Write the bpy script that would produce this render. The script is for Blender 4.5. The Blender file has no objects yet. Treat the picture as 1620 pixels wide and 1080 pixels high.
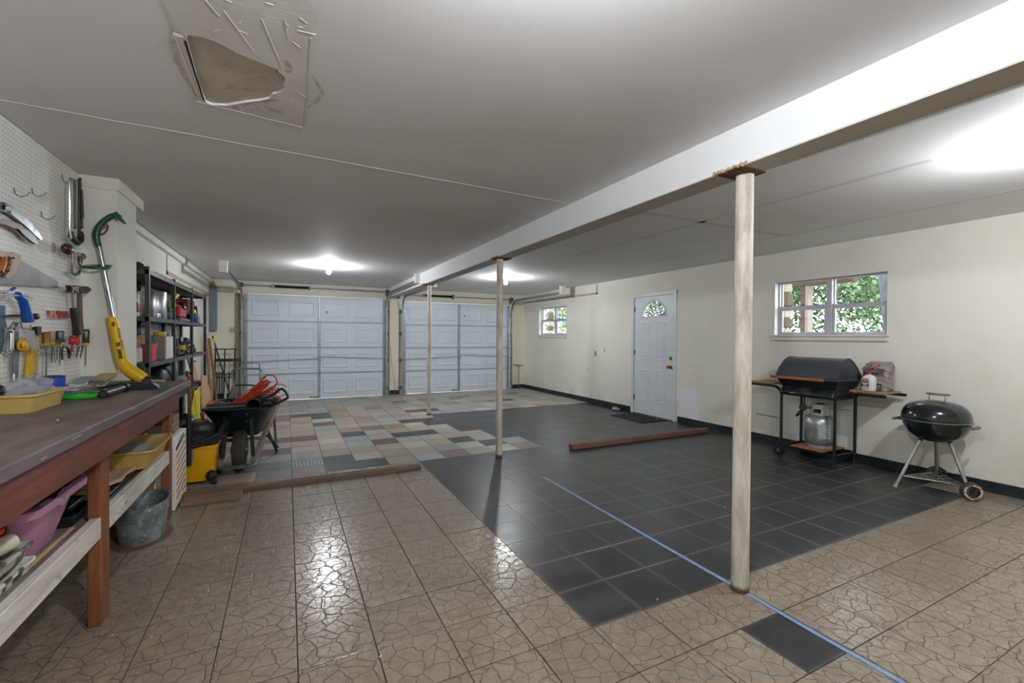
import bpy, bmesh, math, random
from mathutils import Matrix, Vector
SC = bpy.context.scene
COL = SC.collection
PI = math.pi
T = 0.3048
XL, XR, YF, YB, H = -1.38, 5.485, 8.367, -4.0, 2.414
# ---------------------------------------------------------------- camera
XP = -1.295      # pegboard face
CAMP = Vector((-0.0383, -1.9618, 1.3394))
MR = [(0.893698, -0.448621, 0.006642), (-0.001002, 0.012809, 0.999917), (0.448669, 0.89363, -0.010998)]
FP = 706.92
cam = bpy.data.objects.new('camera', bpy.data.cameras.new('camera'))
COL.objects.link(cam)
cam.data.sensor_width = 36
cam.data.lens = FP / 1620 * 36
cam.data.clip_start = 0.05
cam.matrix_world = Matrix(((MR[0][0], MR[1][0], -MR[2][0], CAMP.x), (MR[0][1], MR[1][1], -MR[2][1], CAMP.y),
                           (MR[0][2], MR[1][2], -MR[2][2], CAMP.z), (0, 0, 0, 1)))
SC.camera = cam
# ---------------------------------------------------------------- world, exposure
SC.view_settings.view_transform = 'Standard'
SC.view_settings.look = 'None'
SC.view_settings.gamma = 1
SC.view_settings.use_curve_mapping = False
SC.view_settings.exposure = 0.38
SC.cycles.use_denoising = True
SC.cycles.max_bounces = 10
SC.cycles.diffuse_bounces = 6
SC.cycles.sample_clamp_indirect = 6
SC.cycles.caustics_reflective = False
SC.cycles.caustics_refractive = False
wd = bpy.data.worlds.new('overcast_sky'); SC.world = wd; wd.use_nodes = True
bgn = wd.node_tree.nodes['Background']
bgn.inputs[0].default_value = (0.86, 0.93, 1.0, 1)
bgn.inputs[1].default_value = 6.5
BULB_STRENGTH = 1000.0

# ---------------------------------------------------------------- material helper
def nodes(name):
    m = bpy.data.materials.new(name); m.use_nodes = True
    nt = m.node_tree; b = nt.nodes['Principled BSDF']
    return m, nt, b
def rgb(c):
    if isinstance(c, str): c = tuple(int(c[i:i+2], 16) / 255 for i in (0, 2, 4))
    elif max(c) > 1: c = tuple(v / 255 for v in c)
    return tuple((v / 12.92 if v <= .04045 else ((v + .055) / 1.055) ** 2.4) for v in c) + (1,)
def N(nt, t, **k):
    n = nt.nodes.new(t)
    for a, v in k.items():
        if a.startswith('i_'):
            key = a[2:]; n.inputs[int(key) if key.isdigit() else key.replace('_', ' ')].default_value = v
        else: setattr(n, a, v)
    return n
def L(nt, a, b): nt.links.new(a, b)
def ramp(nt, src, stops):
    r = nt.nodes.new('ShaderNodeValToRGB'); e = r.color_ramp.elements
    e[0].position, e[0].color = stops[0][0], stops[0][1]
    e[1].position, e[1].color = stops[-1][0], stops[-1][1]
    for p, c in stops[1:-1]:
        x = e.new(p); x.color = c
    L(nt, src, r.inputs[0]); return r.outputs[0]
def mixc(nt, fac, a, b, mode='MIX'):
    m = nt.nodes.new('ShaderNodeMix'); m.data_type = 'RGBA'; m.blend_type = mode
    for i, v in ((0, fac), (6, a), (7, b)):
        if hasattr(v, 'links'): L(nt, v, m.inputs[i])
        else: m.inputs[i].default_value = v
    return m.outputs[2]
def math_(nt, op, a, b=None, c=None, clamp=False):
    m = nt.nodes.new('ShaderNodeMath'); m.operation = op; m.use_clamp = clamp
    for i, v in enumerate((a, b, c)):
        if v is None: continue
        if hasattr(v, 'links'): L(nt, v, m.inputs[i])
        else: m.inputs[i].default_value = v
    return m.outputs[0]
def coords(nt, scale=(1, 1, 1), kind='Object', rnd=False, rot=(0, 0, 0)):
    if kind == 'World': o = N(nt, 'ShaderNodeNewGeometry').outputs['Position']
    else: o = N(nt, 'ShaderNodeTexCoord').outputs[kind]
    mp = N(nt, 'ShaderNodeMapping'); mp.inputs['Scale'].default_value = scale; mp.inputs['Rotation'].default_value = rot
    L(nt, o, mp.inputs['Vector'])
    if rnd:
        oi = N(nt, 'ShaderNodeObjectInfo'); mm = N(nt, 'ShaderNodeVectorMath', operation='SCALE')
        mm.inputs[0].default_value = (31.7, 17.3, 9.1); L(nt, oi.outputs['Random'], mm.inputs['Scale'])
        L(nt, mm.outputs[0], mp.inputs['Location'])
    return mp.outputs[0]
def noise(nt, vec, scale=5, detail=4, rough=.55, dist=0):
    n = N(nt, 'ShaderNodeTexNoise'); n.inputs['Scale'].default_value = scale; n.inputs['Detail'].default_value = detail
    n.inputs['Roughness'].default_value = rough; n.inputs['Distortion'].default_value = dist
    L(nt, vec, n.inputs['Vector']); return n.outputs['Fac']
def bump(nt, b, h, s=.2, d=.01):
    n = N(nt, 'ShaderNodeBump'); n.inputs['Strength'].default_value = s; n.inputs['Distance'].default_value = d
    L(nt, h, n.inputs['Height']); L(nt, n.outputs[0], b.inputs['Normal'])
MC = {}
def mat(name, c, c2=None, rough=.5, metal=0, scale=6, stretch=(1, 1, 1), lo=.35, hi=.7, bs=0, spots=None, spot_t=.68, spot_s=14, kind='Object', rnd=True, alpha=None, trans=0, coat=0, spec=.5):
    if name in MC: return MC[name]
    m, nt, b = nodes(name); MC[name] = m
    c = rgb(c)
    c2 = rgb(c2) if c2 else tuple(min(1, v * .82) for v in c[:3]) + (1,)
    v = coords(nt, stretch, kind, rnd)
    n1 = noise(nt, v, scale, 5)
    col = ramp(nt, n1, [(lo, c), (hi, c2)])
    if spots:
        n2 = noise(nt, v, spot_s, 4, .6)
        f = ramp(nt, n2, [(spot_t - .03, (0, 0, 0, 1)), (spot_t + .03, (1, 1, 1, 1))])
        col = mixc(nt, f, col, rgb(spots))
    L(nt, col, b.inputs['Base Color'])
    b.inputs['Roughness'].default_value = rough; b.inputs['Metallic'].default_value = metal
    b.inputs['Specular IOR Level'].default_value = spec
    if coat: b.inputs['Coat Weight'].default_value = coat
    if trans: b.inputs['Transmission Weight'].default_value = trans
    if alpha is not None: b.inputs['Alpha'].default_value = alpha
    if bs: bump(nt, b, noise(nt, v, scale * 6, 4), bs, .004)
    return m
def wood(name, c, c2, axis=1, rough=.6, scale=3, bs=.25, knots=True):
    if name in MC: return MC[name]
    m, nt, b = nodes(name); MC[name] = m
    st = [14, 14, 14]; st[axis] = 1.2
    v = coords(nt, tuple(st), 'Object', True)
    n1 = noise(nt, v, scale, 6, .65, .4)
    col = ramp(nt, n1, [(.3, rgb(c)), (.5, tuple((a + b_) / 2 for a, b_ in zip(rgb(c), rgb(c2)))), (.72, rgb(c2))])
    v2 = coords(nt, tuple(3 if i != axis else 1.5 for i in range(3)), 'Object', True)
    n2 = noise(nt, v2, 2.2, 2)
    col = mixc(nt, ramp(nt, n2, [(.35, (0, 0, 0, 1)), (.75, (.5, .5, .5, 1))]), col, rgb(c2))
    if knots:
        n3 = noise(nt, coords(nt, tuple(5 if i != axis else 2.5 for i in range(3)), 'Object', True), 2.6, 1)
        col = mixc(nt, ramp(nt, n3, [(.68, (0, 0, 0, 1)), (.76, (.8, .8, .8, 1))]), col, tuple(x * .25 for x in rgb(c2)[:3]) + (1,))
    L(nt, col, b.inputs['Base Color']); b.inputs['Roughness'].default_value = rough
    bump(nt, b, n1, bs, .003)
    return m

# ---------------------------------------------------------------- mesh builder
class MB:
    def __init__(s): s.v = []; s.f = []
    def add(s, vs, fs):
        k = len(s.v); s.v += [Vector(v) for v in vs]; s.f += [tuple(i + k for i in f) for f in fs]; return s
    def join(s, o, M=None):
        k = len(s.v); s.v += [(M @ v) if M else v.copy() for v in o.v]; s.f += [tuple(i + k for i in f) for f in o.f]; return s
    def box(s, x0, y0, z0, x1, y1, z1, b=0, M=None):
        lo = (min(x0, x1), min(y0, y1), min(z0, z1)); hi = (max(x0, x1), max(y0, y1), max(z0, z1))
        b = min(b, min(h - l for l, h in zip(lo, hi)) * .45)
        if b <= 0:
            vs = [Vector((hi[0] if i & 1 else lo[0], hi[1] if i & 2 else lo[1], hi[2] if i & 4 else lo[2])) for i in range(8)]
            fs = [(0, 2, 3, 1), (4, 5, 7, 6), (0, 1, 5, 4), (2, 6, 7, 3), (0, 4, 6, 2), (1, 3, 7, 5)]
        else:
            vs = []; idx = {}
            for i in range(8):
                for a in range(3):
                    p = []
                    for k in range(3):
                        up = (i >> k) & 1
                        base = hi[k] if up else lo[k]
                        if k != a: base += -b if up else b
                        p.append(base)
                    idx[i, a] = len(vs); vs.append(Vector(p))
            fs = []
            for a in range(3):
                o1, o2 = [k for k in range(3) if k != a]
                for sgn in (0, 1):
                    cs = [(sgn << a) | (p << o1) | (q << o2) for p, q in ((0, 0), (1, 0), (1, 1), (0, 1))]
                    fs.append(tuple(idx[c, a] for c in cs))
                for s1 in (0, 1):
                    for s2 in (0, 1):
                        c0 = (s1 << o1) | (s2 << o2); c1 = c0 | (1 << a)
                        fs.append((idx[c0, o1], idx[c1, o1], idx[c1, o2], idx[c0, o2]))
            for i in range(8): fs.append((idx[i, 0], idx[i, 1], idx[i, 2]))
        if M: vs = [M @ v for v in vs]
        return s.add(vs, fs)
    def cbox(s, c, d, b=0, M=None, rz=0, rx=0, ry=0):
        m = Matrix.Translation(c) @ Matrix.Rotation(rz, 4, 'Z') @ Matrix.Rotation(ry, 4, 'Y') @ Matrix.Rotation(rx, 4, 'X')
        if M: m = M @ m
        return s.box(-d[0]/2, -d[1]/2, -d[2]/2, d[0]/2, d[1]/2, d[2]/2, b, m)
    def bar(s, p0, p1, w, h, b=0, up=(0, 0, 1)):
        p0, p1 = Vector(p0), Vector(p1); d = p1 - p0; l = d.length; y = d.normalized(); u = Vector(up)
        x = y.cross(u)
        if x.length < 1e-4: x = y.cross(Vector((1, 0, 0)))
        x.normalize(); z = x.cross(y)
        M = Matrix(((x.x, y.x, z.x, p0.x), (x.y, y.y, z.y, p0.y), (x.z, y.z, z.z, p0.z), (0, 0, 0, 1)))
        return s.box(-w/2, 0, -h/2, w/2, l, h/2, b, M)
    def tube(s, pts, r, n=8, closed=False, cap=True, flat=1):
        P = [Vector(p) for p in pts]; m = len(P)
        rs = r if isinstance(r, (list, tuple)) else [r] * m
        tang = []
        for i in range(m):
            if closed: t = P[(i + 1) % m] - P[i - 1]
            else: t = P[min(i + 1, m - 1)] - P[max(i - 1, 0)]
            tang.append(t.normalized() if t.length > 1e-9 else Vector((0, 0, 1)))
        u = tang[0].orthogonal().normalized(); vs = []
        for i in range(m):
            u = (u - tang[i] * u.dot(tang[i]))
            u = u.normalized() if u.length > 1e-6 else tang[i].orthogonal().normalized()
            w = tang[i].cross(u)
            for k in range(n):
                a = 2 * PI * k / n
                vs.append(P[i] + (u * math.cos(a) + w * math.sin(a) * flat) * rs[i])
        fs = []
        for i in range(m if closed else m - 1):
            j = (i + 1) % m
            for k in range(n):
                k2 = (k + 1) % n; fs.append((i*n+k, i*n+k2, j*n+k2, j*n+k))
        if cap and not closed:
            fs.append(tuple(range(n))); fs.append(tuple((m-1)*n + k for k in range(n)))
        return s.add(vs, fs)
    def lathe(s, prof, c=(0, 0, 0), axis='Z', n=24, M=None, sx=1, sy=1):
        R = {'Z': Matrix.Identity(4), 'X': Matrix.Rotation(PI/2, 4, 'Y'), 'Y': Matrix.Rotation(-PI/2, 4, 'X')}[axis] if isinstance(axis, str) else Vector((0, 0, 1)).rotation_difference(Vector(axis)).to_matrix().to_4x4()
        Mx = Matrix.Translation(c) @ R
        if M: Mx = M @ Mx
        vs = []; fs = []; rings = []
        for r, h in prof:
            if r < 1e-6: rings.append([len(vs)]); vs.append(Mx @ Vector((0, 0, h)))
            else:
                rings.append(list(range(len(vs), len(vs) + n)))
                vs += [Mx @ Vector((r * sx * math.cos(2*PI*k/n), r * sy * math.sin(2*PI*k/n), h)) for k in range(n)]
        for a, b_ in zip(rings, rings[1:]):
            if len(a) == 1 and len(b_) == 1: continue
            for k in range(n):
                k2 = (k + 1) % n
                if len(a) == 1: fs.append((a[0], b_[k], b_[k2]))
                elif len(b_) == 1: fs.append((a[k], a[k2], b_[0]))
                else: fs.append((a[k], a[k2], b_[k2], b_[k]))
        return s.add(vs, fs)
    def cyl(s, p0, p1, r, n=16, r2=None):
        p0, p1 = Vector(p0), Vector(p1); l = (p1 - p0).length
        return s.lathe([(0, 0), (r, 0), (r if r2 is None else r2, l), (0, l)], p0, tuple(p1 - p0), n)
    def prism(s, poly, o, ux, uy, th):
        o, ux, uy = Vector(o), Vector(ux), Vector(uy); nn = ux.cross(uy).normalized() * th
        a = [o + ux * p[0] + uy * p[1] for p in poly]; k = len(a)
        fs = [tuple(range(k)), tuple(range(2*k - 1, k - 1, -1))] + [(i, (i+1) % k, (i+1) % k + k, i + k) for i in range(k)]
        return s.add(a + [p + nn for p in a], fs)
    def ell(s, c, r, n=16, m=8, M=None):
        R = r if isinstance(r, (list, tuple)) else (r, r, r)
        prof = [(math.sin(PI*i/m), -math.cos(PI*i/m)) for i in range(m + 1)]
        t = MB().lathe(prof, n=n)
        Mx = Matrix.Translation(c) @ (M or Matrix.Identity(4)) @ Matrix.Diagonal((*R, 1))
        return s.join(t, Mx)
    def sheet(s, fn, nu, nv, cu=False):
        vs = [fn(i / (nu - (0 if cu else 1)) if True else 0, j / (nv - 1)) for j in range(nv) for i in range(nu)]
        fs = []
        for j in range(nv - 1):
            for i in range(nu if cu else nu - 1):
                i2 = (i + 1) % nu; fs.append((j*nu+i, j*nu+i2, (j+1)*nu+i2, (j+1)*nu+i))
        return s.add(vs, fs)
def mesh_of(mb, name, smooth=35, origin=None, minv=None, recalc=True):
    me = bpy.data.meshes.new(name)
    vs = mb.v
    if minv is not None: vs = [minv @ v for v in vs]
    me.from_pydata([tuple(v) for v in vs], [], mb.f)
    if recalc:
        bm = bmesh.new(); bm.from_mesh(me); bmesh.ops.recalc_face_normals(bm, faces=bm.faces); bm.to_mesh(me); bm.free()
    if smooth:
        me.shade_smooth(); me.set_sharp_from_angle(angle=math.radians(smooth))
    me.update(); return me
def thing(name, label, cat, loc=(0, 0, 0), group=None, rz=0, structure=False):
    o = bpy.data.objects.new(name, None); COL.objects.link(o); o.location = loc; o.rotation_euler = (0, 0, rz)
    o.empty_display_size = .1
    o['_M'] = 0; del o['_M']
    tagit(o, label, cat, group)
    if structure: o['kind'] = 'structure'
    return o
def tagit(o, label=None, cat=None, group=None, kind=None):
    if label: o['label'] = label
    if cat: o['category'] = cat
    if group: o['group'] = group
    if kind: o['kind'] = kind
    return o
def root_M(o):
    while o.parent: o = o.parent
    return Matrix.Translation(o.location) @ Matrix.Rotation(o.rotation_euler.z, 4, 'Z')
def P(parent, name, mb, m, label=None, kind=None, smooth=35, local=False, solid=None, subsurf=0):
    """one part, built in room coordinates (or the thing's own when local)"""
    minv = None if local else root_M(parent).inverted()
    me = mesh_of(mb, name, smooth, minv=minv)
    me.materials.append(m)
    o = bpy.data.objects.new(name, me); COL.objects.link(o); o.parent = parent
    if label: o['label'] = label
    if kind: o['kind'] = kind
    mods(o, solid, subsurf)
    return o
def mods(o, solid, subsurf):
    if subsurf:
        md = o.modifiers.new('s', 'SUBSURF'); md.levels = subsurf; md.render_levels = subsurf
    if solid:
        md = o.modifiers.new('t', 'SOLIDIFY'); md.thickness = solid; md.offset = 0
def solo(name, label, cat, mb, m, loc=None, group=None, kind=None, smooth=35, solid=None, subsurf=0):
    """a thing that is one mesh; origin at its base"""
    if loc is None:
        xs = [v.x for v in mb.v]; ys = [v.y for v in mb.v]; zs = [v.z for v in mb.v]
        loc = ((min(xs)+max(xs))/2, (min(ys)+max(ys))/2, min(zs))
    me = mesh_of(mb, name, smooth, minv=Matrix.Translation(loc).inverted()); me.materials.append(m)
    o = bpy.data.objects.new(name, me); COL.objects.link(o); o.location = loc
    tagit(o, label, cat, group, kind); mods(o, solid, subsurf)
    return o
def struct(name, mb, m, label=None, smooth=35):
    o = solo(name, label, None, mb, m, loc=(0, 0, 0), kind='structure', smooth=smooth); return o
def ray(px, py):
    d = ((px - 810) / FP, -(py - 540) / FP, 1)
    return Vector([sum(MR[k][i] * d[k] for k in range(3)) for i in range(3)])
def on(ax, val, px, py):
    """the point of a true plane (wall, floor, bench top) at which a feature was measured"""
    i = 'xyz'.index(ax); d = ray(px, py); return CAMP + d * ((val - CAMP[i]) / d[i])
def arc(c, r, a0, a1, n, ux=(1, 0, 0), uy=(0, 0, 1)):
    c, ux, uy = Vector(c), Vector(ux), Vector(uy)
    return [c + ux * r * math.cos(a0 + (a1 - a0) * i / (n - 1)) + uy * r * math.sin(a0 + (a1 - a0) * i / (n - 1)) for i in range(n)]
def copy_tree(o, parent=None, loc=None, label=None):
    c = o.copy(); COL.objects.link(c); c.parent = parent
    if loc is not None: c.location = loc
    if label: c['label'] = label
    for ch in list(o.children): copy_tree(ch, c)
    return c
def text_mb(s, size, o, ux, uy, depth=.0008, align='CENTER', shear=0, bold=0):
    cu = bpy.data.curves.new('txt', 'FONT'); cu.body = s; cu.size = size; cu.align_x = align; cu.extrude = depth / size * size; cu.shear = shear; cu.offset = bold
    cu.resolution_u = 3
    ob = bpy.data.objects.new('txt', cu); COL.objects.link(ob)
    dg = bpy.context.evaluated_depsgraph_get(); me = bpy.data.meshes.new_from_object(ob.evaluated_get(dg))
    ux, uy = Vector(ux).normalized(), Vector(uy).normalized(); uz = ux.cross(uy)
    M = Matrix(((ux.x, uy.x, uz.x, o[0]), (ux.y, uy.y, uz.y, o[1]), (ux.z, uy.z, uz.z, o[2]), (0, 0, 0, 1)))
    mb = MB(); mb.add([M @ v.co for v in me.vertices], [tuple(p.vertices) for p in me.polygons])
    bpy.data.objects.remove(ob); bpy.data.curves.remove(cu); bpy.data.meshes.remove(me)
    return mb
random.seed(7)
U = random.uniform
# ================================================================ materials of the room
def plaster(name, c, stain, amt=.5, bs=.08, sc=1.2, zdirt=False, patch=False):
    m, nt, b = nodes(name)
    v = coords(nt, kind='World')
    n1 = noise(nt, v, sc, 5, .6)
    col = mixc(nt, ramp(nt, n1, [(.45, (0, 0, 0, 1)), (.8, (amt, amt, amt, 1))]), rgb(c), rgb(stain))
    if zdirt:      # grime near the floor, an old repaint patch by the door, scuffs
        sp = N(nt, 'ShaderNodeSeparateXYZ'); L(nt, v, sp.inputs[0])
        low = math_(nt, 'MULTIPLY', math_(nt, 'SUBTRACT', 1, math_(nt, 'MULTIPLY', sp.outputs['Z'], 2.2), clamp=True), .9)
        n2 = noise(nt, v, 3.5, 6, .7)
        f = math_(nt, 'MULTIPLY', low, ramp(nt, n2, [(.42, (0, 0, 0, 1)), (.75, (.75, .75, .75, 1))]))
        col = mixc(nt, f, col, rgb('b3a894'))
        n3 = noise(nt, coords(nt, (1, 9, 30), 'World'), 1.6, 5, .7)
        col = mixc(nt, ramp(nt, n3, [(.73, (0, 0, 0, 1)), (.8, (.6, .6, .6, 1))]), col, rgb('77726a'))
        if patch:
            n4 = noise(nt, v, 7, 3)
            yy = math_(nt, 'ABSOLUTE', math_(nt, 'ADD', sp.outputs['Y'], -2.98)); zz = math_(nt, 'ABSOLUTE', math_(nt, 'ADD', sp.outputs['Z'], -.32))
            d = math_(nt, 'MAXIMUM', math_(nt, 'MULTIPLY', yy, 1.1), zz)
            d = math_(nt, 'ADD', d, math_(nt, 'MULTIPLY', math_(nt, 'SUBTRACT', n4, .5), .16))
            f = ramp(nt, d, [(.225, (1, 1, 1, 1)), (.245, (0, 0, 0, 1))])
            col = mixc(nt, f, col, rgb('f1f2f4'))
    L(nt, col, b.inputs['Base Color']); b.inputs['Roughness'].default_value = .75
    h = math_(nt, 'ADD', noise(nt, v, 55, 3), math_(nt, 'MULTIPLY', noise(nt, v, 3.0, 3), 2.0))
    bump(nt, b, h, bs, .006)
    return m
M_wall = plaster('cream_wall_paint', 'f0eee4', 'dfdacc', .6, .1, zdirt=True, patch=True)
M_wallf = plaster('far_wall_paint', 'f1ebdb', 'dfd6c2', .6, .1, zdirt=True)
M_ceil = plaster('ceiling_paint', 'e6e5e6', 'cfc9c4', .6, .05, .55)
M_beam = plaster('beam_paint', 'eceef1', 'dcdcda', .4, .06)
M_beamu = plaster('beam_underside_shade', 'c9c2b8', 'b0a595', .6, .06)  # beam paint again, with the underside's shade put into the colour
M_pil = plaster('pilaster_paint', 'e9e8e2', 'd6d2c8', .5, .08)
M_trim = mat('white_trim', 'eceae4', 'dedad0', .5)
M_doorw = mat('white_door_paint', 'e3e8ee', 'd8dee6', .42, lo=.3, hi=.8)
M_sect = mat('garage_door_steel', 'dfe8f3', 'd5deea', .42, lo=.3, hi=.8, scale=2)
M_galv = mat('galvanised_track', 'a9b3bd', '8b959f', .42, .55, scale=9)
M_galvd = mat('dull_steel', '7f868c', '5f6569', .45, .6, scale=12)
M_base = mat('black_baseboard_tile', '1d2526', '2c3435', .35, scale=9)
M_black = mat('black_metal', '16181a', '24272a', .42, scale=9)
M_blkp = mat('black_plastic', '17191b', '1f2224', .5, scale=9)
M_rust = mat('rust', '6e4c30', '46301f', .85, scale=30)
M_chrome = mat('polished_steel', 'c9ccce', 'aeb1b4', .22, 1, scale=9)
M_brass = mat('brass', 'b59345', '8a6b2c', .3, 1, scale=9)
M_slab = mat('grout_tan', '3f342a', '33291f', .9)
M_slabd = mat('grout_dark', '6f6a62', '57524b', .9)

# ---- floor tiles
def tan_tile():
    m, nt, b = nodes('tan_crackle_tile')
    v = coords(nt, (1, 1, 1), 'Object', True)
    nz = N(nt, 'ShaderNodeTexNoise'); nz.inputs['Scale'].default_value = 9; nz.inputs['Detail'].default_value = 3; L(nt, v, nz.inputs['Vector'])
    sub = N(nt, 'ShaderNodeVectorMath', operation='SUBTRACT'); L(nt, nz.outputs['Color'], sub.inputs[0]); sub.inputs[1].default_value = (.5, .5, .5)
    sc_ = N(nt, 'ShaderNodeVectorMath', operation='SCALE'); L(nt, sub.outputs[0], sc_.inputs[0]); sc_.inputs['Scale'].default_value = .075
    ad = N(nt, 'ShaderNodeVectorMath', operation='ADD'); L(nt, v, ad.inputs[0]); L(nt, sc_.outputs[0], ad.inputs[1])
    vo = N(nt, 'ShaderNodeTexVoronoi', feature='DISTANCE_TO_EDGE'); vo.inputs['Scale'].default_value = 13; L(nt, ad.outputs[0], vo.inputs['Vector'])
    vo.voronoi_dimensions = '2D'
    vo2 = N(nt, 'ShaderNodeTexVoronoi', feature='DISTANCE_TO_EDGE'); vo2.inputs['Scale'].default_value = 24; vo2.voronoi_dimensions = '2D'; L(nt, ad.outputs[0], vo2.inputs['Vector'])
    l1 = ramp(nt, vo.outputs['Distance'], [(.008, (1, 1, 1, 1)), (.05, (0, 0, 0, 1))])
    l2 = ramp(nt, vo2.outputs['Distance'], [(.008, (.55, .55, .55, 1)), (.05, (0, 0, 0, 1))])
    lines = math_(nt, 'MAXIMUM', l1, l2)
    n1 = noise(nt, v, 16, 5, .6)
    base = ramp(nt, n1, [(.3, rgb('a59888')), (.55, rgb('988b7b')), (.75, rgb('85786a'))])
    n3 = noise(nt, coords(nt, kind='World'), .9, 3)
    base = mixc(nt, ramp(nt, n3, [(.4, (0, 0, 0, 1)), (.75, (.35, .35, .35, 1))]), base, rgb('7d6a57'))
    oi = N(nt, 'ShaderNodeObjectInfo'); tone = ramp(nt, oi.outputs['Random'], [(0, (.9, .9, .9, 1)), (1, (1.06, 1.06, 1.06, 1))])
    base = mixc(nt, 1.0, base, tone, 'MULTIPLY')
    col = mixc(nt, lines, base, rgb('534437'))
    L(nt, col, b.inputs['Base Color'])
    rg = math_(nt, 'ADD', math_(nt, 'MULTIPLY', lines, .4), math_(nt, 'ADD', math_(nt, 'MULTIPLY', noise(nt, v, 30, 3), 0.24), .11))
    L(nt, rg, b.inputs['Roughness'])
    hh = math_(nt, 'SUBTRACT', math_(nt, 'MULTIPLY', noise(nt, v, 24, 3), .35), math_(nt, 'MULTIPLY', lines, .5))
    b.inputs['Specular IOR Level'].default_value = .75
    bump(nt, b, hh, .45, .005)
    return m
def plain_tile(name, c, c2, seam, rough=.34, seam_amt=.75, ribs=False):
    m, nt, b = nodes(name)
    v = coords(nt, (1, 1, 1), 'Object', False); vw = coords(nt, kind='World')
    n1 = noise(nt, vw, 6, 6, .65); col = ramp(nt, n1, [(.3, rgb(c)), (.7, rgb(c2))])
    oi = N(nt, 'ShaderNodeObjectInfo'); tone = ramp(nt, oi.outputs['Random'], [(0, (.86, .86, .86, 1)), (1, (1.12, 1.12, 1.12, 1))])
    col = mixc(nt, 1.0, col, tone, 'MULTIPLY')
    sp = N(nt, 'ShaderNodeSeparateXYZ'); L(nt, v, sp.inputs[0])
    d = math_(nt, 'MAXIMUM', math_(nt, 'ABSOLUTE', sp.outputs[0]), math_(nt, 'ABSOLUTE', sp.outputs[1]))
    d = math_(nt, 'ADD', d, math_(nt, 'MULTIPLY', math_(nt, 'SUBTRACT', noise(nt, vw, 26, 4, .7), .5), .012))
    e = ramp(nt, d, [(.128, (0, 0, 0, 1)), (.1445, (.3, .3, .3, 1)), (.1505, (1, 1, 1, 1))])
    e = math_(nt, 'MULTIPLY', e, math_(nt, 'MULTIPLY', ramp(nt, noise(nt, vw, 1.1, 3), [(.35, (.45, .45, .45, 1)), (.65, (1, 1, 1, 1))]), seam_amt))
    n2 = noise(nt, vw, 2.3, 6, .7)
    dust = ramp(nt, n2, [(.5, (0, 0, 0, 1)), (.85, (.5, .5, .5, 1))])
    col = mixc(nt, math_(nt, 'MAXIMUM', e, math_(nt, 'MULTIPLY', dust, seam_amt)), col, rgb(seam))
    if ribs:
        w = N(nt, 'ShaderNodeTexWave'); w.inputs['Scale'].default_value = 9; w.inputs['Distortion'].default_value = 1.5; L(nt, v, w.inputs['Vector'])
        col = mixc(nt, ramp(nt, w.outputs['Fac'], [(.35, (0, 0, 0, 1)), (.6, (.8, .8, .8, 1))]), col, rgb('6d6f6e'))
    L(nt, col, b.inputs['Base Color'])
    L(nt, math_(nt, 'ADD', math_(nt, 'MULTIPLY', n2, .3), rough - .12), b.inputs['Roughness'])
    bump(nt, b, noise(nt, vw, 40, 3), .12, .003)
    return m
M_tan = tan_tile()
M_blk = plain_tile('black_vinyl_tile', '27292c', '323438', '827b71', .32, .68)
TILE_COL = {'G': plain_tile('grey_green_tile', 'a9aaa2', '9a9a91', '4e4943', .4, .5),
            'B': plain_tile('beige_tile', 'b3a797', 'a29686', '5e5850', .4, .45),
            'T': plain_tile('tan_brown_tile', 'a58a74', '96806d', '5a4a3e', .4, .45),
            'P': plain_tile('pink_brown_tile', '917a6f', '836d64', '5a4a3e', .4, .45),
            'M': plain_tile('maroon_tile', '755a59', '684e4f', '4e4540', .4, .45),
            'K': M_blk,
            'L': plain_tile('light_blue_grey_tile', 'a3abab', '979f9f', '5e5850', .4, .45),
            'D': plain_tile('speckled_slate_tile', '858a87', '757a78', '4e4a44', .4, .45),
            'W': plain_tile('pale_cream_tile', 'c3bbab', 'b4ac9d', '6a6258', .4, .45),
            'R': plain_tile('ribbed_grey_tile', 'aeb0ad', '9fa19e', '4e4a44', .4, .45, ribs=True)}

# ================================================================ floor
fl = MB()
fl.add([(XL-.3, YB, -.0045), (XR+.3, YB, -.0045), (XR+.3, YF+.3, -.0045), (XL-.3, YF+.3, -.0045), (XL-.3, YB, -.15), (XR+.3, YB, -.15), (XR+.3, YF+.3, -.15), (XL-.3, YF+.3, -.15)],
       [(0, 1, 2, 3), (4, 5, 6, 7), (0, 1, 5, 4), (1, 2, 6, 5), (2, 3, 7, 6), (3, 0, 4, 7)])
floor = struct('floor', fl, M_slab, 'tiled garage floor: tan crackle tiles, a black field and mixed coloured tiles', smooth=0)
sb = MB().box(4*T, -1*T, -.0044, XR, 9*T, -.0038).box(7*T, 9*T, -.0044, XR, 18*T, -.0038)
P(floor, 'grout_bed', sb, M_slabd, smooth=0)
def tile_mesh(w, d, name):
    g = .0012 if 'crackle' not in name else .0021; return mesh_of(MB().box(-w/2 + g, -d/2 + g, -.004, w/2 - g, d/2 - g, 0, .0012), name, 0)
tm = {}
def put_tile(u, v, m, name, tilt=0):
    x0, x1 = max(u*T, XL), min((u+1)*T, XR); y0, y1 = max(v*T, YB), min((v+1)*T, YF)
    if x1 - x0 < .02 or y1 - y0 < .02: return
    key = (round(x1-x0, 3), round(y1-y0, 3), m.name)
    if key not in tm:
        me = tile_mesh(x1-x0, y1-y0, name); me.materials.append(m); tm[key] = me
    o = bpy.data.objects.new(name, tm[key]); COL.objects.link(o); o.parent = floor
    o.location = ((x0+x1)/2, (y0+y1)/2, U(-.0007, .0007))
    if tilt: o.rotation_euler = (U(-tilt, tilt), U(-tilt, tilt), 0)
    return o
COLMAP = {}
def setc(s):
    for q in s.split():
        a, b_, c = q.split(','); COLMAP[int(a), int(b_)] = c
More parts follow.
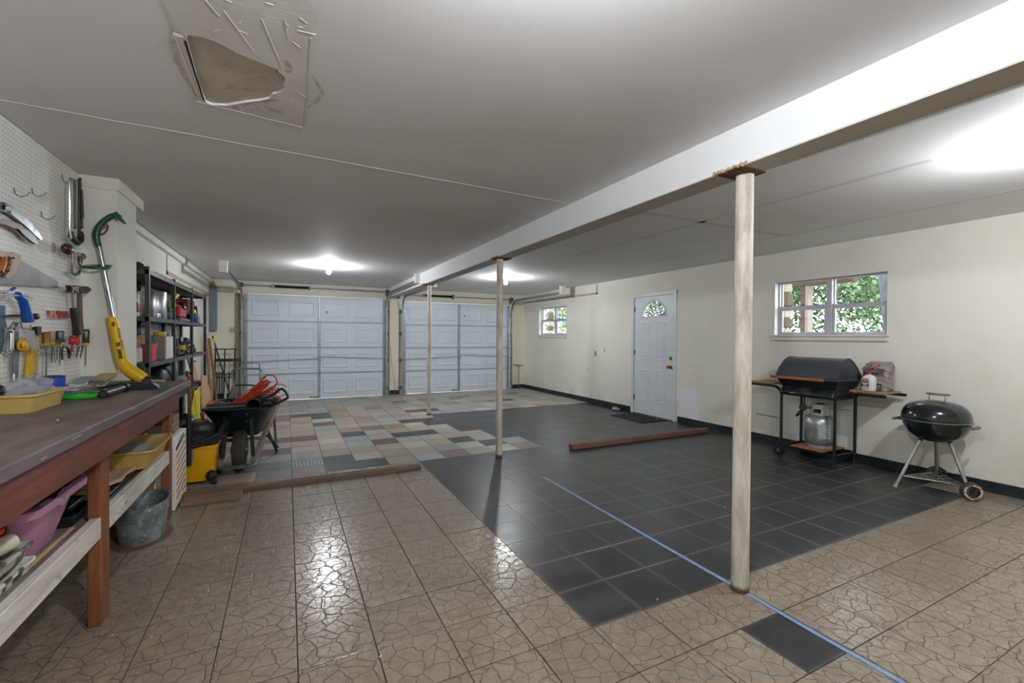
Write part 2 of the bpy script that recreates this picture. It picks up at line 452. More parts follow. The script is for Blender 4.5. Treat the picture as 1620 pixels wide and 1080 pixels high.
setc('-1,9,D 0,9,P 1,9,K 2,9,K 3,9,B 4,9,L 5,9,P 6,9,G 7,9,W 8,9,P -1,10,D 0,10,R 1,10,K 2,10,B 3,10,B 4,10,B 5,10,G 6,10,W 7,10,K 8,10,L '
     '-1,11,G 0,11,G 1,11,B 2,11,B 3,11,B 4,11,W 5,11,B 6,11,K 7,11,L -1,12,M 0,12,B 1,12,B 2,12,L 3,12,M 4,12,G 5,12,W 6,12,B 7,12,B '
     '-1,13,B 0,13,B 1,13,W 2,13,L 3,13,B 4,13,K 5,13,K 6,13,G -1,14,M 0,14,M 1,14,W 2,14,K 3,14,L 4,14,B 5,14,B 6,14,W '
     '-1,15,B 0,15,B 1,15,G 2,15,T 3,15,P 4,15,T 5,15,W 6,15,K -1,16,B 0,16,B 1,16,G 2,16,B 3,16,G 4,16,G 5,16,K 6,16,K '
     '-1,17,T 0,17,B 1,17,M 2,17,B 3,17,T 4,17,L 5,17,B 6,17,W -1,18,G 0,18,T 1,18,W 2,18,B 3,18,T 4,18,L 5,18,B 6,18,W '
     '-1,19,P 0,19,B 1,19,K 2,19,T 3,19,B 4,19,W 5,19,B 6,19,M 7,19,K -1,20,P 0,20,K 1,20,K 2,20,T 3,20,G 4,20,B 5,20,G 6,20,W 7,20,B '
     '2,21,T 4,21,P 5,21,G 3,21,G 12,21,P 13,21,K 12,19,T 6,23,P 8,23,P 15,22,T 11,24,P 15,24,P 4,26,P 11,20,L')
rt = random.Random(3)
for v in range(-13, 28):
    for u in range(-5, 18):
        if u == 5 and v == -3 or u == 6 and v == -3: pass
        c = None
        if v < 9:
            if u >= 4 and v >= -1 and not (u >= 17 and v == -1) or (u == 6 and v == -3): c = 'blk'
            else: c = 'tan'
        elif v < 18:
            if (u, v) in COLMAP: c = COLMAP[u, v]
            elif u >= 7: c = 'blk'
            else: c = rt.choice('GBBTGP')
        else: c = COLMAP.get((u, v)) or rt.choice('GGBBGBLWGBGTBG')
        if c == 'blk': put_tile(u, v, M_blk, 'black_tile')
        elif c == 'tan':
            if v < -4: continue
            put_tile(u, v, M_tan, 'crackle_tile', .0006)
        else: put_tile(u, v, TILE_COL[c], 'coloured_tile')
bk = MB()      # the floor behind the camera, joined
for v in range(-14, -4):
    for u in range(-5, 18):
        x0, x1 = max(u*T, XL), min((u+1)*T, XR)
        y0 = max(v*T, YB); y1 = (v+1)*T
        if y1 - y0 > .02: bk.box(x0+.001, y0+.001, -.004, x1-.001, y1-.001, 0)
P(floor, 'tiles_behind_the_camera', bk, M_tan, kind='stuff', smooth=0)

# ================================================================ walls
def wall_y(name, x0, x1, y0, y1, holes, m, z1=H, label=None):
    """wall in the yz plane between x0..x1 with rectangular holes (ya, yb, za, zb)"""
    mb = MB(); ys = sorted({y0, y1} | {h[0] for h in holes} | {h[1] for h in holes}); zs = sorted({0, z1} | {h[2] for h in holes} | {h[3] for h in holes})
    for a, b_ in zip(ys, ys[1:]):
        for c, d in zip(zs, zs[1:]):
            if any(h[0] <= a and b_ <= h[1] and h[2] <= c and d <= h[3] for h in holes): continue
            mb.box(x0, a, c, x1, b_, d)
    return struct(name, mb, m, label, smooth=0)
def wall_x(name, y0, y1, x0, x1, holes, m, z1=H, label=None):
    mb = MB(); xs = sorted({x0, x1} | {h[0] for h in holes} | {h[1] for h in holes}); zs = sorted({0, z1} | {h[2] for h in holes} | {h[3] for h in holes})
    for a, b_ in zip(xs, xs[1:]):
        for c, d in zip(zs, zs[1:]):
            if any(h[0] <= a and b_ <= h[1] and h[2] <= c and d <= h[3] for h in holes): continue
            mb.box(a, y0, c, b_, y1, d)
    return struct(name, mb, m, label, smooth=0)
WT = .16
W1 = (.425, 1.615, 1.37, 2.045)     # near window
W2 = (6.36, 7.56, 1.375, 2.035)     # far window
DR = (3.235, 4.195, 0, 2.05)        # entry door opening
wall_y('wall_right', XR, XR + WT, YB, YF, [W1, W2, DR], M_wall, label='cream painted right wall with the entry door and two windows')
wall_y('wall_left', XL - WT, XL, YB, YF + .2, [], M_pil, label='white painted left wall behind bench and shelves')
G1 = (-.74, 1.885, 0, 2.12); G2 = (2.37, 5.03, 0, 2.10)
wall_x('wall_far', YF, YF + WT, XL, XR + WT, [G1, G2], M_wallf, label='cream far wall around the two garage doors')
wall_x('wall_back', YB - WT, YB, XL - WT, XR + WT, [], M_wallf, label='back wall behind the camera')
# pilaster
struct('wall_pilaster', MB().box(XL, 2.066, 0, -1.10, 2.50, H), M_pil, 'white painted pilaster with a board cap near the workbench', smooth=0)
tr = MB().box(XP, 2.052, 2.335, -1.085, 2.066, H).box(-1.10, 2.066, 2.335, -1.085, 2.64, H)
struct('trim_1', tr, M_trim, 'white trim board round the top of the pilaster')
struct('trim_2', MB().box(XL, 2.64, 2.335, XL + .05, YF, 2.405, .002), M_trim, 'white trim board along the top of the left wall')
# panel joints of the left wall
jl = MB()
for y, z0, z1 in ((3.2, 0, 2.3), (5.6, 0, 2.3)): jl.box(XL - .001, y, z0, XL + .003, y + .012, z1)
for z in (.7, 1.28, 1.86): jl.box(-1.101, 2.066, z, -1.0985, 2.5, z + .004); jl.box(XP, 2.0645, z, -1.1, 2.067, z + .004)
for z in (1.28, 1.9): jl.box(XL - .001, 2.6, z, XL + .0025, YF, z + .005)
struct('trim_3', jl, M_trim, 'thin painted joints of the left wall panels', smooth=0)

# ================================================================ ceiling with the hole
hole_px = [(320,190),(430,205),(520,235),(600,270),(660,305),(720,340),(830,385),(940,430),(1080,485),(1085,510),(1115,530),(1140,560),(1142,600),(1128,630),(1143,655),(1110,680),(1035,695),(1000,735),(940,750),(780,770),(640,795),(520,790),(465,765),(430,690),(380,550),(330,390),(285,250)]
hole = [on('z', H, 240 + a/5.4, 20 + b_/5.4) for a, b_ in hole_px]
def plate_with_hole(outer, inner, z):
    bm = bmesh.new(); es = []
    for loop in (outer, inner):
        vs = [bm.verts.new((p[0], p[1], z)) for p in loop]
        es += [bm.edges.new((vs[i], vs[(i+1) % len(vs)])) for i in range(len(vs))]
    bmesh.ops.triangle_fill(bm, edges=es, use_beauty=True, use_dissolve=False)
    bm.verts.index_update()
    mb = MB(); mb.add([v.co.copy() for v in bm.verts], [tuple(v.index for v in f.verts) for f in bm.faces]); bm.free()
    return mb
cl = plate_with_hole([(XL - WT, YB - WT), (XR + WT, YB - WT), (XR + WT, YF + WT), (XL - WT, YF + WT)], hole, H)
k = len(hole)
cl.add([(p.x, p.y, H) for p in hole] + [(p.x, p.y, H + .010) for p in hole], [(i, (i+1) % k, (i+1) % k + k, i + k) for i in range(k)])
ceiling = struct('ceiling', cl, M_ceil, 'white plasterboard ceiling with a torn water-stained hole', smooth=0)
struct('roof', MB().box(XL - WT, YB - WT, H + .03, XR + WT, YF + WT, H + .2), M_ceil, 'deck above the ceiling boards', smooth=0)
def stain_mat():
    m, nt, b = nodes('stained_board')
    v = coords(nt, kind='World')
    n1 = noise(nt, v, 7, 5, .6, .6); n2 = noise(nt, v, 26, 3, .6)
    c = ramp(nt, n1, [(.3, rgb('8d7a63')), (.42, rgb('c2b6a5')), (.62, rgb('cdc3b4')), (.76, rgb('9c8468'))])
    c = mixc(nt, ramp(nt, n2, [(.68, (0, 0, 0, 1)), (.75, (.8, .8, .8, 1))]), c, rgb('4b3013'))
    L(nt, c, b.inputs['Base Color']); b.inputs['Roughness'].default_value = .9
    bump(nt, b, n1, .3, .01); return m
cx = sum(p.x for p in hole)/k; cy = sum(p.y for p in hole)/k
P(ceiling, 'board_above_hole', MB().box(min(p.x for p in hole) - .05, min(p.y for p in hole) - .05, H + .010, max(p.x for p in hole) + .05, max(p.y for p in hole) + .05, H + .028), stain_mat(), label='brown water-stained board seen through the hole', smooth=0)
# skimmed repair patch round the hole
def patch_mat():
    m, nt, b = nodes('skim_patch')
    v = coords(nt, kind='World'); n1 = noise(nt, v, 5, 5, .6); n2 = noise(nt, coords(nt, (3, 14, 3), 'World', rot=(0, 0, .4)), 4, 6, .7)
    c = ramp(nt, n1, [(.3, rgb('e2e0de')), (.64, rgb('d6d2cd')), (.78, rgb('bda58a'))])
    L(nt, c, b.inputs['Base Color']); b.inputs['Roughness'].default_value = .8
    bump(nt, b, math_(nt, 'ADD', n2, n1), .3, .006); return m
M_patch = patch_mat()
po = [on('z', H, *q) for q in ((255, -6), (290, 62), (308, 162), (380, 178), (480, 202), (492, 60), (500, 20), (470, -25))]
pm = plate_with_hole([(p.x, p.y) for p in po], [cyv for cyv in [Vector((cx, cy, 0)) + (Vector((p.x, p.y, 0)) - Vector((cx, cy, 0))) * 1.012 for p in hole]], H - .0025)
P(ceiling, 'repair_patch', pm, M_patch, label='uneven skim coat around the hole', smooth=0)
rd = MB()
for a, b_, w in (((482, 200), (492, 60), .006), ((310, 160), (480, 202), .004), ((484, 198), (494, 62), .002), ((355, 18), (402, 82), .005), ((414, 30), (446, 105), .004), ((278, 62), (316, 160), .005), ((325, 0), (345, 24), .004), ((450, 30), (456, 62), .003), ((293, 52), (322, 162), .004), ((500, 55), (470, 48), .004)):
    rd.bar(on('z', H - .0028, *a), on('z', H - .0028, *b_), w*.6, .002, .0006)
for i in range(40):
    a = (U(300, 485), U(0, 200)); q = on('z', H - .003, *a)
    if any((q - p).length < .05 for p in hole) or (290 < a[0] < 455 and 50 < a[1] < 165): continue
    an = U(0, PI); rd.bar(q, q + Vector((math.cos(an), math.sin(an), 0)) * U(.012, .04), .0016, .0016, .0005)
P(ceiling, 'plaster_ridge', rd, M_patch, kind='stuff', label='ridges and nicks in the plaster')
def stain_alpha():
    m, nt, b = nodes('water_stain'); v = coords(nt, kind='World')
    b.inputs['Base Color'].default_value = rgb('b08a5e'); b.inputs['Roughness'].default_value = .9
    L(nt, ramp(nt, noise(nt, v, 28, 5, .7), [(.38, (0, 0, 0, 1)), (.72, (.55, .55, .55, 1))]), b.inputs['Alpha']); return m
M_stn = stain_alpha()
for pts, w_ in (([(268, 40), (274, 66), (280, 96), (296, 128), (316, 158)], .022), ([(494, 118), (502, 132), (511, 148), (500, 162), (486, 170)], .02), ([(440, 96), (452, 98), (458, 108), (455, 116)], .03), ([(330, 166), (372, 170), (400, 162), (440, 158)], .022), ([(398, 163), (410, 172), (424, 178)], .012)):
    q = [on('z', H - .0034, *p) for p in pts]; mb = MB(); n_ = len(q); vv = []
    for i, p in enumerate(q):
        t_ = (q[min(i+1, n_-1)] - q[max(i-1, 0)]).normalized(); nn = Vector((-t_.y, t_.x, 0)); k_ = w_*(.35 + .65*math.sin(PI*(i + .5)/n_))
        vv += [p - nn*k_*.5, p + nn*k_*.5]
    mb.add(vv, [(2*i, 2*i+1, 2*i+3, 2*i+2) for i in range(n_-1)])
    P(ceiling, 'water_stain', mb, M_stn, label='brown water stain', smooth=0)
# dark slit, flap and seam
sl = MB().bar(on('z', H - .002, 292, 64), on('z', H - .002, 322, 158), .006, .004)
P(ceiling, 'crack', sl, mat('dark_crack', '2a2018', '1c140e', .9), smooth=0)
P(ceiling, 'tape_flap', MB().prism([(0, 0), (.03, .012), (.045, .03), (.02, .035), (-.005, .02)], on('z', H - .008, 274, 52), (.6, 0, .12), (0, .6, -.06), .0015), M_patch)
sm = MB(); a0, a1 = Vector((XL, .944, H - .001)), Vector((1.98, 1.055, H - .001)); pr_ = a0
for i in range(1, 25):
    q = a0.lerp(a1, i/24) + Vector((0, U(-.004, .004), 0)); sm.bar(pr_, q, .005, .0025, .0008); pr_ = q
P(ceiling, 'board_seam', sm, M_ceil, label='raised seam between ceiling boards')
# soft tape lines and water marks with a shape of their own

M_mark = plaster('faint_joint_line', 'd8d5d4', 'c6bfb9', .6, .05, 1.5)
for a, b_, w in (((1000, 381), (1475, 253), .045), ((1000, 420), (1620, 299), .045), ((1015, 335), (1237, 372), .07), ((905, 405), (1000, 381), .045)):
    p, q = on('z', H - .0004, *a), on('z', H - .0004, *b_); P(ceiling, 'joint_line', MB().bar(p, q, w, .0006), M_mark, smooth=0)
# ================================================================ beam and posts
bx0, bx1, bz = 2.0, 2.17, 2.205
beam = struct('beam', MB().box(bx0, YB, bz + .004, bx1, YF - .02, H, .003), M_beam, 'white painted ceiling beam running the length of the garage')
P(beam, 'underside_shade', MB().box(bx0 + .002, YB, bz, bx1 - .002, YF - .02, bz + .004), M_beamu, smooth=0)  # thin layer that carries the painted shade under the beam
P(beam, 'side_lip', MB().box(bx1, -3.2, bz - .012, bx1 + .006, -.56, bz + .05, .001), M_beam, smooth=0)
def post_mat(name, dirt, rust):
    m, nt, b = nodes(name); v = coords(nt, (5, 5, 1.1), 'Object', True)
    sp = N(nt, 'ShaderNodeSeparateXYZ'); L(nt, N(nt, 'ShaderNodeTexCoord').outputs['Object'], sp.inputs[0])
    n1 = noise(nt, v, 3.2, 6, .7); n2 = noise(nt, coords(nt, (1, 1, .6), 'Object', True), 28, 4, .6)
    col = mixc(nt, ramp(nt, n1, [(.4, (0, 0, 0, 1)), (.75, (dirt, dirt, dirt, 1))]), rgb('e0dbd1'), rgb('8d7763'))
    col = mixc(nt, ramp(nt, n2, [(.7, (0, 0, 0, 1)), (.74, (rust, rust, rust, 1))]), col, rgb('4c3526'))
    edge = ramp(nt, math_(nt, 'ADD', sp.outputs[2], math_(nt, 'MULTIPLY', n2, .04)), [(.03, (1, 1, 1, 1)), (.06, (0, 0, 0, 1))])
    col = mixc(nt, edge, col, rgb('5a3420'))
    L(nt, col, b.inputs['Base Color']); b.inputs['Roughness'].default_value = .6; bump(nt, b, n2, .25, .004); return m
M_p1 = post_mat('post_paint_clean', .8, .7); M_p3 = post_mat('post_paint_dirty', 1, 1)
for (x, y, r, lean, lb, m) in ((2.117, -.395, .0435, .012, 'white painted steel post nearest the camera, at the blue tape', M_p1),
                               (2.066, 2.54, .036, .01, 'middle white steel post on the edge of the black tiles', M_p1),
                               (2.105, 5.44, .034, 0, 'rust-stained farthest steel post in front of the second garage door', M_p3)):
    t = thing('steel_post', lb, 'post', (x, y, 0), 'steel posts under the beam')
    t['group'] = 'steel posts under the beam'
    zt = bz - .008
    P(t, 'pipe', MB().lathe([(0, .002), (r*.97, .002), (r, .03), (r*.995, zt*.5), (r, zt), (0, zt)], (x, y, 0), n=28), m)
    P(t, 'rusty_foot', MB().lathe([(0, 0), (r*1.05, 0), (r*1.06, .012), (r*.99, .02)], (x, y, 0), n=28), M_rust, label='rusted bottom rim')
    P(t, 'cap_plate', MB().cbox((bx0 + .085, y, zt + .004), (.19, .15, .006), .001), M_rust, label='rusty cap plate with torn edges')
    tn = MB()
    for i in range(16):
        tn.cbox((bx0 - .004 + U(-.004, .004), y - .09 + i*.012, bz + U(.0, .012)), (.01, .014, U(.008, .02)), .002, rx=U(-.5, .5))
    P(t, 'torn_edge', tn, mat('torn_plaster', 'cdb592', '94714a', .9, scale=60), kind='stuff')

# ================================================================ baseboards
def base_run(name, lb, segs):
    o = None
    mb = MB()
    for (x0, y0, x1, y1) in segs: mb.box(x0, y0, 0, x1, y1, .098, .002)
    return struct(name, mb, M_base, lb)
base_run('baseboard_right', 'black tile baseboard along the right wall', [(XR - .012, YB, XR, 3.17), (XR - .012, 4.245, XR, YF)])
base_run('baseboard_far', 'black tile baseboard between and beside the garage doors', [(1.995, YF - .012, 2.27, YF), (5.12, YF - .012, XR, YF)])

# ================================================================ lamps
def bulb_lamp(x, y, lb, k=1.0):
    t = thing('ceiling_bulb', lb, 'lamp', (x, y, H), 'bare bulbs on the ceiling')
    P(t, 'socket', MB().lathe([(0, 0), (.055, 0), (.055, -.012), (.04, -.03), (.022, -.04), (.02, -.055), (0, -.055)], (x, y, H)), mat('porcelain', 'f0f0ee', 'e6e6e2', .3))
    m, nt, b = nodes('lit_bulb')
    if nt:
        b.inputs['Base Color'].default_value = (1, 1, 1, 1); b.inputs['Emission Color'].default_value = (.93, .965, 1, 1); b.inputs['Emission Strength'].default_value = BULB_STRENGTH * k
    P(t, 'bulb', MB().lathe([(0, -.052), (.014, -.055), (.018, -.066), (.03, -.085), (.034, -.102), (.029, -.12), (.016, -.132), (0, -.136)], (x, y, H), n=12), m, label='lit frosted bulb')
bulb_lamp(.524, 5.455, 'bare lit bulb on the ceiling before the left garage door', .9)
bulb_lamp(3.489, 5.334, 'bare lit bulb on the ceiling behind the middle post', .9)
bulb_lamp(.45, -1.35, 'bare lit bulb above the camera, out of frame', 1.5)
bulb_lamp(3.60, -1.2, 'bare lit bulb at the upper right, out of frame', 1.2)
# ================================================================ garage doors
def garage_door(x0, x1, htop, lb, flip=1):
    yf = YF - .012                       # inner face
    t = thing('garage_door', lb, 'garage door', ((x0+x1)/2, YF - .03, 0), None, structure=False)
    hs = htop / 4; xm = (x0 + x1) / 2
    M_gap = mat('door_seam', '4a5058', '3c4248', .8)
    for k in range(4):
        z0, z1 = k*hs + .004, (k+1)*hs - .006
        s = P(t, 'section', MB().box(x0 + .045, yf - .03, z0, x1 - .045, yf, z1, .004), M_sect)
        for j in range(4):
            w = (x1 - x0 - .09) / 4; pad = .075
            a, b_ = x0 + .045 + j*w + pad, x0 + .045 + (j+1)*w - pad
            c, d = z0 + .105, z1 - .105; y = yf - .03
            pb = MB()       # moulded frame round a raised field
            def ring(i1, y1, i2, y2):
                A = [(a+i1, y1, c+i1), (b_-i1, y1, c+i1), (b_-i1, y1, d-i1), (a+i1, y1, d-i1)]
                B = [(a+i2, y2, c+i2), (b_-i2, y2, c+i2), (b_-i2, y2, d-i2), (a+i2, y2, d-i2)]
                pb.add(A + B, [(i, (i+1) % 4, (i+1) % 4 + 4, i + 4) for i in range(4)])
            ring(0, y, .012, y - .009); ring(.012, y - .009, .03, y - .009); ring(.03, y - .009, .055, y - .001)
            pb.add([(a+.055, y-.001, c+.055), (b_-.055, y-.001, c+.055), (b_-.055, y-.001, d-.055), (a+.055, y-.001, d-.055)], [(0, 1, 2, 3)])
            P(s, 'raised_panel', pb, M_sect, smooth=0)
        P(s, 'section_lip', MB().box(x0 + .045, yf - .047, z1 - .012, x1 - .045, yf - .03, z1 + .004, .003), M_sect)
        if k < 3: P(s, 'joint', MB().box(x0 + .045, yf - .049, z1 + .003, x1 - .045, yf - .01, z1 + .015, .002), M_galvd, label='dark joint strip')
        P(s, 'centre_stile', MB().box(xm - .024, yf - .052, z0 + .004, xm + .024, yf - .03, z1 - .01, .004), M_galv, label='galvanised centre stile')
        for xe in (x0 + .022, x1 - .022):
            es = MB().box(xe - .026, yf - .05, z0, xe + .026, yf, z1, .003)
            P(s, 'end_stile', es, M_galv)
            hl = MB()
            for q in range(5): hl.box(xe - .006, yf - .0515, z0 + .05 + q*(hs-.1)/4, xe + .006, yf - .049, z0 + .062 + q*(hs-.1)/4)
            P(s, 'stile_hole', hl, M_blkp, kind='stuff', smooth=0)
        for xe in (x0 + .022, xm, x1 - .022):
            if k < 3:
                hb = MB().box(xe - .03, yf - .056, z1 - .035, xe + .03, yf - .049, z1 + .045, .002).cyl((xe - .034, yf - .062, z1 + .005), (xe + .034, yf - .062, z1 + .005), .008, 8)
                P(s, 'hinge', hb, M_galv)
    # lock bars to the centre latch
    zl = .83
    P(t, 'lock_bar', MB().tube([(x0 + .02, yf - .075, zl - .03), (xm - .05, yf - .075, zl + .02), (xm - .01, yf - .075, zl + .015)], .007, 6), M_galv)
    P(t, 'lock_bar', MB().tube([(xm + .01, yf - .075, zl + .06), (xm + .06, yf - .075, zl + .06), (x1 - .02, yf - .075, zl)], .007, 6), M_galv)
    P(t, 'latch', MB().box(xm - .03, yf - .08, zl - .04, xm + .03, yf - .05, zl + .07, .004).cyl((xm, yf - .1, zl + .01), (xm, yf - .08, zl + .01), .018, 10), M_galv)
    P(t, 'lift_handle', MB().box(xm - .18, yf - .06, .03, xm - .02, yf - .05, .05, .002).box(xm - .18, yf - .06, .03, xm - .165, yf - .05, .07, .002), M_galvd)
    sx = x0 + (x1 - x0) * .545
    st = MB().box(sx, yf - .0325, 1.825, sx + .035, yf - .0298, 1.85).box(sx, yf - .0325, 1.80, sx + .035, yf - .0298, 1.815)
    P(t, 'sticker', st, M_blkp, label='small dark sticker', smooth=0)
    P(t, 'sticker_text', MB().box(sx + .06, yf - .0325, 1.832, sx + .17, yf - .0298, 1.837), mat('faint_print', '9aa2ac', '8f98a3', .6), smooth=0)
    return t
garage_door(-.80, 1.925, 2.155, 'left white sectional garage door, behind the wheelbarrow')
garage_door(2.335, 5.03, 2.125, 'right white sectional garage door, behind the two far posts')

def sweep_x(mb, path, x0, side, w=.028, h=.052, th=.003):
    """C channel: path of (y, z); open towards `side`"""
    prof = [(side*w, -h/2), (0, -h/2), (0, h/2), (side*w, h/2), (side*w, h/2 - th), (side*th, h/2 - th), (side*th, -h/2 + th), (side*w, -h/2 + th)]
    vs = []; n = len(prof)
    for i, p in enumerate(path):
        a = Vector(path[max(i-1, 0)]); b_ = Vector(path[min(i+1, len(path)-1)]); t_ = (b_ - a).normalized(); nn = Vector((-t_.y, t_.x))
        for (px_, q) in prof: vs.append((x0 + px_, p[0] + nn.x*q, p[1] + nn.y*q))
    fs = [(i*n+k, i*n+(k+1) % n, (i+1)*n+(k+1) % n, (i+1)*n+k) for i in range(len(path)-1) for k in range(n)]
    fs += [tuple(range(n)), tuple((len(path)-1)*n + k for k in range(n))]
    return mb.add(vs, fs)
def door_track(x, side, yh, zt, lb, ybar=True):
    t = thing('door_track', lb, 'door track', (x, YF - .1, 0), None)
    yv = YF - .105; R = .32
    path = [(yv, .02), (yv, .6), (yv, 1.2), (yv, zt - R)] + [(yv - R + R*math.cos(a), zt - R + R*math.sin(a)) for a in [PI/2*i/10 for i in range(1, 11)]] + [((yv - R + yh)/2, zt + .004), (yh, zt + .01)]
    P(t, 'rail', sweep_x(MB(), path, x, side), M_galv)
    for z in (.12, .75, 1.35, 1.85):
        P(t, 'bracket', MB().box(x - side*.004, yv - .02, z, x, YF, z + .07, .001).box(x - side*.05, YF - .006, z, x, YF, z + .07, .001), M_galvd)
    if yh < 7.2:
        P(t, 'hanger', MB().box(x - side*.004 - .01, yh - .015, zt - .03, x - side*.004 + .012, yh + .09, H, .001), M_galv)
        P(t, 'wood_block', MB().box(x - side*.02 - .055, yh - .03, zt - .02, x - side*.02 + .055, yh + .05, H - .001, .003), M_trim, label='white painted block on the ceiling')
    return t
door_track(-.855, 1, 5.72, 2.265, 'galvanised track on the far left, curving back under the ceiling')
door_track(1.955, -1, 5.68, 2.265, 'galvanised track left of the beam end, running along the beam')
door_track(2.285, 1, 5.75, 2.225, 'galvanised track right of the centre pillar, behind the farthest post')
door_track(5.095, -1, 5.95, 2.245, 'galvanised track in the far right corner by the small window')
M_spring = mat('black_spring', '262422', '3a3430', .5, .5, scale=20)
def torsion(x0, x1, s0, s1, z, lb):
    t = thing('torsion_shaft', lb, 'garage door spring', ((x0+x1)/2, YF - .09, z), None)
    y = YF - .09
    P(t, 'shaft', MB().cyl((x0, y, z), (x1, y, z), .0135, 12), M_galv)
    pr = []; n = int((s1 - s0) / .011)
    for i in range(n): pr += [(.022, i*.011), (.028, i*.011 + .004), (.028, i*.011 + .007), (.022, i*.011 + .0105)]
    P(t, 'spring', MB().lathe([(0, 0)] + pr + [(0, s1 - s0)], (s0, y, z), 'X', 12), M_spring, label='black coil spring')
    for x in (s0 - .02, s1):
        P(t, 'winding_cone', MB().lathe([(0, 0), (.034, 0), (.038, .02), (.028, .045), (0, .045)], (x, y, z), 'X', 14), M_galv)
    P(t, 'anchor_bracket', MB().box(s1 + .03, y - .03, z - .05, s1 + .036, YF, z + .05, .001).box(s1 + .0, YF - .006, z - .06, s1 + .07, YF, z + .06, .001), M_galv)
    for x in (x0, x1 - .04):
        P(t, 'cable_drum', MB().lathe([(0, 0), (.05, 0), (.05, .006), (.038, .01), (.038, .04), (.05, .044), (.05, .05), (0, .05)], (x, y, z), 'X', 18), M_galvd)
        P(t, 'end_plate', MB().box(x - .012, y - .045, z - .1, x - .008, YF, z + .05, .001), M_galvd)
torsion(-.87, 1.99, -.30, .36, 2.325, 'torsion spring shaft above the left garage door')
torsion(2.24, 5.11, 2.80, 3.50, 2.285, 'torsion spring shaft above the right garage door')
# header strips and jamb boards
struct('trim_4', MB().box(-.86, YF - .03, 2.165, 1.99, YF, 2.20, .002).box(2.3, YF - .03, 2.135, 5.1, YF, 2.165, .002), M_trim, 'thin header strips above the garage doors')
M_jamb = wood('weathered_jamb', 'b5a892', '8c7d69', 2, .8)
struct('trim_5', MB().box(-.965, YF - .03, 0, -.875, YF, 2.16, .003).box(2.0, YF - .028, 0, 2.03, YF, 2.14, .003).box(2.245, YF - .028, 0, 2.275, YF, 1.95, .003), M_jamb, 'weathered wooden jamb boards beside the door tracks')
cbl = MB().tube([(2.04, YF - .05, 1.1), (2.06, YF - .07, .8), (2.09, YF - .06, .55), (2.13, YF - .07, .3), (2.15, YF - .08, .1), (2.1, YF - .12, .012), (2.02, YF - .1, .012)], .005, 6)
solo('pull_cord', 'thin grey pull cord hanging down the centre pillar', 'cord', cbl, mat('grey_cord', '9c9a92', '8a887f', .8))
# cast shadows of the door tracks, painted on the walls as tan strips
struct('track_shadow_1', MB().box(XL, YF - .006, 2.16, -1.0, YF, 2.215, .001).box(5.13, YF - .006, 2.16, XR, YF, 2.2, .001).box(XR - .006, 5.25, 2.195, XR, YF, 2.235, .001).box(XR - .006, 5.25, 2.195, XR, 5.29, 2.39, .001), mat('track_shadow_tan', 'c3b8a3', 'b2a68f', .8), 'tan strips painting the door track shadow on the far and right walls')
struct('track_shadow_2', MB().box(XL, 4.9, 2.08, XL + .006, YF, 2.13, .001).box(XL, 4.9, 2.08, XL + .006, 4.95, 2.33, .001), mat('track_shadow_tan', 'c3b8a3', 'b2a68f', .8), 'tan strips painting the door track shadow on the left wall')  # painted shadow of the left track and its hanger

# ================================================================ entry door
y0, y1 = 3.272, 4.184
xd = XR + .012
dr = thing('door_1', 'white four-panel entry door with a small fan window and brass knobs', 'door', (XR, (y0+y1)/2, 0))
dr['kind'] = 'structure'; del dr['category']
# slab with a half-round light
fy, fz, fr = 3.715, 1.70, .262
slab_outer = [(y0, .012), (y1, .012), (y1, 2.035), (y0, 2.035)]
arcp = [(fy + fr*math.cos(PI*i/20), fz + fr*math.sin(PI*i/20)*.98) for i in range(21)]
pl = plate_with_hole(slab_outer, arcp, 0)
sb = MB(); n0 = len(pl.v)
for xx in (xd, xd + .04): sb.add([(xx, v.x, v.y) for v in pl.v], pl.f)
def loopq(loop, xa, xb): sb.add([(xa, *q) for q in loop] + [(xb, *q) for q in loop], [(i, (i+1) % len(loop), (i+1) % len(loop) + len(loop), i + len(loop)) for i in range(len(loop))])
loopq(slab_outer, xd, xd + .04); loopq(arcp, xd, xd + .04)
slab = P(dr, 'slab', sb, M_doorw, smooth=0)
def rpanel(a, b_, c, d):
    pb = MB(); x = xd
    def ring(i1, x1_, i2, x2_):
        A = [(x1_, a+i1, c+i1), (x1_, b_-i1, c+i1), (x1_, b_-i1, d-i1), (x1_, a+i1, d-i1)]; B = [(x2_, a+i2, c+i2), (x2_, b_-i2, c+i2), (x2_, b_-i2, d-i2), (x2_, a+i2, d-i2)]
        pb.add(A + B, [(i, (i+1) % 4, (i+1) % 4 + 4, i + 4) for i in range(4)])
    ring(0, x, .008, x - .007); ring(.008, x - .007, .018, x - .006); ring(.018, x - .006, .032, x - .0005); ring(.032, x - .0005, .05, x - .006)
    pb.add([(x - .006, a+.05, c+.05), (x - .006, b_-.05, c+.05), (x - .006, b_-.05, d-.05), (x - .006, a+.05, d-.05)], [(0, 1, 2, 3)])
    P(slab, 'raised_panel', pb, M_doorw, smooth=0)
for a, b_ in ((3.44, 3.657), (3.793, 4.018)):
    rpanel(a, b_, .958, 1.597); rpanel(a, b_, .237, .787)
fr_m = MB()
fr_m.tube([(xd - .004, fy + (fr+.012)*math.cos(PI*i/24), fz + (fr+.012)*math.sin(PI*i/24)*.98) for i in range(25)], .014, 8)
fr_m.box(xd - .014, fy - fr - .025, fz - .016, xd + .008, fy + fr + .025, fz + .006, .004)
P(slab, 'fan_frame', fr_m, M_doorw)
mt = MB()
for a in (36, 72, 108, 144):
    a = math.radians(a); mt.bar((xd + .012, fy + .055*math.cos(a), fz + .055*math.sin(a)), (xd + .012, fy + fr*math.cos(a), fz + fr*.98*math.sin(a)), .016, .02, .002, (1, 0, 0))
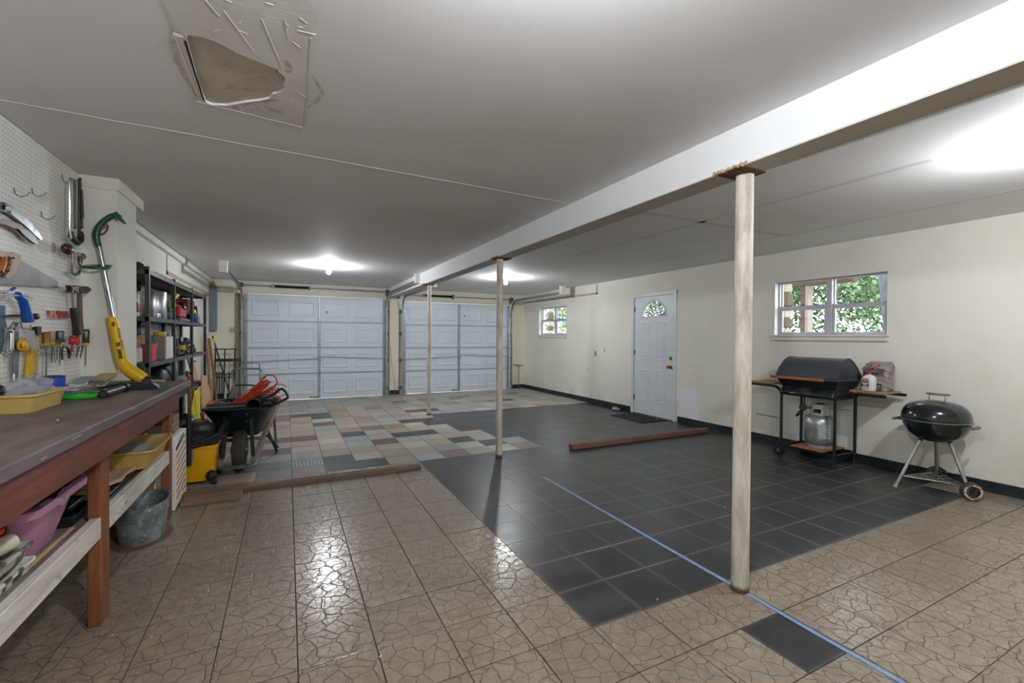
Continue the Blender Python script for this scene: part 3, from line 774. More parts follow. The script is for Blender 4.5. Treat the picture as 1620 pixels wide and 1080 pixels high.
mt.tube([(xd + .012, fy + .055*math.cos(PI*i/10), fz + .055*math.sin(PI*i/10)) for i in range(11)], .009, 6)
P(slab, 'glazing_bars', mt, M_doorw)
def glass_mat():
    m, nt, b = nodes('window_glass'); nt.nodes.remove(b); out = nt.nodes['Material Output']
    tr = N(nt, 'ShaderNodeBsdfTransparent'); gl = N(nt, 'ShaderNodeBsdfGlossy'); gl.inputs['Roughness'].default_value = .02
    tr.inputs[0].default_value = (.93, .95, .94, 1)
    lw = N(nt, 'ShaderNodeLayerWeight'); lw.inputs[0].default_value = .5
    f5 = math_(nt, 'MULTIPLY_ADD', math_(nt, 'POWER', lw.outputs['Facing'], 5), .9, .04); mx = N(nt, 'ShaderNodeMixShader')
    L(nt, f5, mx.inputs[0]); L(nt, tr.outputs[0], mx.inputs[1]); L(nt, gl.outputs[0], mx.inputs[2]); L(nt, mx.outputs[0], out.inputs[0]); return m
M_glass = glass_mat()
gp = [(fy + fr*math.cos(PI*i/16), fz + fr*.98*math.sin(PI*i/16)) for i in range(17)]
P(slab, 'glass', MB().prism(gp, (xd + .02, 0, 0), (0, 1, 0), (0, 0, 1), .003), M_glass, smooth=0)
for z, big in ((1.005, 0), (.863, 1)):
    k_ = MB().lathe([(0, 0), (.03, 0), (.03, .006), (.022, .01)] + ([(.011, .016), (.011, .035), (.024, .045), (.029, .06), (.024, .072), (0, .076)] if big else [(.02, .016), (0, .018)]), (xd, 3.342, z), (-1, 0, 0), 18)
    if not big: k_.box(xd - .03, 3.338, z - .015, xd - .018, 3.346, z + .015, .002)
    P(dr, 'door_knob' if big else 'deadbolt', k_, M_brass)
for z in (1.83, 1.07, .28): P(dr, 'hinge', MB().cyl((xd - .004, y1 + .004, z - .045), (xd - .004, y1 + .004, z + .045), .007, 8).box(xd - .002, y1 - .018, z - .044, xd, y1, z + .044), M_galvd)
cs = MB().box(XR - .014, y1 + .006, 0, XR + .06, y1 + .065, 2.10, .003).box(XR - .014, y0 - .065, 0, XR + .06, y0 - .006, 2.10, .003).box(XR - .0145, y0 - .065, 2.041, XR + .06, y1 + .065, 2.10, .003)
P(dr, 'casing', cs, M_doorw)
P(dr, 'threshold', MB().box(XR - .005, y0 - .006, 0, XR + .1, y1 + .006, .012, .002), M_galvd)
solo('doormat', 'black rubber doormat before the white entry door', 'mat', MB().box(4.90, 3.33, .0008, 5.41, 4.10, .009, .003), mat('mat_rubber', '1a1c1e', '232528', .9, scale=80, bs=.5))
rg = MB().sheet(lambda u, v: (5.36 + .1*(u-.5) + .02*math.sin(9*v), 4.52 + .16*(v-.5) + .02*math.sin(7*u), .012 + .045*math.sin(PI*u)*math.sin(PI*v)*(1 + .5*math.sin(13*u + 9*v))), 12, 12)
solo('crumpled_rag', 'small crumpled pale rag on the floor left of the door', 'rag', rg, mat('rag', 'b9b3a6', '3f3a34', .9, scale=30, rnd=False), solid=.004)

# ================================================================ windows
M_alu = mat('aluminium_frame', 'c9c7d4', 'b6b4c2', .45, .3)
def window(nm, lb, W, split, mid, latch=True):
    ya, yb, za, zb = W
    t = thing(nm, lb, None, (XR + .08, (ya+yb)/2, za)); t['kind'] = 'structure'
    x = XR + .07; f = .022
    fm = MB().box(x, ya, za, x + .06, ya + f, zb, .002).box(x, yb - f, za, x + .06, yb, zb, .002).box(x, ya, zb - f, x + .06, yb, zb, .002).box(x, ya, za, x + .06, yb, za + f, .002)
    fm.box(x - .006, split - .028, za, x + .06, split + .028, zb, .003)
    P(t, 'frame', fm, M_alu)
    for a, b_ in ((ya + f, split - .028), (split + .028, yb - f)):
        up = MB().box(x + .035, a, mid, x + .055, b_, mid + .03, .002).box(x + .035, a, mid, x + .055, a + .012, zb - f).box(x + .035, b_ - .012, mid, x + .055, b_, zb - f)
        P(t, 'upper_sash', up, M_alu)
        s = .03
        lo = MB().box(x + .006, a, za + f, x + .032, a + s, mid + .028, .002).box(x + .006, b_ - s, za + f, x + .032, b_, mid + .028, .002).box(x + .005, a, mid - .022, x + .033, b_, mid + .03, .002).box(x + .005, a, za + f, x + .033, b_, za + f + .026, .002)
        ls = P(t, 'lower_sash', lo, M_alu)
        P(ls, 'latch', MB().box(x - .004, (a+b_)/2 - .03, mid + .03, x + .012, (a+b_)/2 + .03, mid + .037, .002).cyl((x + .002, (a+b_)/2 - .012, mid + .037), (x + .002, (a+b_)/2 - .012, mid + .05), .008, 8), M_blkp)
        P(t, 'glass', MB().box(x + .045, a, mid, x + .048, b_, zb - f), M_glass, smooth=0)
        P(t, 'glass', MB().box(x + .018, a + s, za + f + .02, x + .021, b_ - s, mid), M_glass, smooth=0)
    sl = MB().box(XR - .045, ya - .03, za - .008, XR + .07, yb + .03, za + .012, .004).box(XR - .03, ya - .02, za - .055, XR, yb + .02, za - .008, .003)
    P(t, 'sill', sl, M_trim)
    P(t, 'reveal_board', MB().box(XR - .004, yb - .004, za, XR + .07, yb, zb, .001).box(XR - .004, ya, zb - .004, XR + .07, yb, zb, .001), M_trim)
window('window_1', 'near aluminium twin window above the grills with a cream sill', W1, 1.012, 1.708)
window('window_2', 'small far aluminium window near the corner', W2, 6.915, 1.725)

# ================================================================ outside the windows
struct('ground', MB().box(XR + WT + .02, YB - 12, -.3, XR + 50, YF + 30, -.2), mat('dry_grass', '74785e', '5c6048', .95, scale=3, kind='World', rnd=False), 'dry lawn outside', smooth=0)
M_porchA = wood('porch_timber', '6d4e43', '523a31', 2, .8, knots=False)
M_porchB = mat('porch_pale_paint', 'a08f88', '92827b', .8)

M_bark = mat('oak_bark', '5f6166', '46484c', .95, scale=14, stretch=(1, 1, .3), bs=.6)
LEAF = [mat('oak_leaves', '637a58', '7f946f', .8, scale=2, rnd=True), mat('pale_oak_leaves', '85977a', 'a0ad91', .8, scale=2), mat('dark_oak_leaves', '48603f', '5f7753', .85, scale=2)]
def tree(x, y, h, r, trunk_r, lean, lm, lb, n=2600, seed=1, cz=None):
    rr = random.Random(seed)
    t = thing('oak_tree', lb, 'tree', (x, y, -.2), 'oak trees outside the windows')
    top = Vector((x + lean[0], y + lean[1], h*.62)); base = Vector((x, y, -.2))
    tk = MB().tube([base.lerp(top, i/6) + Vector((.1*math.sin(i*2.1), .1*math.cos(i*1.7), 0)) * trunk_r * 2 * (0 if i == 0 else 1) for i in range(7)], [trunk_r*(1.15 - .09*i) for i in range(7)], 10)
    P(t, 'trunk', tk, M_bark)
    ends = []
    for i in range(9):
        a = rr.uniform(0, 2*PI); s = base.lerp(top, rr.uniform(.4, 1)); e = top + Vector((math.cos(a)*r*.8, math.sin(a)*r*.8, rr.uniform(-.5, .5)*r))
        mid = s.lerp(e, .5) + Vector((0, 0, .15*r)); P(t, 'branch', MB().tube([s, s.lerp(mid, .5), mid, mid.lerp(e, .5) + Vector((0, .1, .1)), e], [trunk_r*.4, trunk_r*.3, trunk_r*.22, trunk_r*.14, .015], 6), M_bark); ends += [e, mid]
    lf = MB(); C = top + Vector((0, 0, r*.1 if cz is None else cz))
    for i in range(n):
        if rr.random() < .75:
            c = rr.choice(ends) + Vector((rr.gauss(0, 1), rr.gauss(0, 1), rr.gauss(0, .8))) * r * .26
        else:
            c = C + Vector((rr.gauss(0, 1), rr.gauss(0, 1), rr.gauss(0, .8))) * r * .5
        s = rr.uniform(.045, .095); a = Vector((rr.gauss(0, 1), rr.gauss(0, 1), rr.gauss(0, 1))).normalized(); b_ = a.orthogonal().normalized()
        b2 = a.cross(b_)
        lf.add([c - b_*s, c + b2*s*.55, c + b_*s, c - b2*s*.55], [(0, 1, 2, 3)])
    me = mesh_of(lf, 'foliage', 0, minv=root_M(t).inverted(), recalc=False); me.materials.append(lm)
    o = bpy.data.objects.new('foliage', me); COL.objects.link(o); o.parent = t; o['kind'] = 'stuff'
    return t
def ground_tube(mb, p, q, w): mb.bar(p, q, w, w, .01)
px_ = 8.6
bz_ = on('x', px_, 1262, 453).z
c0, c1 = on('x', px_, 1265.5, 500), on('x', px_, 1273, 500); c2 = on('x', px_ + .02, 1279, 500)
t = thing('porch_post', 'brown and pale painted porch post outside the near window', 'post', (px_ + .08, (c0.y + c2.y)/2, -.2))
P(t, 'brown_face', MB().box(px_, c1.y, -.2, px_ + .16, c0.y, bz_, .005), M_porchA)
P(t, 'pale_face', MB().box(px_, c2.y, -.2, px_ + .16, c1.y - .001, bz_, .005), M_porchB)
t = thing('porch_roof', 'timber porch beam with rafters outside the near window', 'roof', (px_ + .1, 2.4, 2.6))
P(t, 'beam', MB().box(px_ - .03, c2.y - .75, bz_, px_ + .12, 5.5, bz_ + .2, .005), M_porchA)
for y in (2.0, 2.6, 3.2, 3.8): P(t, 'rafter', MB().bar((px_ + .5, y, 2.66), (XR + WT + .05, y, 3.1), .06, .14, .004), M_porchB)
P(t, 'rafter', MB().bar((px_ + 1.3, 1.0, 2.78), (XR + WT + .3, .75, 3.0), .07, .14, .004), M_porchB)
P(t, 'deck', MB().bar((px_ + .8, 2.9, 2.75), (XR + WT + .02, 2.9, 3.18), 2.0, .03, .004), M_porchB)
# stone pier beside each window
M_st = [mat('limestone', '979085', '837969', .9, scale=12), mat('brown_stone', '5a4d3b', '40362a', .9, scale=12)]
def pier(x, y, lb, h=2.9):
    t = thing('stone_pier', lb, 'pier', (x, y, -.2))
    z = -.2; i = 0
    while z < h:
        hh = .16 + .06*((i*7) % 3)/2
        P(t, 'stone', MB().box(x - .09, y - .03 - .02*(i % 2), z, x + .09, y + .09, z + hh - .012, .015), M_st[i % 2]); z += hh; i += 1
q = on('x', 7.0, 1243, 500); pier(7.2, q.y + .10, 'rough stone pier at the left edge of the near window view')
q = on('x', 6.8, 865, 508); pier(7.0, q.y + .12, 'rough stone pier seen through the small far window')
tw = on('x', 10, 1386, 440); tb = on('x', 10, 1400, 522)
tr_ = thing('oak_tree', 'big leaning grey tree trunk at the right of the near window view', 'tree', (10.4, tb.y - .35, -.2))
P(tr_, 'trunk', MB().tube([(10.3, tb.y - .50, -.2), (10.3, tb.y - .27, 1.0), (10.3, tw.y - .20, 2.7), (10.3, tw.y - .05, 4.2), (10.3, tw.y + .3, 5.6)], [.44, .34, .30, .24, .2], 14), M_bark)
P(tr_, 'branch', MB().tube([(10.3, tw.y - .2, 3.6), (10.8, tw.y - .9, 4.6), (11.2, tw.y - 1.4, 5.2)], [.13, .09, .04], 8), M_bark)
k = 0
for (x, y, r, lm, lb) in ((13.5, 3.4, 1.9, 0, 'mid green oak outside, left of the porch post view'), (12.6, 7.2, 2.0, 2, 'dark green oak behind the porch post'),
                          (14.5, 1.2, 1.9, 1, 'pale green oak in the middle of the near window view'), (17.5, 5.2, 2.6, 1, 'pale oak far behind the lawn'),
                          (18.0, -.8, 2.6, 0, 'green oak behind the leaning trunk'), (12.6, 10.9, 1.9, 2, 'dark green oak seen through the fan light of the door'), (11.5, 14.5, 2.2, 1, 'pale oak seen through the small far window'), (15.5, 19.5, 2.8, 0, 'green oak beyond the small far window')):
    k += 1
    tree(x, y, 5.2 if x < 17 else 6, r, .12, (.3, .2 if k % 2 else -.4), LEAF[lm], lb, 8500, k, -.9)
# ================================================================ workbench
W_red = wood('red_brown_timber', '82463a', '572f28', 1, .62, 3)
W_redv = wood('red_brown_post', 'a2643c', '633524', 2, .6, 3)
W_top = mat('bench_top_board', '7e7066', '564a47', .55, scale=3, stretch=(3, .8, 1), lo=.3, hi=.65, bs=.12, spots='9a8b80', spot_t=.7, spot_s=9)
W_edge = mat('bench_top_edge', '71646a', '574a4f', .55, scale=10, stretch=(1, .3, 1), spots='b9aeb0', spot_t=.72)
W_white = wood('white_washed_timber', 'e9e6e0', 'b9b0a6', 1, .7, 3)
W_grey = wood('grey_board', '8d8580', '625952', 1, .75, 3)
W_raw = wood('raw_pine', 'c9a67f', 'a67e58', 1, .7, 3)
BT = .965
bn = thing('workbench', 'long workbench with dark scuffed top, red-brown apron and white lower shelf rail', 'workbench', (-1.04, .6, 0))
P(bn, 'worktop', MB().box(XP + .002, -1.3, BT - .038, -.75, 2.05, BT, .004).box(-1.095, 2.05, BT - .038, -.75, 2.47, BT, .004), W_top, label='dark scuffed board')
P(bn, 'edge_strip', MB().box(-.75, -1.3, BT - .042, -.742, 2.47, BT - .001, .002), W_edge)
P(bn, 'apron', MB().box(-.80, -1.3, .785, -.764, 2.13, BT - .04, .004), W_red, label='red-brown apron board')
P(bn, 'leg', MB().box(-.85, .70, 0, -.802, .815, .90, .004), W_redv); P(bn, 'leg', MB().bar((-.826, 2.062, 0), (-.826, 2.085, .9), .048, .084, .004, (0, 1, 0)), W_redv)
P(bn, 'leg', MB().box(XP + .02, .70, 0, XP + .068, .79, .92, .004), W_redv); P(bn, 'leg', MB().box(-1.16, 1.93, 0, -1.11, 2.02, .92, .004), W_redv)
P(bn, 'cross_rail', MB().box(XP + .02, 2.0, .80, -.80, 2.038, .92, .003), W_redv)
P(bn, 'shelf_rail', MB().box(-.84, -1.3, .405, -.801, .70, .50, .003).box(-.84, .815, .405, -.801, 2.02, .50, .003), W_white, label='white-washed rail')
for x0, x1 in ((-1.27, -1.17), (-1.165, -1.06), (-1.055, -.95), (-.945, -.845)):
    P(bn, 'shelf_board', MB().box(x0, -1.3, .47, x1, 2.02, .489, .002), W_grey)
P(bn, 'batten', MB().bar((-.868, -1.3, .497), (-.872, .62, .497), .016, .012, .003), W_raw)
P(bn, 'chipped_edge', MB().box(-.7415, .2, .952, -.7405, .30, .957).box(-.7415, -.02, .935, -.7405, .02, .94).box(-.7415, 1.45, .955, -.7405, 1.6, .959).box(-.7415, .9, .957, -.7405, 1.0, .961), mat('bare_chip', 'bfa488', 'a28668', .8), kind='stuff', smooth=0)

def tubbox(x0, y0, x1, y1, z0, z1, flare=.02, rim=.012, th=.004, rnd=.03, n=6, sub=None):
    """open rounded plastic tub: outer wall, rolled rim, inner wall, floor"""
    def loop(i, z):
        a0, b0, a1, b1 = x0 + i, y0 + i, x1 - i, y1 - i; r = max(rnd - max(i, 0) * .3, .008); out = []
        for cx_, cy_, s in ((a1 - r, b1 - r, 0), (a0 + r, b1 - r, 1), (a0 + r, b0 + r, 2), (a1 - r, b0 + r, 3)):
            for k in range(n): a = PI/2*(s + k/(n-1)); out.append((cx_ + r*math.cos(a), cy_ + r*math.sin(a), z))
        return out
    rings = [loop(flare, z0), loop(flare*.4, z0 + (z1-z0)*.6), loop(0, z1 - .012), loop(-rim, z1 - .01), loop(-rim, z1), loop(th*.5, z1), loop(flare*.4 + th, z0 + (z1-z0)*.6), loop(flare + th, z0 + th)]
    k = len(rings[0]); vs = [v for r_ in rings for v in r_]; fs = []
    for i in range(len(rings) - 1): fs += [(i*k+j, i*k+(j+1) % k, (i+1)*k+(j+1) % k, (i+1)*k+j) for j in range(k)]
    fs += [tuple(range(k)), tuple((len(rings)-1)*k + j for j in range(k))]
    return MB().add(vs, fs)
M_ytub = mat('mustard_plastic', 'd0b26a', 'c0a058', .45, scale=3)
M_pink = mat('pink_plastic', 'b583a0', '9d6b88', .42, scale=4)
t = thing('dish_tub', 'mustard plastic dish tub on the bench, full of clear bags', 'tub', (-1.2, 1.09, BT))
P(t, 'body', tubbox(-1.285, .90, -1.10, 1.27, BT + .001, BT + .088, .018, .008), M_ytub)
P(t, 'rib', MB().box(-1.116, 1.075, BT + .004, -1.109, 1.082, BT + .06, .002), M_ytub)
def clear_mat(name, tint, al=.45):
    m, nt, b = nodes(name); b.inputs['Base Color'].default_value = rgb(tint); b.inputs['Roughness'].default_value = .12
    b.inputs['Alpha'].default_value = al; b.inputs['Specular IOR Level'].default_value = .9; bump(nt, b, noise(nt, coords(nt, kind='World'), 60, 4), .8, .01); return m
M_clear = clear_mat('clear_polythene', 'cfd3dc', .32); M_clear2 = clear_mat('cloudy_polythene', 'bcc3d0', .5)
def blob(c, r, seed, n=22, m=14, amp=.25, squash=.6):
    rr = random.Random(seed); ph = [(rr.uniform(2, 6), rr.uniform(2, 6), rr.uniform(0, 6), rr.uniform(.3, 1)) for _ in range(6)]
    def f(u, v):
        a, b_ = 2*PI*u, PI*v
        k = 1 + amp*sum(w*math.sin(p*a + s)*math.sin(q*b_ + s*2) for p, q, s, w in [(round(p), q, s, w) for p, q, s, w in ph])/2.2
        return (c[0] + r[0]*k*math.sin(b_)*math.cos(a), c[1] + r[1]*k*math.sin(b_)*math.sin(a), max(c[2] - r[2]*squash, c[2] - r[2]*math.cos(b_)*k))
    return MB().sheet(f, n, m, cu=True)
solo('plastic_bag', 'crumpled clear plastic bag in the front of the mustard tub', 'bag', blob((-1.19, 1.02, BT + .09), (.075, .09, .05), 3, 30, 18, .4), M_clear, smooth=25)
solo('plastic_bag', 'second clear plastic bag heaped at the back of the mustard tub', 'bag', blob((-1.2, 1.19, BT + .10), (.07, .075, .055), 8, 30, 18, .4), M_clear2, smooth=25)
solo('black_pouch', 'black pouch lying behind the clear bags on the left', 'pouch', blob((-1.24, .93, BT + .105), (.03, .07, .03), 5, 16, 10, .2), M_blkp)
M_bluec = mat('blue_paper_label', '1f57c9', '1a49ad', .45)
t = thing('tape_can', 'short blue can with a pale chevron on its label', 'can', (-1.232, 1.47, BT))
P(t, 'can', MB().lathe([(0, 0), (.053, 0), (.055, .004), (.055, .128), (.053, .13), (.048, .13), (.048, .124), (0, .124)], (-1.232, 1.47, BT), n=28), M_bluec)
P(t, 'rim', MB().lathe([(.055, .126), (.057, .128), (.057, .134), (.05, .134), (.05, .126)], (-1.232, 1.47, BT), n=28), mat('dark_rim', '3a3f46', '2c3036', .4))
lgm = MB()
for k in range(4):
    lgm.bar((-1.185 + .001*k, 1.435 + .012*k, BT + .05 + .018*(k % 2)), (-1.185 + .001*(k+1), 1.447 + .012*k, BT + .05 + .018*((k+1) % 2)), .002, .005)
P(t, 'label_mark', lgm, mat('white_print', 'f2f2f2', 'e6e6e6', .6), kind='stuff', smooth=0)
# clear box of papers
t = thing('clear_box', 'clear plastic box holding loose papers beside the blue can', 'box', (-1.23, 1.80, BT))
P(t, 'body', tubbox(-1.285, 1.66, -1.175, 1.96, BT + .001, BT + .055, .006, .003, .002, .01), M_clear2)
for i, (w, r_, c) in enumerate(((.1, .1, 'd6d2cc'), (.09, -.3, 'bfb3a0'), (.085, .25, 'e4e2dd'), (.08, -.1, '9aa3ad'))):
    solo('paper_bundle', ['creased white paper sheaf in the clear box', 'tan envelope bundle in the clear box', 'white folded sheet on the papers in the clear box', 'grey leaflet topmost in the clear box'][i], 'paper',
         MB().cbox((-1.23, 1.72 + .05*i, BT + .022 + .016*i), (w, .16, .008), .002, rz=r_, rx=.12*(i - 1)), mat('paper%d' % i, c, None, .8), group=None)
for i in range(5):
    solo('envelope', ['worn tan envelope', 'brown envelope with a folded edge', 'pale envelope', 'grey envelope', 'buff envelope on top'][i] + ' in the leaning stack by the pilaster', 'envelope',
         MB().cbox((-1.2 + .01*i, 1.985 + .004*i, BT + .012 + .017*i), (.1, .13, .012), .002, rz=.25 - .14*i, rx=.3), mat('env%d' % i, ('a38d70', '8e7a60', 'c9bfae', '8f9296', 'c2a77c')[i], None, .85))
solo('card_tray', 'open grey-brown card tray of letters at the pilaster foot', 'tray', MB().box(-1.15, 1.93, BT, -1.0, 2.04, BT + .006).box(-1.15, 2.034, BT, -1.0, 2.04, BT + .05).box(-1.15, 1.93, BT, -1.144, 2.04, BT + .045).box(-1.006, 1.93, BT, -1.0, 2.04, BT + .04), mat('card_brown', '84776a', '6f6459', .9))
# green ring dish with tools
t = thing('ring_dish', 'bright green round dish with small steel tools', 'dish', (-1.12, 1.52, BT))
P(t, 'rim', MB().lathe([(0, 0), (.088, 0), (.098, .003), (.101, .02), (.098, .024), (.092, .02), (.088, .005), (0, .004)], (-1.12, 1.52, BT), n=36), mat('bright_green_plastic', '3fd13a', '35bd31', .4))
for i, (dx, dy, a, l) in enumerate(((-.03, -.02, .2, .15), (0, .0, -.3, .16), (.03, .03, .5, .14), (-.02, .04, 1.2, .1))):
    m_ = MB().bar((-1.12 + dx - l/2*math.cos(a), 1.52 + dy - l/2*math.sin(a), BT + .02 + .005*i), (-1.12 + dx + l/2*math.cos(a), 1.52 + dy + l/2*math.sin(a), BT + .026 + .005*i), .009, .005, .0015)
    m_.cbox((-1.12 + dx + l/2*math.cos(a), 1.52 + dy + l/2*math.sin(a), BT + .026 + .005*i), (.022, .022, .007), .003, rz=a)
    solo('small_spanner', ['small steel spanner at the front of the green dish', 'long steel spanner across the green dish', 'short steel spanner at the right of the green dish', 'stub steel spanner at the back of the green dish'][i], 'spanner', m_, M_chrome)
# vacuum floor nozzle
t = thing('vacuum_nozzle', 'black T-shaped vacuum floor nozzle lying on the bench', 'nozzle', (-1.0, 1.7, BT))
nz = MB().tube([(-1.0, 1.44, BT + .022), (-.995, 1.6, BT + .024), (-.985, 1.76, BT + .028)], [.022, .0205, .021], 20, cap=False)
nz.tube([(-1.0, 1.44, BT + .022), (-.985, 1.7, BT + .026)], [.018, .018], 20, cap=True)
P(t, 'tube', nz, mat('grey_black_plastic', '3a3d41', '2d3033', .4))
P(t, 'head', MB().prism([(-1.14, BT + .003), (-.83, BT + .003), (-.835, BT + .02), (-.86, BT + .042), (-.95, BT + .05), (-1.03, BT + .05), (-1.12, BT + .03), (-1.145, BT + .02)], (0, 1.84, 0), (1, 0, 0), (0, 0, 1), -.07), M_blkp)
P(t, 'collar', MB().lathe([(.024, 0), (.027, .01), (.027, .05), (.024, .06)], (-.984, 1.73, BT + .028), 'Y', 20), M_blkp)
solo('black_folder', 'flat black plastic folder against the pilaster', 'folder', MB().cbox((-1.15, 2.0, BT + .01), (.2, .1, .018), .004, rz=.1, rx=.04), M_blkp)
solo('black_folder', 'thin grey-black folder on top of the flat black one', 'folder', MB().cbox((-1.10, 2.0, BT + .026), (.17, .1, .010), .003, rz=-.1, rx=-.02), mat('grey_folder', '565a5c', '45494b', .5))
solo('wood_strip', 'short yellow wood strip at the back of the bench end', 'strip', MB().cbox((-.98, 2.43, BT + .008), (.15, .04, .014), .002, rz=-.35), mat('yellow_strip', 'c8a961', 'b59550', .7))
solo('white_chip', 'tiny white chip on the dark bench top', 'chip', MB().cbox((-.92, .62, BT + .003), (.006, .03, .005), .002, rz=.5), M_trim)
solo('crumpled_plastic', 'scrap of crumpled clear film at the far bench corner', 'scrap', blob((-.80, 2.45, BT + .02), (.035, .035, .022), 12, 16, 10, .3), M_clear)
# string trimmer leaning on the pilaster
ty = 2.03
def tp(px, py, y=ty): return on('y', y, px, py)
tr = thing('string_trimmer', 'green and yellow string trimmer leaning on the pilaster', 'string trimmer', tuple(tp(235, 606)))
M_grn = mat('green_plastic', '0f5c3c', '0c4c31', .38); M_yel = mat('yellow_plastic', 'e8bc1c', 'd8aa14', .4)
hpts = [tp(186, 341), tp(178, 343), tp(168, 350), tp(158, 359), tp(153, 368), tp(152, 378), tp(155, 390), tp(158.5, 389)]
hpts[-1] = tp(157.5, 392)
P(tr, 'handle', MB().tube([tp(192, 343), tp(184, 338.5), tp(174, 343), tp(163, 351), tp(155, 361), tp(152, 372), tp(154, 383), tp(156.5, 390)], [.008, .016, .018, .019, .02, .02, .018, .017], 14), M_grn)
P(tr, 'handle_hook', MB().prism([(0, 0), (.05, -.075), (.035, -.08), (-.02, -.035)], tuple(tp(184, 334, ty - .012)), (1, 0, 0), (0, 0, 1), -.024), M_grn)
P(tr, 'trigger', MB().tube([tp(158, 365), tp(163, 360), tp(168, 357)], [.007, .009, .006], 8), mat('red_plastic', 'b93027', 'a32a22', .4), label='red trigger')
P(tr, 'trigger_guard', MB().tube([tp(158, 371), tp(165, 369), tp(170, 363), tp(171, 357), tp(168, 354)], .004, 6), M_blkp)
P(tr, 'shaft', MB().tube([tp(156.5, 388), tp(180, 502)], .0145, 18), M_chrome, label='bare aluminium shaft')
P(tr, 'side_handle', MB().tube([tp(130, 422, ty - .06), tp(150, 424, ty - .09), tp(172, 423, ty - .05), tp(176, 421, ty + .0), tp(158, 420, ty + .01), tp(135, 421, ty - .02)], .0085, 10, closed=True), M_grn)
bd = MB().tube([tp(175, 501), tp(178, 508), tp(182, 525), tp(187, 550), tp(193, 572), tp(201, 584)], [.024, .03, .031, .034, .036, .04], 18)
P(tr, 'motor_body', bd, M_yel)
P(tr, 'motor_hood', MB().tube([tp(196, 573), tp(201, 583), tp(214, 592), tp(227, 600)], [.034, .043, .045, .040], 18), M_yel)
P(tr, 'hood_ring', MB().tube([tp(226, 594), tp(229, 601.5)], [.046, .044], 18), M_yel) if 0 else None
P(tr, 'spool', MB().tube([tp(226, 600), tp(234, 604)], [.034, .036], 16).tube([tp(234, 604), tp(239, 607)], [.022, .018], 12).tube([tp(233, 600), tp(240, 595)], .004, 6).tube([tp(236, 606), tp(243, 609)], .005, 6), M_blkp)
P(tr, 'switch', MB().ell(tuple(tp(179.5, 512.5, ty - .03)), (.009, .006, .018), 12, 8), mat('red_plastic', 'b93027', 'a32a22', .4), label='red oval switch')
vt = MB()
for i in range(5): vt.bar(tp(186.5 + i*.5, 520 + 3.2*i, ty - .026), tp(190 + i*.5, 519.5 + 3.2*i, ty - .018), .006, .004)
for i in range(5): vt.bar(tp(190.5 + i*.5, 538 + 3.2*i, ty - .028), tp(194 + i*.5, 537.5 + 3.2*i, ty - .018), .006, .004)
P(tr, 'vent_slot', vt, mat('vent_dark', '5a4a10', '4a3c0c', .7), kind='stuff')
lbm = MB().bar(tp(186, 541.5, ty - .037), tp(187.5, 547.5, ty - .037), .022, .002, up=(0, 1, 0)).bar(tp(188.5, 552, ty - .038), tp(191.5, 567, ty - .04), .02, .002, up=(0, 1, 0))
P(tr, 'label', lbm, mat('label_print', '77731c', '2f3a1c', .6, scale=90, lo=.45, hi=.55), label='printed green and black label')

# ---- under the bench
pk = thing('pink_tub', 'big pink plastic tub on the bench shelf left of the near leg', 'tub', (-1.03, .36, .49))
def pink_loop(i, z, ext=0):
    a0, b0, a1, b1 = -1.24 + i, .17 + 1.6*i, -.835 - i + ext, .64 - i; r = .06; out = []
    for cx_, cy_, s in ((a1 - r, b1 - r, 0), (a0 + r, b1 - r, 1), (a0 + r, b0 + r, 2), (a1 - r, b0 + r, 3)):
        for k in range(6):
            a = PI/2*(s + k/5); out.append((cx_ + r*math.cos(a), cy_ + r*math.sin(a), z))
    return out
rings = []
for i, z, e in ((.07, .492, 0), (.045, .58, 0), (.012, .70, 0), (-.006, .702, .004), (-.008, .688, .004), (-.012, .688, .004), (-.012, .716, .006), (.008, .719, 0), (.018, .706, 0), (.05, .58, 0), (.075, .497, 0)):
    lp = pink_loop(i, z, e)
    if z > .68:
        # dip in the rim at the middle of the long side, a hand hold
        lp = [(x, y, zz) for x, y, zz in lp]
    rings.append(lp)
def densify(l):
    out = []
    for a, b_ in zip(l, l[1:] + l[:1]):
        d = (Vector(b_) - Vector(a)).length; n = max(1, int(d / .03))
        for q in range(n): out.append(tuple(Vector(a).lerp(Vector(b_), q/n)))
    return out
rings2 = [densify(r_) for r_ in rings]; k = min(len(r_) for r_ in rings2)
def resample(l, n):
    m = len(l); return [tuple(Vector(l[int(i*m/n) % m]).lerp(Vector(l[(int(i*m/n) + 1) % m]), (i*m/n) % 1)) for i in range(n)]
rings2 = [resample(r_, 64) for r_ in rings2]
for j, r_ in enumerate(rings2):
    if r_[0][2] > .68: rings2[j] = [(x, y, zz - (.02*math.exp(-((y - .37)/.03)**4) if x > -.92 else 0)) for x, y, zz in r_]
k = 64; vs = [v for r_ in rings2 for v in r_]; fs = []
for i in range(len(rings2) - 1): fs += [(i*k+j, i*k+(j+1) % k, (i+1)*k+(j+1) % k, (i+1)*k+j) for j in range(k)]
fs += [tuple(range(k)), tuple((len(rings2)-1)*k + j for j in range(k))]
P(pk, 'body', MB().add(vs, fs), M_pink, smooth=50)
M_tray = mat('paint_caked_metal', 'c9c6bb', '5d584f', .6, .2, scale=14, lo=.45, hi=.55)
for i, (z, lb) in enumerate(((.492, 'paint-spattered white tray, lowest at the left edge'), (.545, 'metal roller tray with dried paint resting on the white one'))):
    t = tubbox(-1.02, -.05 + .01*i, -.852 - .01*i, .235 + .01*i, z, z + .048, .012, .006, .003, .012); solo('roller_tray', lb, 'tray', t, M_tray if i else mat('spattered_white', 'dcd8ce', '4f4438', .6, scale=18, lo=.5, hi=.58))
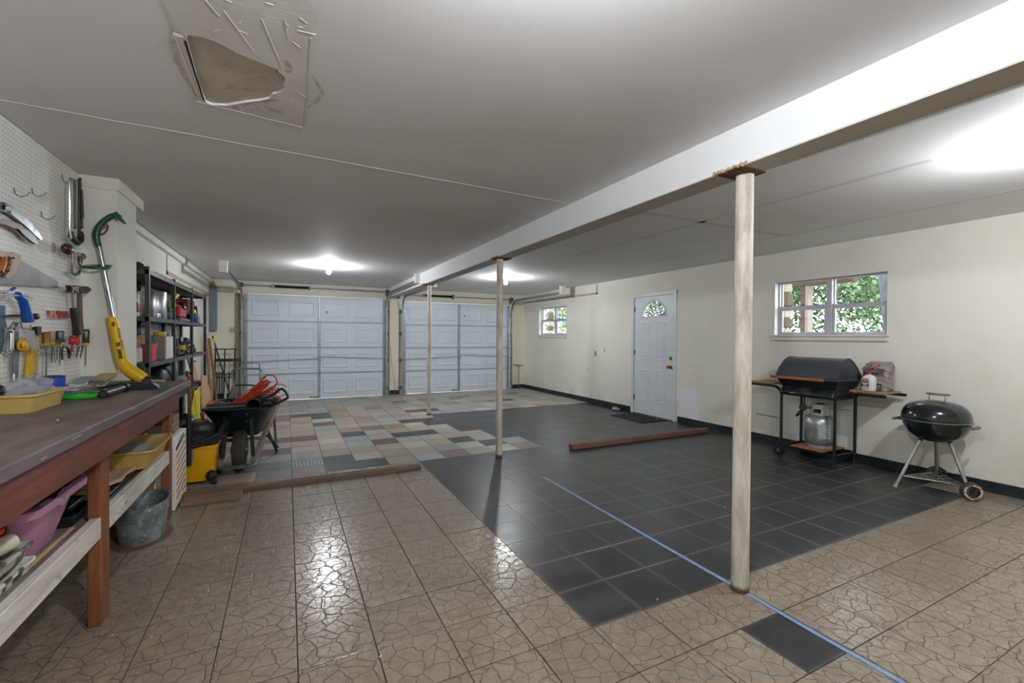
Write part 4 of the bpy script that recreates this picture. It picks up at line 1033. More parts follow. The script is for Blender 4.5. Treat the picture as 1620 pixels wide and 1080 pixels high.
solo('roller_sleeve', 'old paint roller sleeve with a cardboard core in the metal tray', 'roller', MB().tube([(-.97, -.04, .615), (-.905, .21, .61)], [.03, .03], 18, cap=False).tube([(-.97, -.04, .615), (-.905, .21, .61)], [.017, .017], 12, cap=False).lathe([(.017, 0), (.03, 0)], (-.905, .21, .61), (.065, .25, -.005), 18), mat('nap', 'd8d2c2', 'a8835c', .95, scale=9))
t = thing('red_caulk_tube', 'orange-red tube with a silver collar lying on the roller tray', 'tube', (-.95, .2, .64))
P(t, 'tube', MB().tube([(-.96, -.03, .665), (-.93, .20, .66)], .02, 16), mat('orange_red', 'd8401f', 'c43617', .4)); P(t, 'collar', MB().tube([(-.93, .20, .66), (-.926, .245, .66)], .0235, 16, cap=False).tube([(-.93, .20, .66), (-.926, .243, .66)], .017, 16), M_chrome)
# behind the near leg
t = thing('beige_box', 'beige plastic box on the shelf behind the near leg', 'box', (-1.0, 1.0, .52)); P(t, 'body', tubbox(-1.15, .87, -.885, 1.12, .515, .60, .008, .006, .003, .02), mat('beige_plastic', 'c9ae84', 'b99d73', .5))
def slotted(nm, lb, x0, y0, x1, y1, z, n, m):
    t = thing(nm, lb, 'grate', ((x0+x1)/2, (y0+y1)/2, z)); P(t, 'frame', MB().box(x0, y0, z, x0 + .012, y1, z + .02, .002).box(x1 - .012, y0, z, x1, y1, z + .02, .002).box(x0, y0, z, x1, y0 + .012, z + .02, .002).box(x0, y1 - .012, z, x1, y1, z + .02, .002), m)
    for i in range(n):
        y = y0 + (y1 - y0)*(i + .5)/n; P(t, 'slat', MB().box(x0, y - .006, z + .004, x1, y + .006, z + .014, .001), m)
slotted('black_grate', 'black slotted grate on the shelf right of the near leg', -1.13, .9, -.86, 1.98, .492, 30, mat('dark_grey_plastic2', '2b2d2f', '222426', .4))
slotted('small_black_grate', 'small black grate lying left of the near leg', -1.16, .66, -.90, .86, .55, 7, M_blkp)
solo('black_tray', 'dark plastic tray under the small grate', 'tray', tubbox(-1.2, .64, -.875, .865, .491, .54, .01, .004, .003, .01), M_blkp)
bb = MB().prism([(-1.10, 1.14), (-.93, 1.12), (-.865, 1.24), (-.875, 1.36), (-.86, 1.44), (-.865, 1.66), (-.89, 1.68), (-1.08, 1.55)], (0, 0, .495), (1, 0, .0), (0, 1, .018), .02)
solo('wood_offcut', 'pale splintered wood offcut across the black grate', 'offcut', bb, wood('pale_offcut', 'dcb99a', 'b98f6e', 1, .75, 2))
t = thing('dish_tub', 'mustard plastic basin on the bench shelf near the far leg', 'tub', (-.94, 1.72, .514))
P(t, 'body', tubbox(-1.10, 1.44, -.775, 1.99, .514, .632, .045, .012, .004, .05), M_ytub)
solo('grey_cloth', 'grey crumpled cloth in the lower mustard basin', 'cloth', blob((-.94, 1.74, .585), (.10, .17, .035), 21, 20, 12, .15), mat('grey_cloth', 'a9a59c', '8f8b82', .9))
for i in range(3): solo('rust_clump', ['left', 'middle', 'right'][i] + ' rust-brown clump on the back rim of the lower basin', 'clump', blob((-1.10, 1.60 + .12*i, .632), (.02, .03, .014), 30 + i, 10, 7, .3), M_rust, group='rust-brown clumps on the basin rim')
solo('leaning_board', 'white board standing behind the lower mustard basin', 'board', MB().box(-1.26, 1.5, .49, -1.235, 2.0, .90, .003), M_trim)
solo('leaning_board', 'pale blue-white board leaning by the far bench leg', 'board', MB().bar((-1.10, 2.045, .0), (-1.10, 2.045, .86), .22, .014, .003, (0, 1, 0)), mat('pale_blue_board', 'cfdae3', 'bccad6', .6))
# galvanised tub
gt = thing('galvanised_tub', 'dented oval galvanised tub on the floor by the far bench leg', 'tub', (-.90, 1.80, 0))
M_zinc = mat('weathered_zinc', 'a9b1b3', '6d777b', .5, .35, scale=7, lo=.35, hi=.65, spots='ccd0ce', spot_t=.62, spot_s=34)
gp = [(0, .004), (.8, .004), (.82, .0), (.84, .012), (.9, .10), (.945, .165), (.965, .168), (.955, .176), (.975, .182), (.965, .19), (1.0, .228), (1.03, .232), (1.03, .242), (1.0, .242), (.96, .19), (.93, .15), (.82, .012), (0, .012)]
P(gt, 'body', MB().lathe(gp, (-.895, 1.765, .002), 'Z', 40, sx=.140, sy=.212), M_zinc)
P(gt, 'seam', MB().tube([(-.895 + .140*.80, 1.765 - .06, .01), (-.895 + .140*.94, 1.765 - .065, .228)], .005, 6), M_zinc)
P(gt, 'handle', MB().tube([(-.755, 1.74, .242), (-.75, 1.745, .258), (-.75, 1.79, .258), (-.755, 1.80, .242)], .004, 6), M_zinc)
solo('rust_stain', 'rust ring on the floor tiles around the galvanised tub', 'stain', MB().lathe([(0, 0), (.155, 0), (.16, .0006), (0, .0012)], (-.895, 1.76, .0008), 'Z', 40, sx=1, sy=1.42), mat('rust_ring', '6b4a32', '7a5c44', .6, scale=12))
solo('orange_bag', 'orange-yellow bag with dark marks under the bench at the far end', 'bag', blob((-1.0, 2.10, .18), (.09, .08, .18), 41, 20, 14, .12, 1), mat('orange_bag', 'c58a1d', '8f5f12', .6, scale=8, spots='1e1c1a', spot_t=.66))
# striped carton
ct = thing('striped_carton', 'white printed carton with orange stripes standing at the bench end', 'carton', (-.93, 2.42, 0))
M_cart = mat('white_carton', 'f2f1ee', 'e6e4df', .6)
cx0, cx1, cy0, cy1, cz = -1.05, -.80, 2.20, 2.62, .555
P(ct, 'box', MB().box(cx0, cy0, .002, cx1, cy1, cz, .004), M_cart)
for i in range(8):
    z = .09 + .053*i; P(ct, 'orange_stripe', MB().bar((cx1 + .0006, cy0 + .05, z - .012), (cx1 + .0006, cy0 + .27, z + .03), .0016, .017), mat('orange_print', 'd8842c', 'c47422', .6), smooth=0)
bl = MB()
for i in range(9):
    z = .07 + .053*i; bl.bar((cx1 + .0006, cy0 + .28, z), (cx1 + .0006, cy0 + .38, z + .015), .0016, .010)
bl.bar((cx1 + .0006, cy0 + .03, .46), (cx1 + .0006, cy0 + .3, .53), .0018, .02).bar((cx1 + .0006, cy0 + .01, .01), (cx1 + .0006, cy1 - .01, .03), .0016, .006)
P(ct, 'black_print', bl, mat('black_print', '262626', '1c1c1c', .6), kind='stuff', smooth=0)
for i, w in enumerate((.10, .14, .12)):
    pass
solo('short_plank', 'short rough plank standing on the carton, left', 'plank', MB().box(-.98, 2.25, .556, -.83, 2.38, .645, .004), wood('old_plank', 'a98b76', '7d6453', 1, .8, 3))
solo('short_plank', 'short rough plank standing on the carton, right', 'plank', MB().box(-.97, 2.385, .556, -.84, 2.57, .69, .004), wood('old_plank', 'a98b76', '7d6453', 1, .8, 3))
solo('grey_tool_box', 'small dark grey tool box on the planks over the carton', 'tool box', MB().box(-.96, 2.27, .646, -.85, 2.375, .75, .008).box(-.945, 2.30, .75, -.935, 2.35, .765, .002).box(-.855, 2.29, .67, -.849, 2.355, .735, .003), mat('grey_box', '3d4548', '2f3639', .5))
# ================================================================ pegboard and its tools
def peg_mat():
    m, nt, b = nodes('pegboard_white')
    v = coords(nt, kind='World'); sp = N(nt, 'ShaderNodeSeparateXYZ'); L(nt, v, sp.inputs[0])
    def cell(o):
        f = math_(nt, 'FRACT', math_(nt, 'DIVIDE', math_(nt, 'ADD', o, 50.0), .0254)); return math_(nt, 'SUBTRACT', f, .5)
    a, c = cell(sp.outputs['Y']), cell(sp.outputs['Z'])
    d = math_(nt, 'SQRT', math_(nt, 'ADD', math_(nt, 'MULTIPLY', a, a), math_(nt, 'MULTIPLY', c, c)))
    f = ramp(nt, d, [(.10, (1, 1, 1, 1)), (.14, (0, 0, 0, 1))])
    base = ramp(nt, noise(nt, v, 2.5, 4), [(.4, rgb('f7f6f3')), (.72, rgb('e9e7df'))])
    L(nt, mixc(nt, f, base, rgb('5f5b54')), b.inputs['Base Color']); b.inputs['Roughness'].default_value = .6; return m
M_peg = peg_mat()
struct('trim_8', MB().box(XL, YB, 0, XP - .007, 2.066, H), M_pil, 'framed-out wall behind the pegboard', smooth=0)
ys = on('x', XP, 96, 480).y
solo('pegboard', 'large white pegboard panel over the workbench', 'pegboard', MB().box(XP - .006, YB + .1, .90, XP, ys - .002, H - .004, .001), M_peg)
solo('pegboard', 'narrow white pegboard panel next to the pilaster', 'pegboard', MB().box(XP - .006, ys + .002, .90, XP - .001, 2.064, H - .004, .001), M_peg)
def w(px, py, o=.02): return on('x', XP + o, px, py)
def wt(pts, r, o=.02, n=8, **k): return MB().tube([w(*p, o) for p in pts], r, n, **k)
def wprism(pts, o, th):
    q = [w(a, b_, o) for a, b_ in pts]; return MB().prism([(p.y, p.z) for p in q], (XP + o, 0, 0), (0, 1, 0), (0, 0, 1), th)
def hook(px, py, lb, s=1.0):
    p = w(px, py, 0)
    solo('peg_hook', lb, 'hook', MB().tube([p + Vector((.001, -.002, .03*s)), p + Vector((.006, -.002, .0)), p + Vector((.02*s, .004, -.012*s)), p + Vector((.045*s, .01, .0)), p + Vector((.055*s, .012, .018*s))], .0025, 6), M_galvd)
hook(22, 306, 'empty wire peg hook at the upper left of the pegboard'); hook(50, 306, 'empty wire peg hook right of the upper left one'); hook(65, 343, 'empty double-curved peg hook right of the curved shears')
hook(98, 285, 'long wire peg hook beside the hacksaws', 1.2)
# curved shears
t = thing('curved_shears', 'large curved steel shears with brown grips at the left edge', 'shears', tuple(w(20, 380, 0)))
P(t, 'blade', wprism([(-20, 318), (2, 319), (15, 325), (30, 338), (45, 352), (54, 362), (60, 372), (63, 377), (60, 379), (54, 374), (44, 364), (30, 352), (15, 340), (8, 335), (-20, 332)], .02, .012), mat('shear_steel', 'a6adb3', '3d4247', .28, .9, scale=9, lo=.42, hi=.62))
P(t, 'jaw', wprism([(24, 362), (31, 359), (42, 366), (50, 374), (55, 383), (53, 386), (46, 382), (34, 373)], .026, .014), mat('dark_steel_jaw', '3c4140', '2a2e2d', .35, .6))
P(t, 'jaw_edge', wt([(24, 363), (35, 373), (46, 382), (52, 385)], .003, .03, 6), M_chrome)
P(t, 'grip', wprism([(-20, 346), (0, 346), (12, 349), (24, 354), (31, 358), (24, 362), (14, 360), (0, 354), (-20, 351)], .024, .018), mat('brown_grip', '7c4a40', '573028', .4, scale=9))
P(t, 'pivot', MB().cyl(w(13, 330, .03), w(13, 330, .045), .01, 12).cbox(w(10, 328, .03), (.02, .06, .02), .004, rx=-.5), M_chrome)
# hand saw
t = thing('hand_saw', 'big old hand saw with wooden handle hanging on the pegboard', 'saw', tuple(w(40, 440, 0)))
P(t, 'blade', wprism([(-30, 425), (2, 402), (24, 407), (60, 427), (91, 445), (92, 448), (91, 455), (40, 452), (0, 450), (-30, 449)], .02, .002), mat('worn_saw_steel', '6a6c70', '4d4742', .45, .25, scale=5, lo=.35, hi=.65))
P(t, 'handle', wprism([(-12, 395), (3, 398), (9, 400), (14, 399), (22, 402), (24, 406), (23, 414), (19, 417), (18, 424), (15, 431), (9, 436), (3, 439), (-2, 438), (2, 432), (7, 424), (9, 415), (8, 407), (4, 404), (-2, 408), (-12, 404)], .012, .022), wood('saw_handle', 'c9a993', 'a27f6a', 2, .5, 2))
P(t, 'grip', wt([(6, 407), (3, 417), (-1, 430)], [.012, .017, .015], .03, 10), mat('amber_wood', 'b26f2c', '8f5320', .4))
for p in ((16, 409), (21, 408), (14, 418), (13, 428), (6, 434)): P(t, 'rivet', MB().cyl(w(*p, .034), w(*p, .037), .006, 10), M_rust)
P(t, 'saw_tip', wt([(84, 454), (97, 454)], .0015, .02, 5), M_galvd)
# hacksaws
for (dx, lb, c) in ((0, 'hacksaw with a chrome frame and dark grip, left one of the hanging pair', M_chrome), (15, 'older rusty hacksaw behind it, right one of the hanging pair', mat('rusty_frame', '4a3a33', '2c2320', .5, .5, scale=20))):
    t = thing('hacksaw', lb, 'saw', tuple(w(110 + dx, 380, 0)))
    o = .05 - .0025*dx
    P(t, 'frame', wt([(112 + dx, 378), (110 + dx, 360), (110 + dx, 286), (112 + dx, 282), (117 + dx*.7, 285)], .0065, o, 8), c)
    P(t, 'blade', MB().bar(w(118 + dx*.6, 286, o), w(118.5 + dx*.75, 360, o), .004, .014, 0, (1, 0, 0)), M_galvd)
    P(t, 'grip', wt([(112 + dx*.9, 366), (113 + dx*.8, 374), (119 + dx*.5, 381), (124 + dx*.3, 384)] if dx == 0 else [(127, 366), (128, 372), (127, 380), (122, 385)], [.012, .017, .019, .015], o, 10), M_blkp)
    P(t, 'blade_pin', MB().cyl(w(118 + dx*.7, 360, o - .01), w(118 + dx*.7, 360, o + .012), .008, 8), M_rust)
P(t, 'rear_bar', wt([(129, 300), (131, 345)], .007, .03, 8), mat('dark_red_brown', '3d1f1a', '2a1512', .5))
# brace
t = thing('bit_brace', 'old hand brace with a dark red oval knob', 'hand drill', tuple(w(115, 430, 0)))
P(t, 'knob', MB().ell(w(106.5, 394, .06), (.028, .052, .036), 20, 12), mat('dark_red_wood', '4a1d1c', '38120f', .18, scale=4, coat=.5), label='dark red polished knob')
P(t, 'crank', wt([(115, 398), (114, 420), (113, 431), (118, 434), (124, 433), (126, 428), (126.5, 416)], [.008, .007, .008, .011, .010, .007, .008], .045, 8), mat('worn_nickel', '8e8880', '5a5048', .35, .8, scale=20))
P(t, 'chuck', wt([(126.5, 418), (127, 410), (128, 406)], [.01, .015, .016], .05, 12), mat('worn_nickel', 'a', None))
P(t, 'ratchet', MB().ell(w(130, 405, .05), (.018, .04, .02), 14, 8).cyl(w(124, 402, .04), w(124, 402, .07), .014, 14), mat('worn_nickel', 'a', None))
solo('round_mark', 'pale grey round sticker on the pegboard left of the knob', 'sticker', MB().lathe([(0, 0), (.034, 0), (.034, .0015), (0, .0015)], w(84.5, 392, .0), 'X', 28), mat('grey_disc', 'c9c5ba', 'beb9ad', .8))
# hammers
t = thing('claw_hammer', 'claw hammer with chrome neck and black rubber grip', 'hammer', tuple(w(117, 530, 0)))
P(t, 'head', wprism([(103, 451), (106, 454), (112, 452), (116, 451), (116, 463), (112, 462), (109, 458), (107, 463), (103, 462), (105, 457)], .045, .028), mat('rusty_head', '5f4636', '3c2b22', .5, .5, scale=20))
P(t, 'neck', wt([(113, 462), (116, 488)], [.010, .008], .055, 12), M_chrome)
P(t, 'grip', wt([(115.5, 487), (117, 500), (119, 515), (121.5, 529)], [.016, .017, .016, .021], .055, 14), M_blkp)
t = thing('hammer', 'hammer with a plain grey-brown wooden handle', 'hammer', tuple(w(127, 528, 0)))
P(t, 'head', wprism([(117, 454), (124, 452), (131, 453), (136, 458), (131, 462), (127, 464), (119, 463)], .035, .03), mat('dull_iron', '4e5150', '35383a', .45, .5, scale=20))
P(t, 'handle', MB().tube([w(126, 463, .05), w(126, 485, .05), w(127, 505, .05), w(128, 528, .05)], [.012, .014, .013, .017], 12), wood('old_handle', '86695a', '5f493d', 2, .6, 2))
solo('blister_pack', 'red blister card with a clear window pinned to the pegboard', 'pack', wprism([(74, 491), (107, 492), (110, 503), (77, 504)], .004, .012), mat('red_clear_pack', 'b8403f', 'd9b6b2', .3, scale=22, lo=.48, hi=.6))
# caulking gun
t = thing('caulk_gun', 'blue-handled caulking gun hung over the spanners', 'caulking gun', tuple(w(30, 505, 0)))
P(t, 'handle', wt([(27, 466), (36, 474), (40, 488), (44, 508)], [.016, .02, .02, .024], .06, 12), mat('blue_plastic', '1c4fae', '16418f', .35))
P(t, 'rods', wt([(-20, 458), (25, 466), (52, 470)], .0045, .06, 6).join(wt([(-20, 461), (20, 468), (46, 467)], .003, .07, 6)).join(wt([(0, 462), (12, 460), (22, 456)], .004, .08, 6)), M_galv)
P(t, 'blue_tip', wt([(17, 458.5), (23, 455.5)], .007, .08, 8), mat('blue_plastic', 'a', None))
solo('awl', 'rusty awl with an oval brown wooden handle', 'awl', wt([(9, 500), (20, 499), (36, 499), (48, 499)], [.005, .007, .006, .006], .03, 8).join(MB().ell(w(56, 500.5, .03), (.016, .034, .018), 14, 9)), mat('brown_varnish', '5d3a2b', '3d2419', .35, scale=6))
# spanners
t = thing('big_spanner', 'long flat dark steel spanner with a ring at its foot', 'spanner', tuple(w(22, 600, 0)))
P(t, 'body', wprism([(19, 518), (26, 518), (27, 560), (25.5, 596), (24, 601), (20, 601), (18, 596), (18, 560)], .02, .008), M_galvd)
P(t, 'ring', MB().tube(arc(w(23, 517, .03), .02, 0, 2*PI*15/16, 16, (0, 1, 0), (0, 0, 1)), .007, 6, closed=True), M_galvd)
P(t, 'eye', MB().ell(w(22, 596, .029), (.002, .012, .018), 12, 8), M_peg)
for i, (a, b_, lb) in enumerate((((14, 524), (6, 556), 'thin leaning spanner, leftmost of the hanging bunch'), ((17, 522), (16, 556), 'chrome spanner in the middle of the bunch'), ((20, 522), (20, 553), 'short chrome spanner at the right of the bunch'))):
    solo('spanner', lb, 'spanner', wt([a, b_], [.006, .005], .045 + .006*i, 6).join(MB().tube(arc(w(*a, .045 + .006*i), .012, 0, 2*PI*.9, 10, (0, 1, 0), (0, 0, 1)), .004, 6)).join(MB().tube(arc(w(b_[0], b_[1] + 2, .045 + .006*i), .01, 0, 2*PI*.75, 9, (0, 1, 0), (0, 0, 1)), .004, 6)), M_chrome)
solo('wire_hanger', 'bent wire hanger carrying the spanners and goggles', 'hook', wt([(8, 509), (11, 520), (24, 521), (28, 512), (33, 510), (35, 519), (47, 521), (49, 514)], .0028, .04, 6), M_chrome)
t = thing('clear_pouch', 'clear plastic pouch hanging below the blue handle', 'pouch', tuple(w(47, 552, 0))); P(t, 'pouch', wprism([(37, 524), (49, 522), (57, 550), (55, 553), (46, 553), (40, 540)], .06, .012), M_clear2)
P(t, 'fold', wt([(38, 524), (49, 522.5)], .004, .066, 6), M_clear)
solo('yellow_clip', 'small yellow item with an orange spot beside the clear pouch', 'clip', MB().ell(w(36, 546, .05), (.02, .042, .034), 14, 9).join(MB().ell(w(37, 545, .068), (.004, .018, .016), 10, 6)), mat('yellow_orange', 'e0a91f', 'd2601f', .5, scale=26, lo=.55, hi=.62))
t = thing('yellow_level', 'yellow two-edged level hanging with black ends', 'level', tuple(w(45, 600, 0)))
P(t, 'body', wprism([(43, 552), (48, 550), (47, 598), (39, 598)], .02, .016), M_yel); P(t, 'back_edge', wprism([(50, 517), (57, 517), (54, 598), (48, 598)], .012, .014), mat('pale_yellow_wood', 'd8b35c', 'c49c46', .6))
P(t, 'end_cap', wprism([(38, 598), (48, 598), (46, 604), (40, 604)], .02, .016), M_blkp); P(t, 'head', wprism([(51, 517), (58, 516), (58, 530), (52, 530)], .02, .02), M_blkp)
solo('blue_sleeve', 'translucent blue plastic sleeve at the left edge of the pegboard', 'sleeve', wprism([(-14, 482), (5, 483), (5, 515), (3, 558), (-14, 562)], .004, .008), mat('blue_translucent', '7d9bb0', '5f8098', .3, alpha=.8))
# wire rack and screwdrivers
rk = thing('wire_rack', 'chrome wire rack pinned on the pegboard above the papers', 'rack', tuple(w(98, 556, 0)))
P(rk, 'rail', wt([(58, 550), (62, 556), (100, 555.5), (139, 554.5)], .0022, .045, 6), M_chrome); P(rk, 'rail', wt([(60, 560), (100, 561), (136, 560)], .0018, .012, 6), M_chrome)
P(rk, 'rail', wt([(62, 549), (100, 548), (138, 546)], .0018, .012, 6), M_chrome)
for i in range(13): P(rk, 'loop', wt([(64 + 5.9*i, 548), (65 + 5.9*i, 556), (64 + 5.9*i, 560)], .0015, .03, 5), M_chrome)
def driver(px, top, bot, tip, hw, mh, lb, collar=None, o=.035):
    t = thing('screwdriver', lb, 'screwdriver', tuple(w(px, (top+bot)/2, 0)), 'screwdrivers in the wire rack')
    a, b_ = w(px, top, o), w(px, bot, o); pr = [a.lerp(b_, k) for k in (0, .08, .5, .85, 1)]
    P(t, 'handle', MB().tube(pr, [hw*.8, hw, hw*.92, hw, hw*.6], 8), mh)
    P(t, 'shank', MB().tube([b_, w(px - .5, tip - 3, o), w(px - .5, tip, o)], [.0035, .0035, .003], 6), M_galvd)
    if collar: P(t, 'collar', MB().tube([a.lerp(b_, .84), b_], [hw*1.06, hw*.8], 8), collar)
amb = mat('amber_plastic', 'a8641c', '82480f', .25, coat=.4); tan_ = mat('tan_plastic', 'a88d6c', '8f7454', .4)
driver(73.5, 525, 546, 596, .021, amb, 'amber-handled screwdriver with the longest shank, leftmost in the rack', M_yel)
driver(82, 524, 545, 573, .017, tan_, 'tan-handled screwdriver behind the amber one', M_yel)
driver(95, 523, 545, 577, .021, mat('charcoal_plastic', '3c4146', '2c3035', .4), 'charcoal-handled screwdriver in the middle of the rack', M_yel)
driver(91, 535, 547, 570, .015, mat('navy_plastic', '20242c', '181b22', .4), 'short navy screwdriver before the charcoal one', M_yel, .05)
driver(122.5, 528, 546, 566, .011, mat('red_plastic', 'a', None), 'slim red screwdriver under the black hammer grip')
driver(136, 522, 546, 578, .019, mat('black_green', '20362a', '141d18', .35), 'black and green screwdriver at the right end of the rack', M_yel)
P(bpy.data.objects['screwdriver.005'], 'butt_cap', MB().tube([w(136, 521, .035), w(136.5, 526, .035)], [.017, .018], 8), mat('green_plastic', 'a', None), label='green cap')
solo('red_ratchet', 'round red ratchet handle in the rack', 'ratchet', MB().ell(w(114, 538.5, .045), (.024, .028, .03), 14, 9).join(wt([(114, 546), (114, 557)], .006, .045, 6)), mat('glossy_red', 'b3202c', '971824', .2, coat=.5))
t = thing('pliers', 'slip pliers with black grips hanging open in the rack', 'pliers', tuple(w(104, 560, 0)))
P(t, 'grip', wt([(99, 549), (98, 558), (98.5, 569)], [.005, .006, .005], .05, 8), M_blkp); P(t, 'grip', wt([(104, 548), (108.5, 553), (110, 560), (109, 567)], [.005, .008, .009, .006], .05, 8), M_blkp)
P(t, 'jaw', wt([(101, 549), (105, 541), (106, 531)], [.009, .011, .005], .045, 8), M_galv)
for i, (a, b_, lb) in enumerate((((84, 550), (87, 573), 'thin bright punch in the left half of the rack'), ((126, 548), (120, 563), 'thin slanting file in the right half of the rack'), ((131, 548), (127, 566), 'thin brown gimlet near the right end of the rack'))):
    solo('punch', lb, 'punch', wt([a, b_], [.005, .003], .05, 6), (M_chrome, M_galvd, M_rust)[i])
# wall hooks on the left wall behind
for (pts, lb) in (([(213, 339), (217, 341), (218, 349), (225, 351), (240, 352)], 'bent wire hook high on the left wall by the pilaster'), ([(284, 402), (285, 398), (291, 399), (293, 405), (306, 407)], 'bent wire hook high on the left wall near the electrical box')):
    solo('wall_hook', lb, 'hook', MB().tube([on('x', XL + .055 + .012*i, *p) for i, p in enumerate(pts)], .004, 6), M_galvd)
solo('wood_plug', 'scrap of pale wood wedged at the end of the left wall trim', 'offcut', MB().cbox((XL + .04, 8.1, 2.30), (.03, .06, .05), .004, rx=.3), mat('yellow_strip', 'a', None)) if 0 else None
# ================================================================ steel shelf unit
M_sh = mat('shelf_grey_steel', '4d5459', '3b4145', .45, .3, scale=10); M_shd = mat('shelf_board_dirty', '5a4f49', '3c3532', .8, scale=8)
SX0, SX1 = -1.365, -1.06; PY = (2.70, 3.64, 4.59, 5.56); SZ = (1.875, 1.485, 1.10, .70, .25)
su = thing('shelf_unit', 'long grey steel shelf unit along the left wall past the pilaster', 'shelf unit', (-1.21, 4.13, 0))
for y in PY:
    P(su, 'post', MB().box(SX1 - .032, y - .002, 0, SX1, y + .002, 1.90).box(SX1 - .003, y - .018, 0, SX1, y + .018, 1.90), M_sh, smooth=0)
    P(su, 'post', MB().box(SX0, y - .002, 0, SX0 + .032, y + .002, 1.88).box(SX0, y - .018, 0, SX0 + .003, y + .018, 1.88), M_sh, smooth=0)
for z in SZ:
    P(su, 'shelf_edge', MB().box(SX1 - .006, PY[0], z - .038, SX1 - .003, PY[3], z, .0008).box(SX0 + .003, PY[0], z - .038, SX0 + .006, PY[3], z).box(SX0, PY[0] - .002, z - .038, SX1, PY[0] + .001, z).box(SX0, PY[3] - .001, z - .038, SX1, PY[3] + .002, z), M_sh)
    for a, b_ in zip(PY, PY[1:]): P(su, 'shelf_board', MB().box(SX0 + .006, a + .004, z - .012, SX1 - .006, b_ - .004, z - .001, .001), M_shd)
# --- on top
solo('roof_flashing', 'long dark corrugated metal strips lying along the shelf top', 'flashing', MB().prism([(-1.30, 1.877), (-1.16, 1.877), (-1.15, 1.905), (-1.20, 1.93), (-1.24, 1.905), (-1.29, 1.92)], (0, 3.0, 0), (1, 0, 0), (0, 0, 1), -1.5), mat('dark_corrugated', '4b4b4d', '353436', .6, .4, scale=14))
solo('scrap_iron', 'rusty brown scrap pieces heaped on the near shelf top corner', 'scrap', MB().cbox((-1.22, 2.82, 1.892), (.25, .14, .03), .006, rz=.2).cbox((-1.18, 2.88, 1.918), (.06, .1, .06), .006, rz=.5, rx=.3).cbox((-1.28, 2.80, 1.912), (.12, .08, .02), .004, rz=-.4), mat('rusty_brown', '4f3a2e', '33261f', .8, scale=22))
solo('copper_rod', 'thin copper-coloured rod along the front edge of the shelf top', 'rod', MB().tube([(-1.085, 3.0, 1.885), (-1.075, 4.3, 1.884), (-1.07, 5.66, 1.89)], .007, 8), mat('copper', 'c98f74', 'a86d52', .45, .3, scale=20))
solo('red_handle', 'dark red handle sticking out at the far end of the shelf top', 'handle', MB().tube([(-1.08, 5.48, 1.895), (-1.05, 5.70, 1.905)], [.012, .016], 10), mat('dull_red', '8c3330', '6f2725', .4))  # only a red handle sticking out, no clamp
def can(nm, lb, cat, x, y, z, r, h, m, cap=None, capm=None, band=None, bandm=None, spray=False):
    t = thing(nm, lb, cat, (x, y, z))
    P(t, 'body', MB().lathe([(0, .001), (r*.96, .001), (r, .006), (r, h - .008), (r*.96, h), (0, h)] if not spray else [(0, .001), (r*.96, .001), (r, .006), (r, h - .02), (r*.55, h), (0, h)], (x, y, z), n=20), m)
    if cap: P(t, 'cap', MB().lathe([(0, h), (cap[0], h), (cap[0], h + cap[1]*.85), (cap[0]*.85, h + cap[1]), (0, h + cap[1])], (x, y, z), n=18), capm)
    if band: P(t, 'label_band', MB().lathe([(r + .0006, h*band[0]), (r + .0012, h*band[0] + .002), (r + .0012, h*band[1]), (r + .0006, h*band[1])], (x, y, z), n=20), bandm)
    return t
z1 = SZ[1]
can('spray_can', 'tall red and white can with a yellow cap, nearest on the second shelf', 'can', -1.185, 2.80, z1, .034, .155, mat('red_label', 'c03038', 'e6dedb', .35, scale=22, lo=.5, hi=.56), (.034, .04), mat('pale_yellow_cap', 'dcc873', 'cfb85f', .4), (.04, .25), mat('white_print', 'f2f2f2', 'e6e6e6', .6))
can('spray_can', 'second red can with a black cap behind the tall one', 'can', -1.25, 3.12, z1, .034, .12, mat('red_label2', 'b52a34', '961f2a', .35, scale=20), (.026, .06), M_blkp, (.1, .35), mat('gold_label', 'b98a2c', '8e3a20', .5, scale=30))
can('white_jug', 'white plastic jug behind the near shelf post', 'jug', -1.24, 3.32, z1, .05, .25, mat('white_plastic', 'e3e4e6', 'd5d7da', .4))
t = thing('silver_drum', 'large shiny silver cylinder in the first bay of the second shelf', 'drum', (-1.16, 3.34, z1))
P(t, 'body', MB().lathe([(0, .001), (.094, .001), (.096, .004), (.096, .252), (.094, .255), (.09, .255), (.09, .24), (0, .24)], (-1.165, 3.32, z1), n=36), mat('brushed_silver', 'd7dadd', 'b8bcc0', .28, .95, scale=4, stretch=(8, 8, .3)))
can('small_tin', 'small pale blue tin before the silver cylinder', 'tin', -1.10, 3.02, z1, .026, .05, mat('pale_blue_tin', '9fb4c4', '7d93a5', .35, .4))
can('small_tin', 'small bright tin right of the pale blue one', 'tin', -1.10, 3.14, z1, .024, .045, M_chrome)
solo('parts_box', 'dark wire parts box beside the silver cylinder', 'box', MB().box(-1.2, 3.52, z1, -1.08, 3.64, z1 + .12, .006).box(-1.079, 3.54, z1 + .03, -1.074, 3.62, z1 + .045).box(-1.079, 3.54, z1 + .07, -1.074, 3.62, z1 + .085), mat('dark_parts', '2f3234', '8b8f92', .5, scale=40, lo=.5, hi=.6))
t = thing('yellow_spray_gun', 'yellow curved squirt bottle in the middle bay', 'bottle', (-1.19, 4.25, z1))
P(t, 'body', MB().tube([(-1.19, 4.25, z1 + .001), (-1.19, 4.25, z1 + .13), (-1.19, 4.2, z1 + .24), (-1.17, 4.27, z1 + .30), (-1.16, 4.33, z1 + .30)], [.045, .042, .026, .026, .018], 14), mat('dull_yellow', 'd6bd3c', 'c4a92e', .4))
can('orange_bottle', 'small orange bottle beside the yellow one', 'bottle', -1.16, 4.46, z1, .028, .14, mat('orange_label', 'd88a3c', 'b5532a', .4, scale=30), (.015, .03), M_trim)
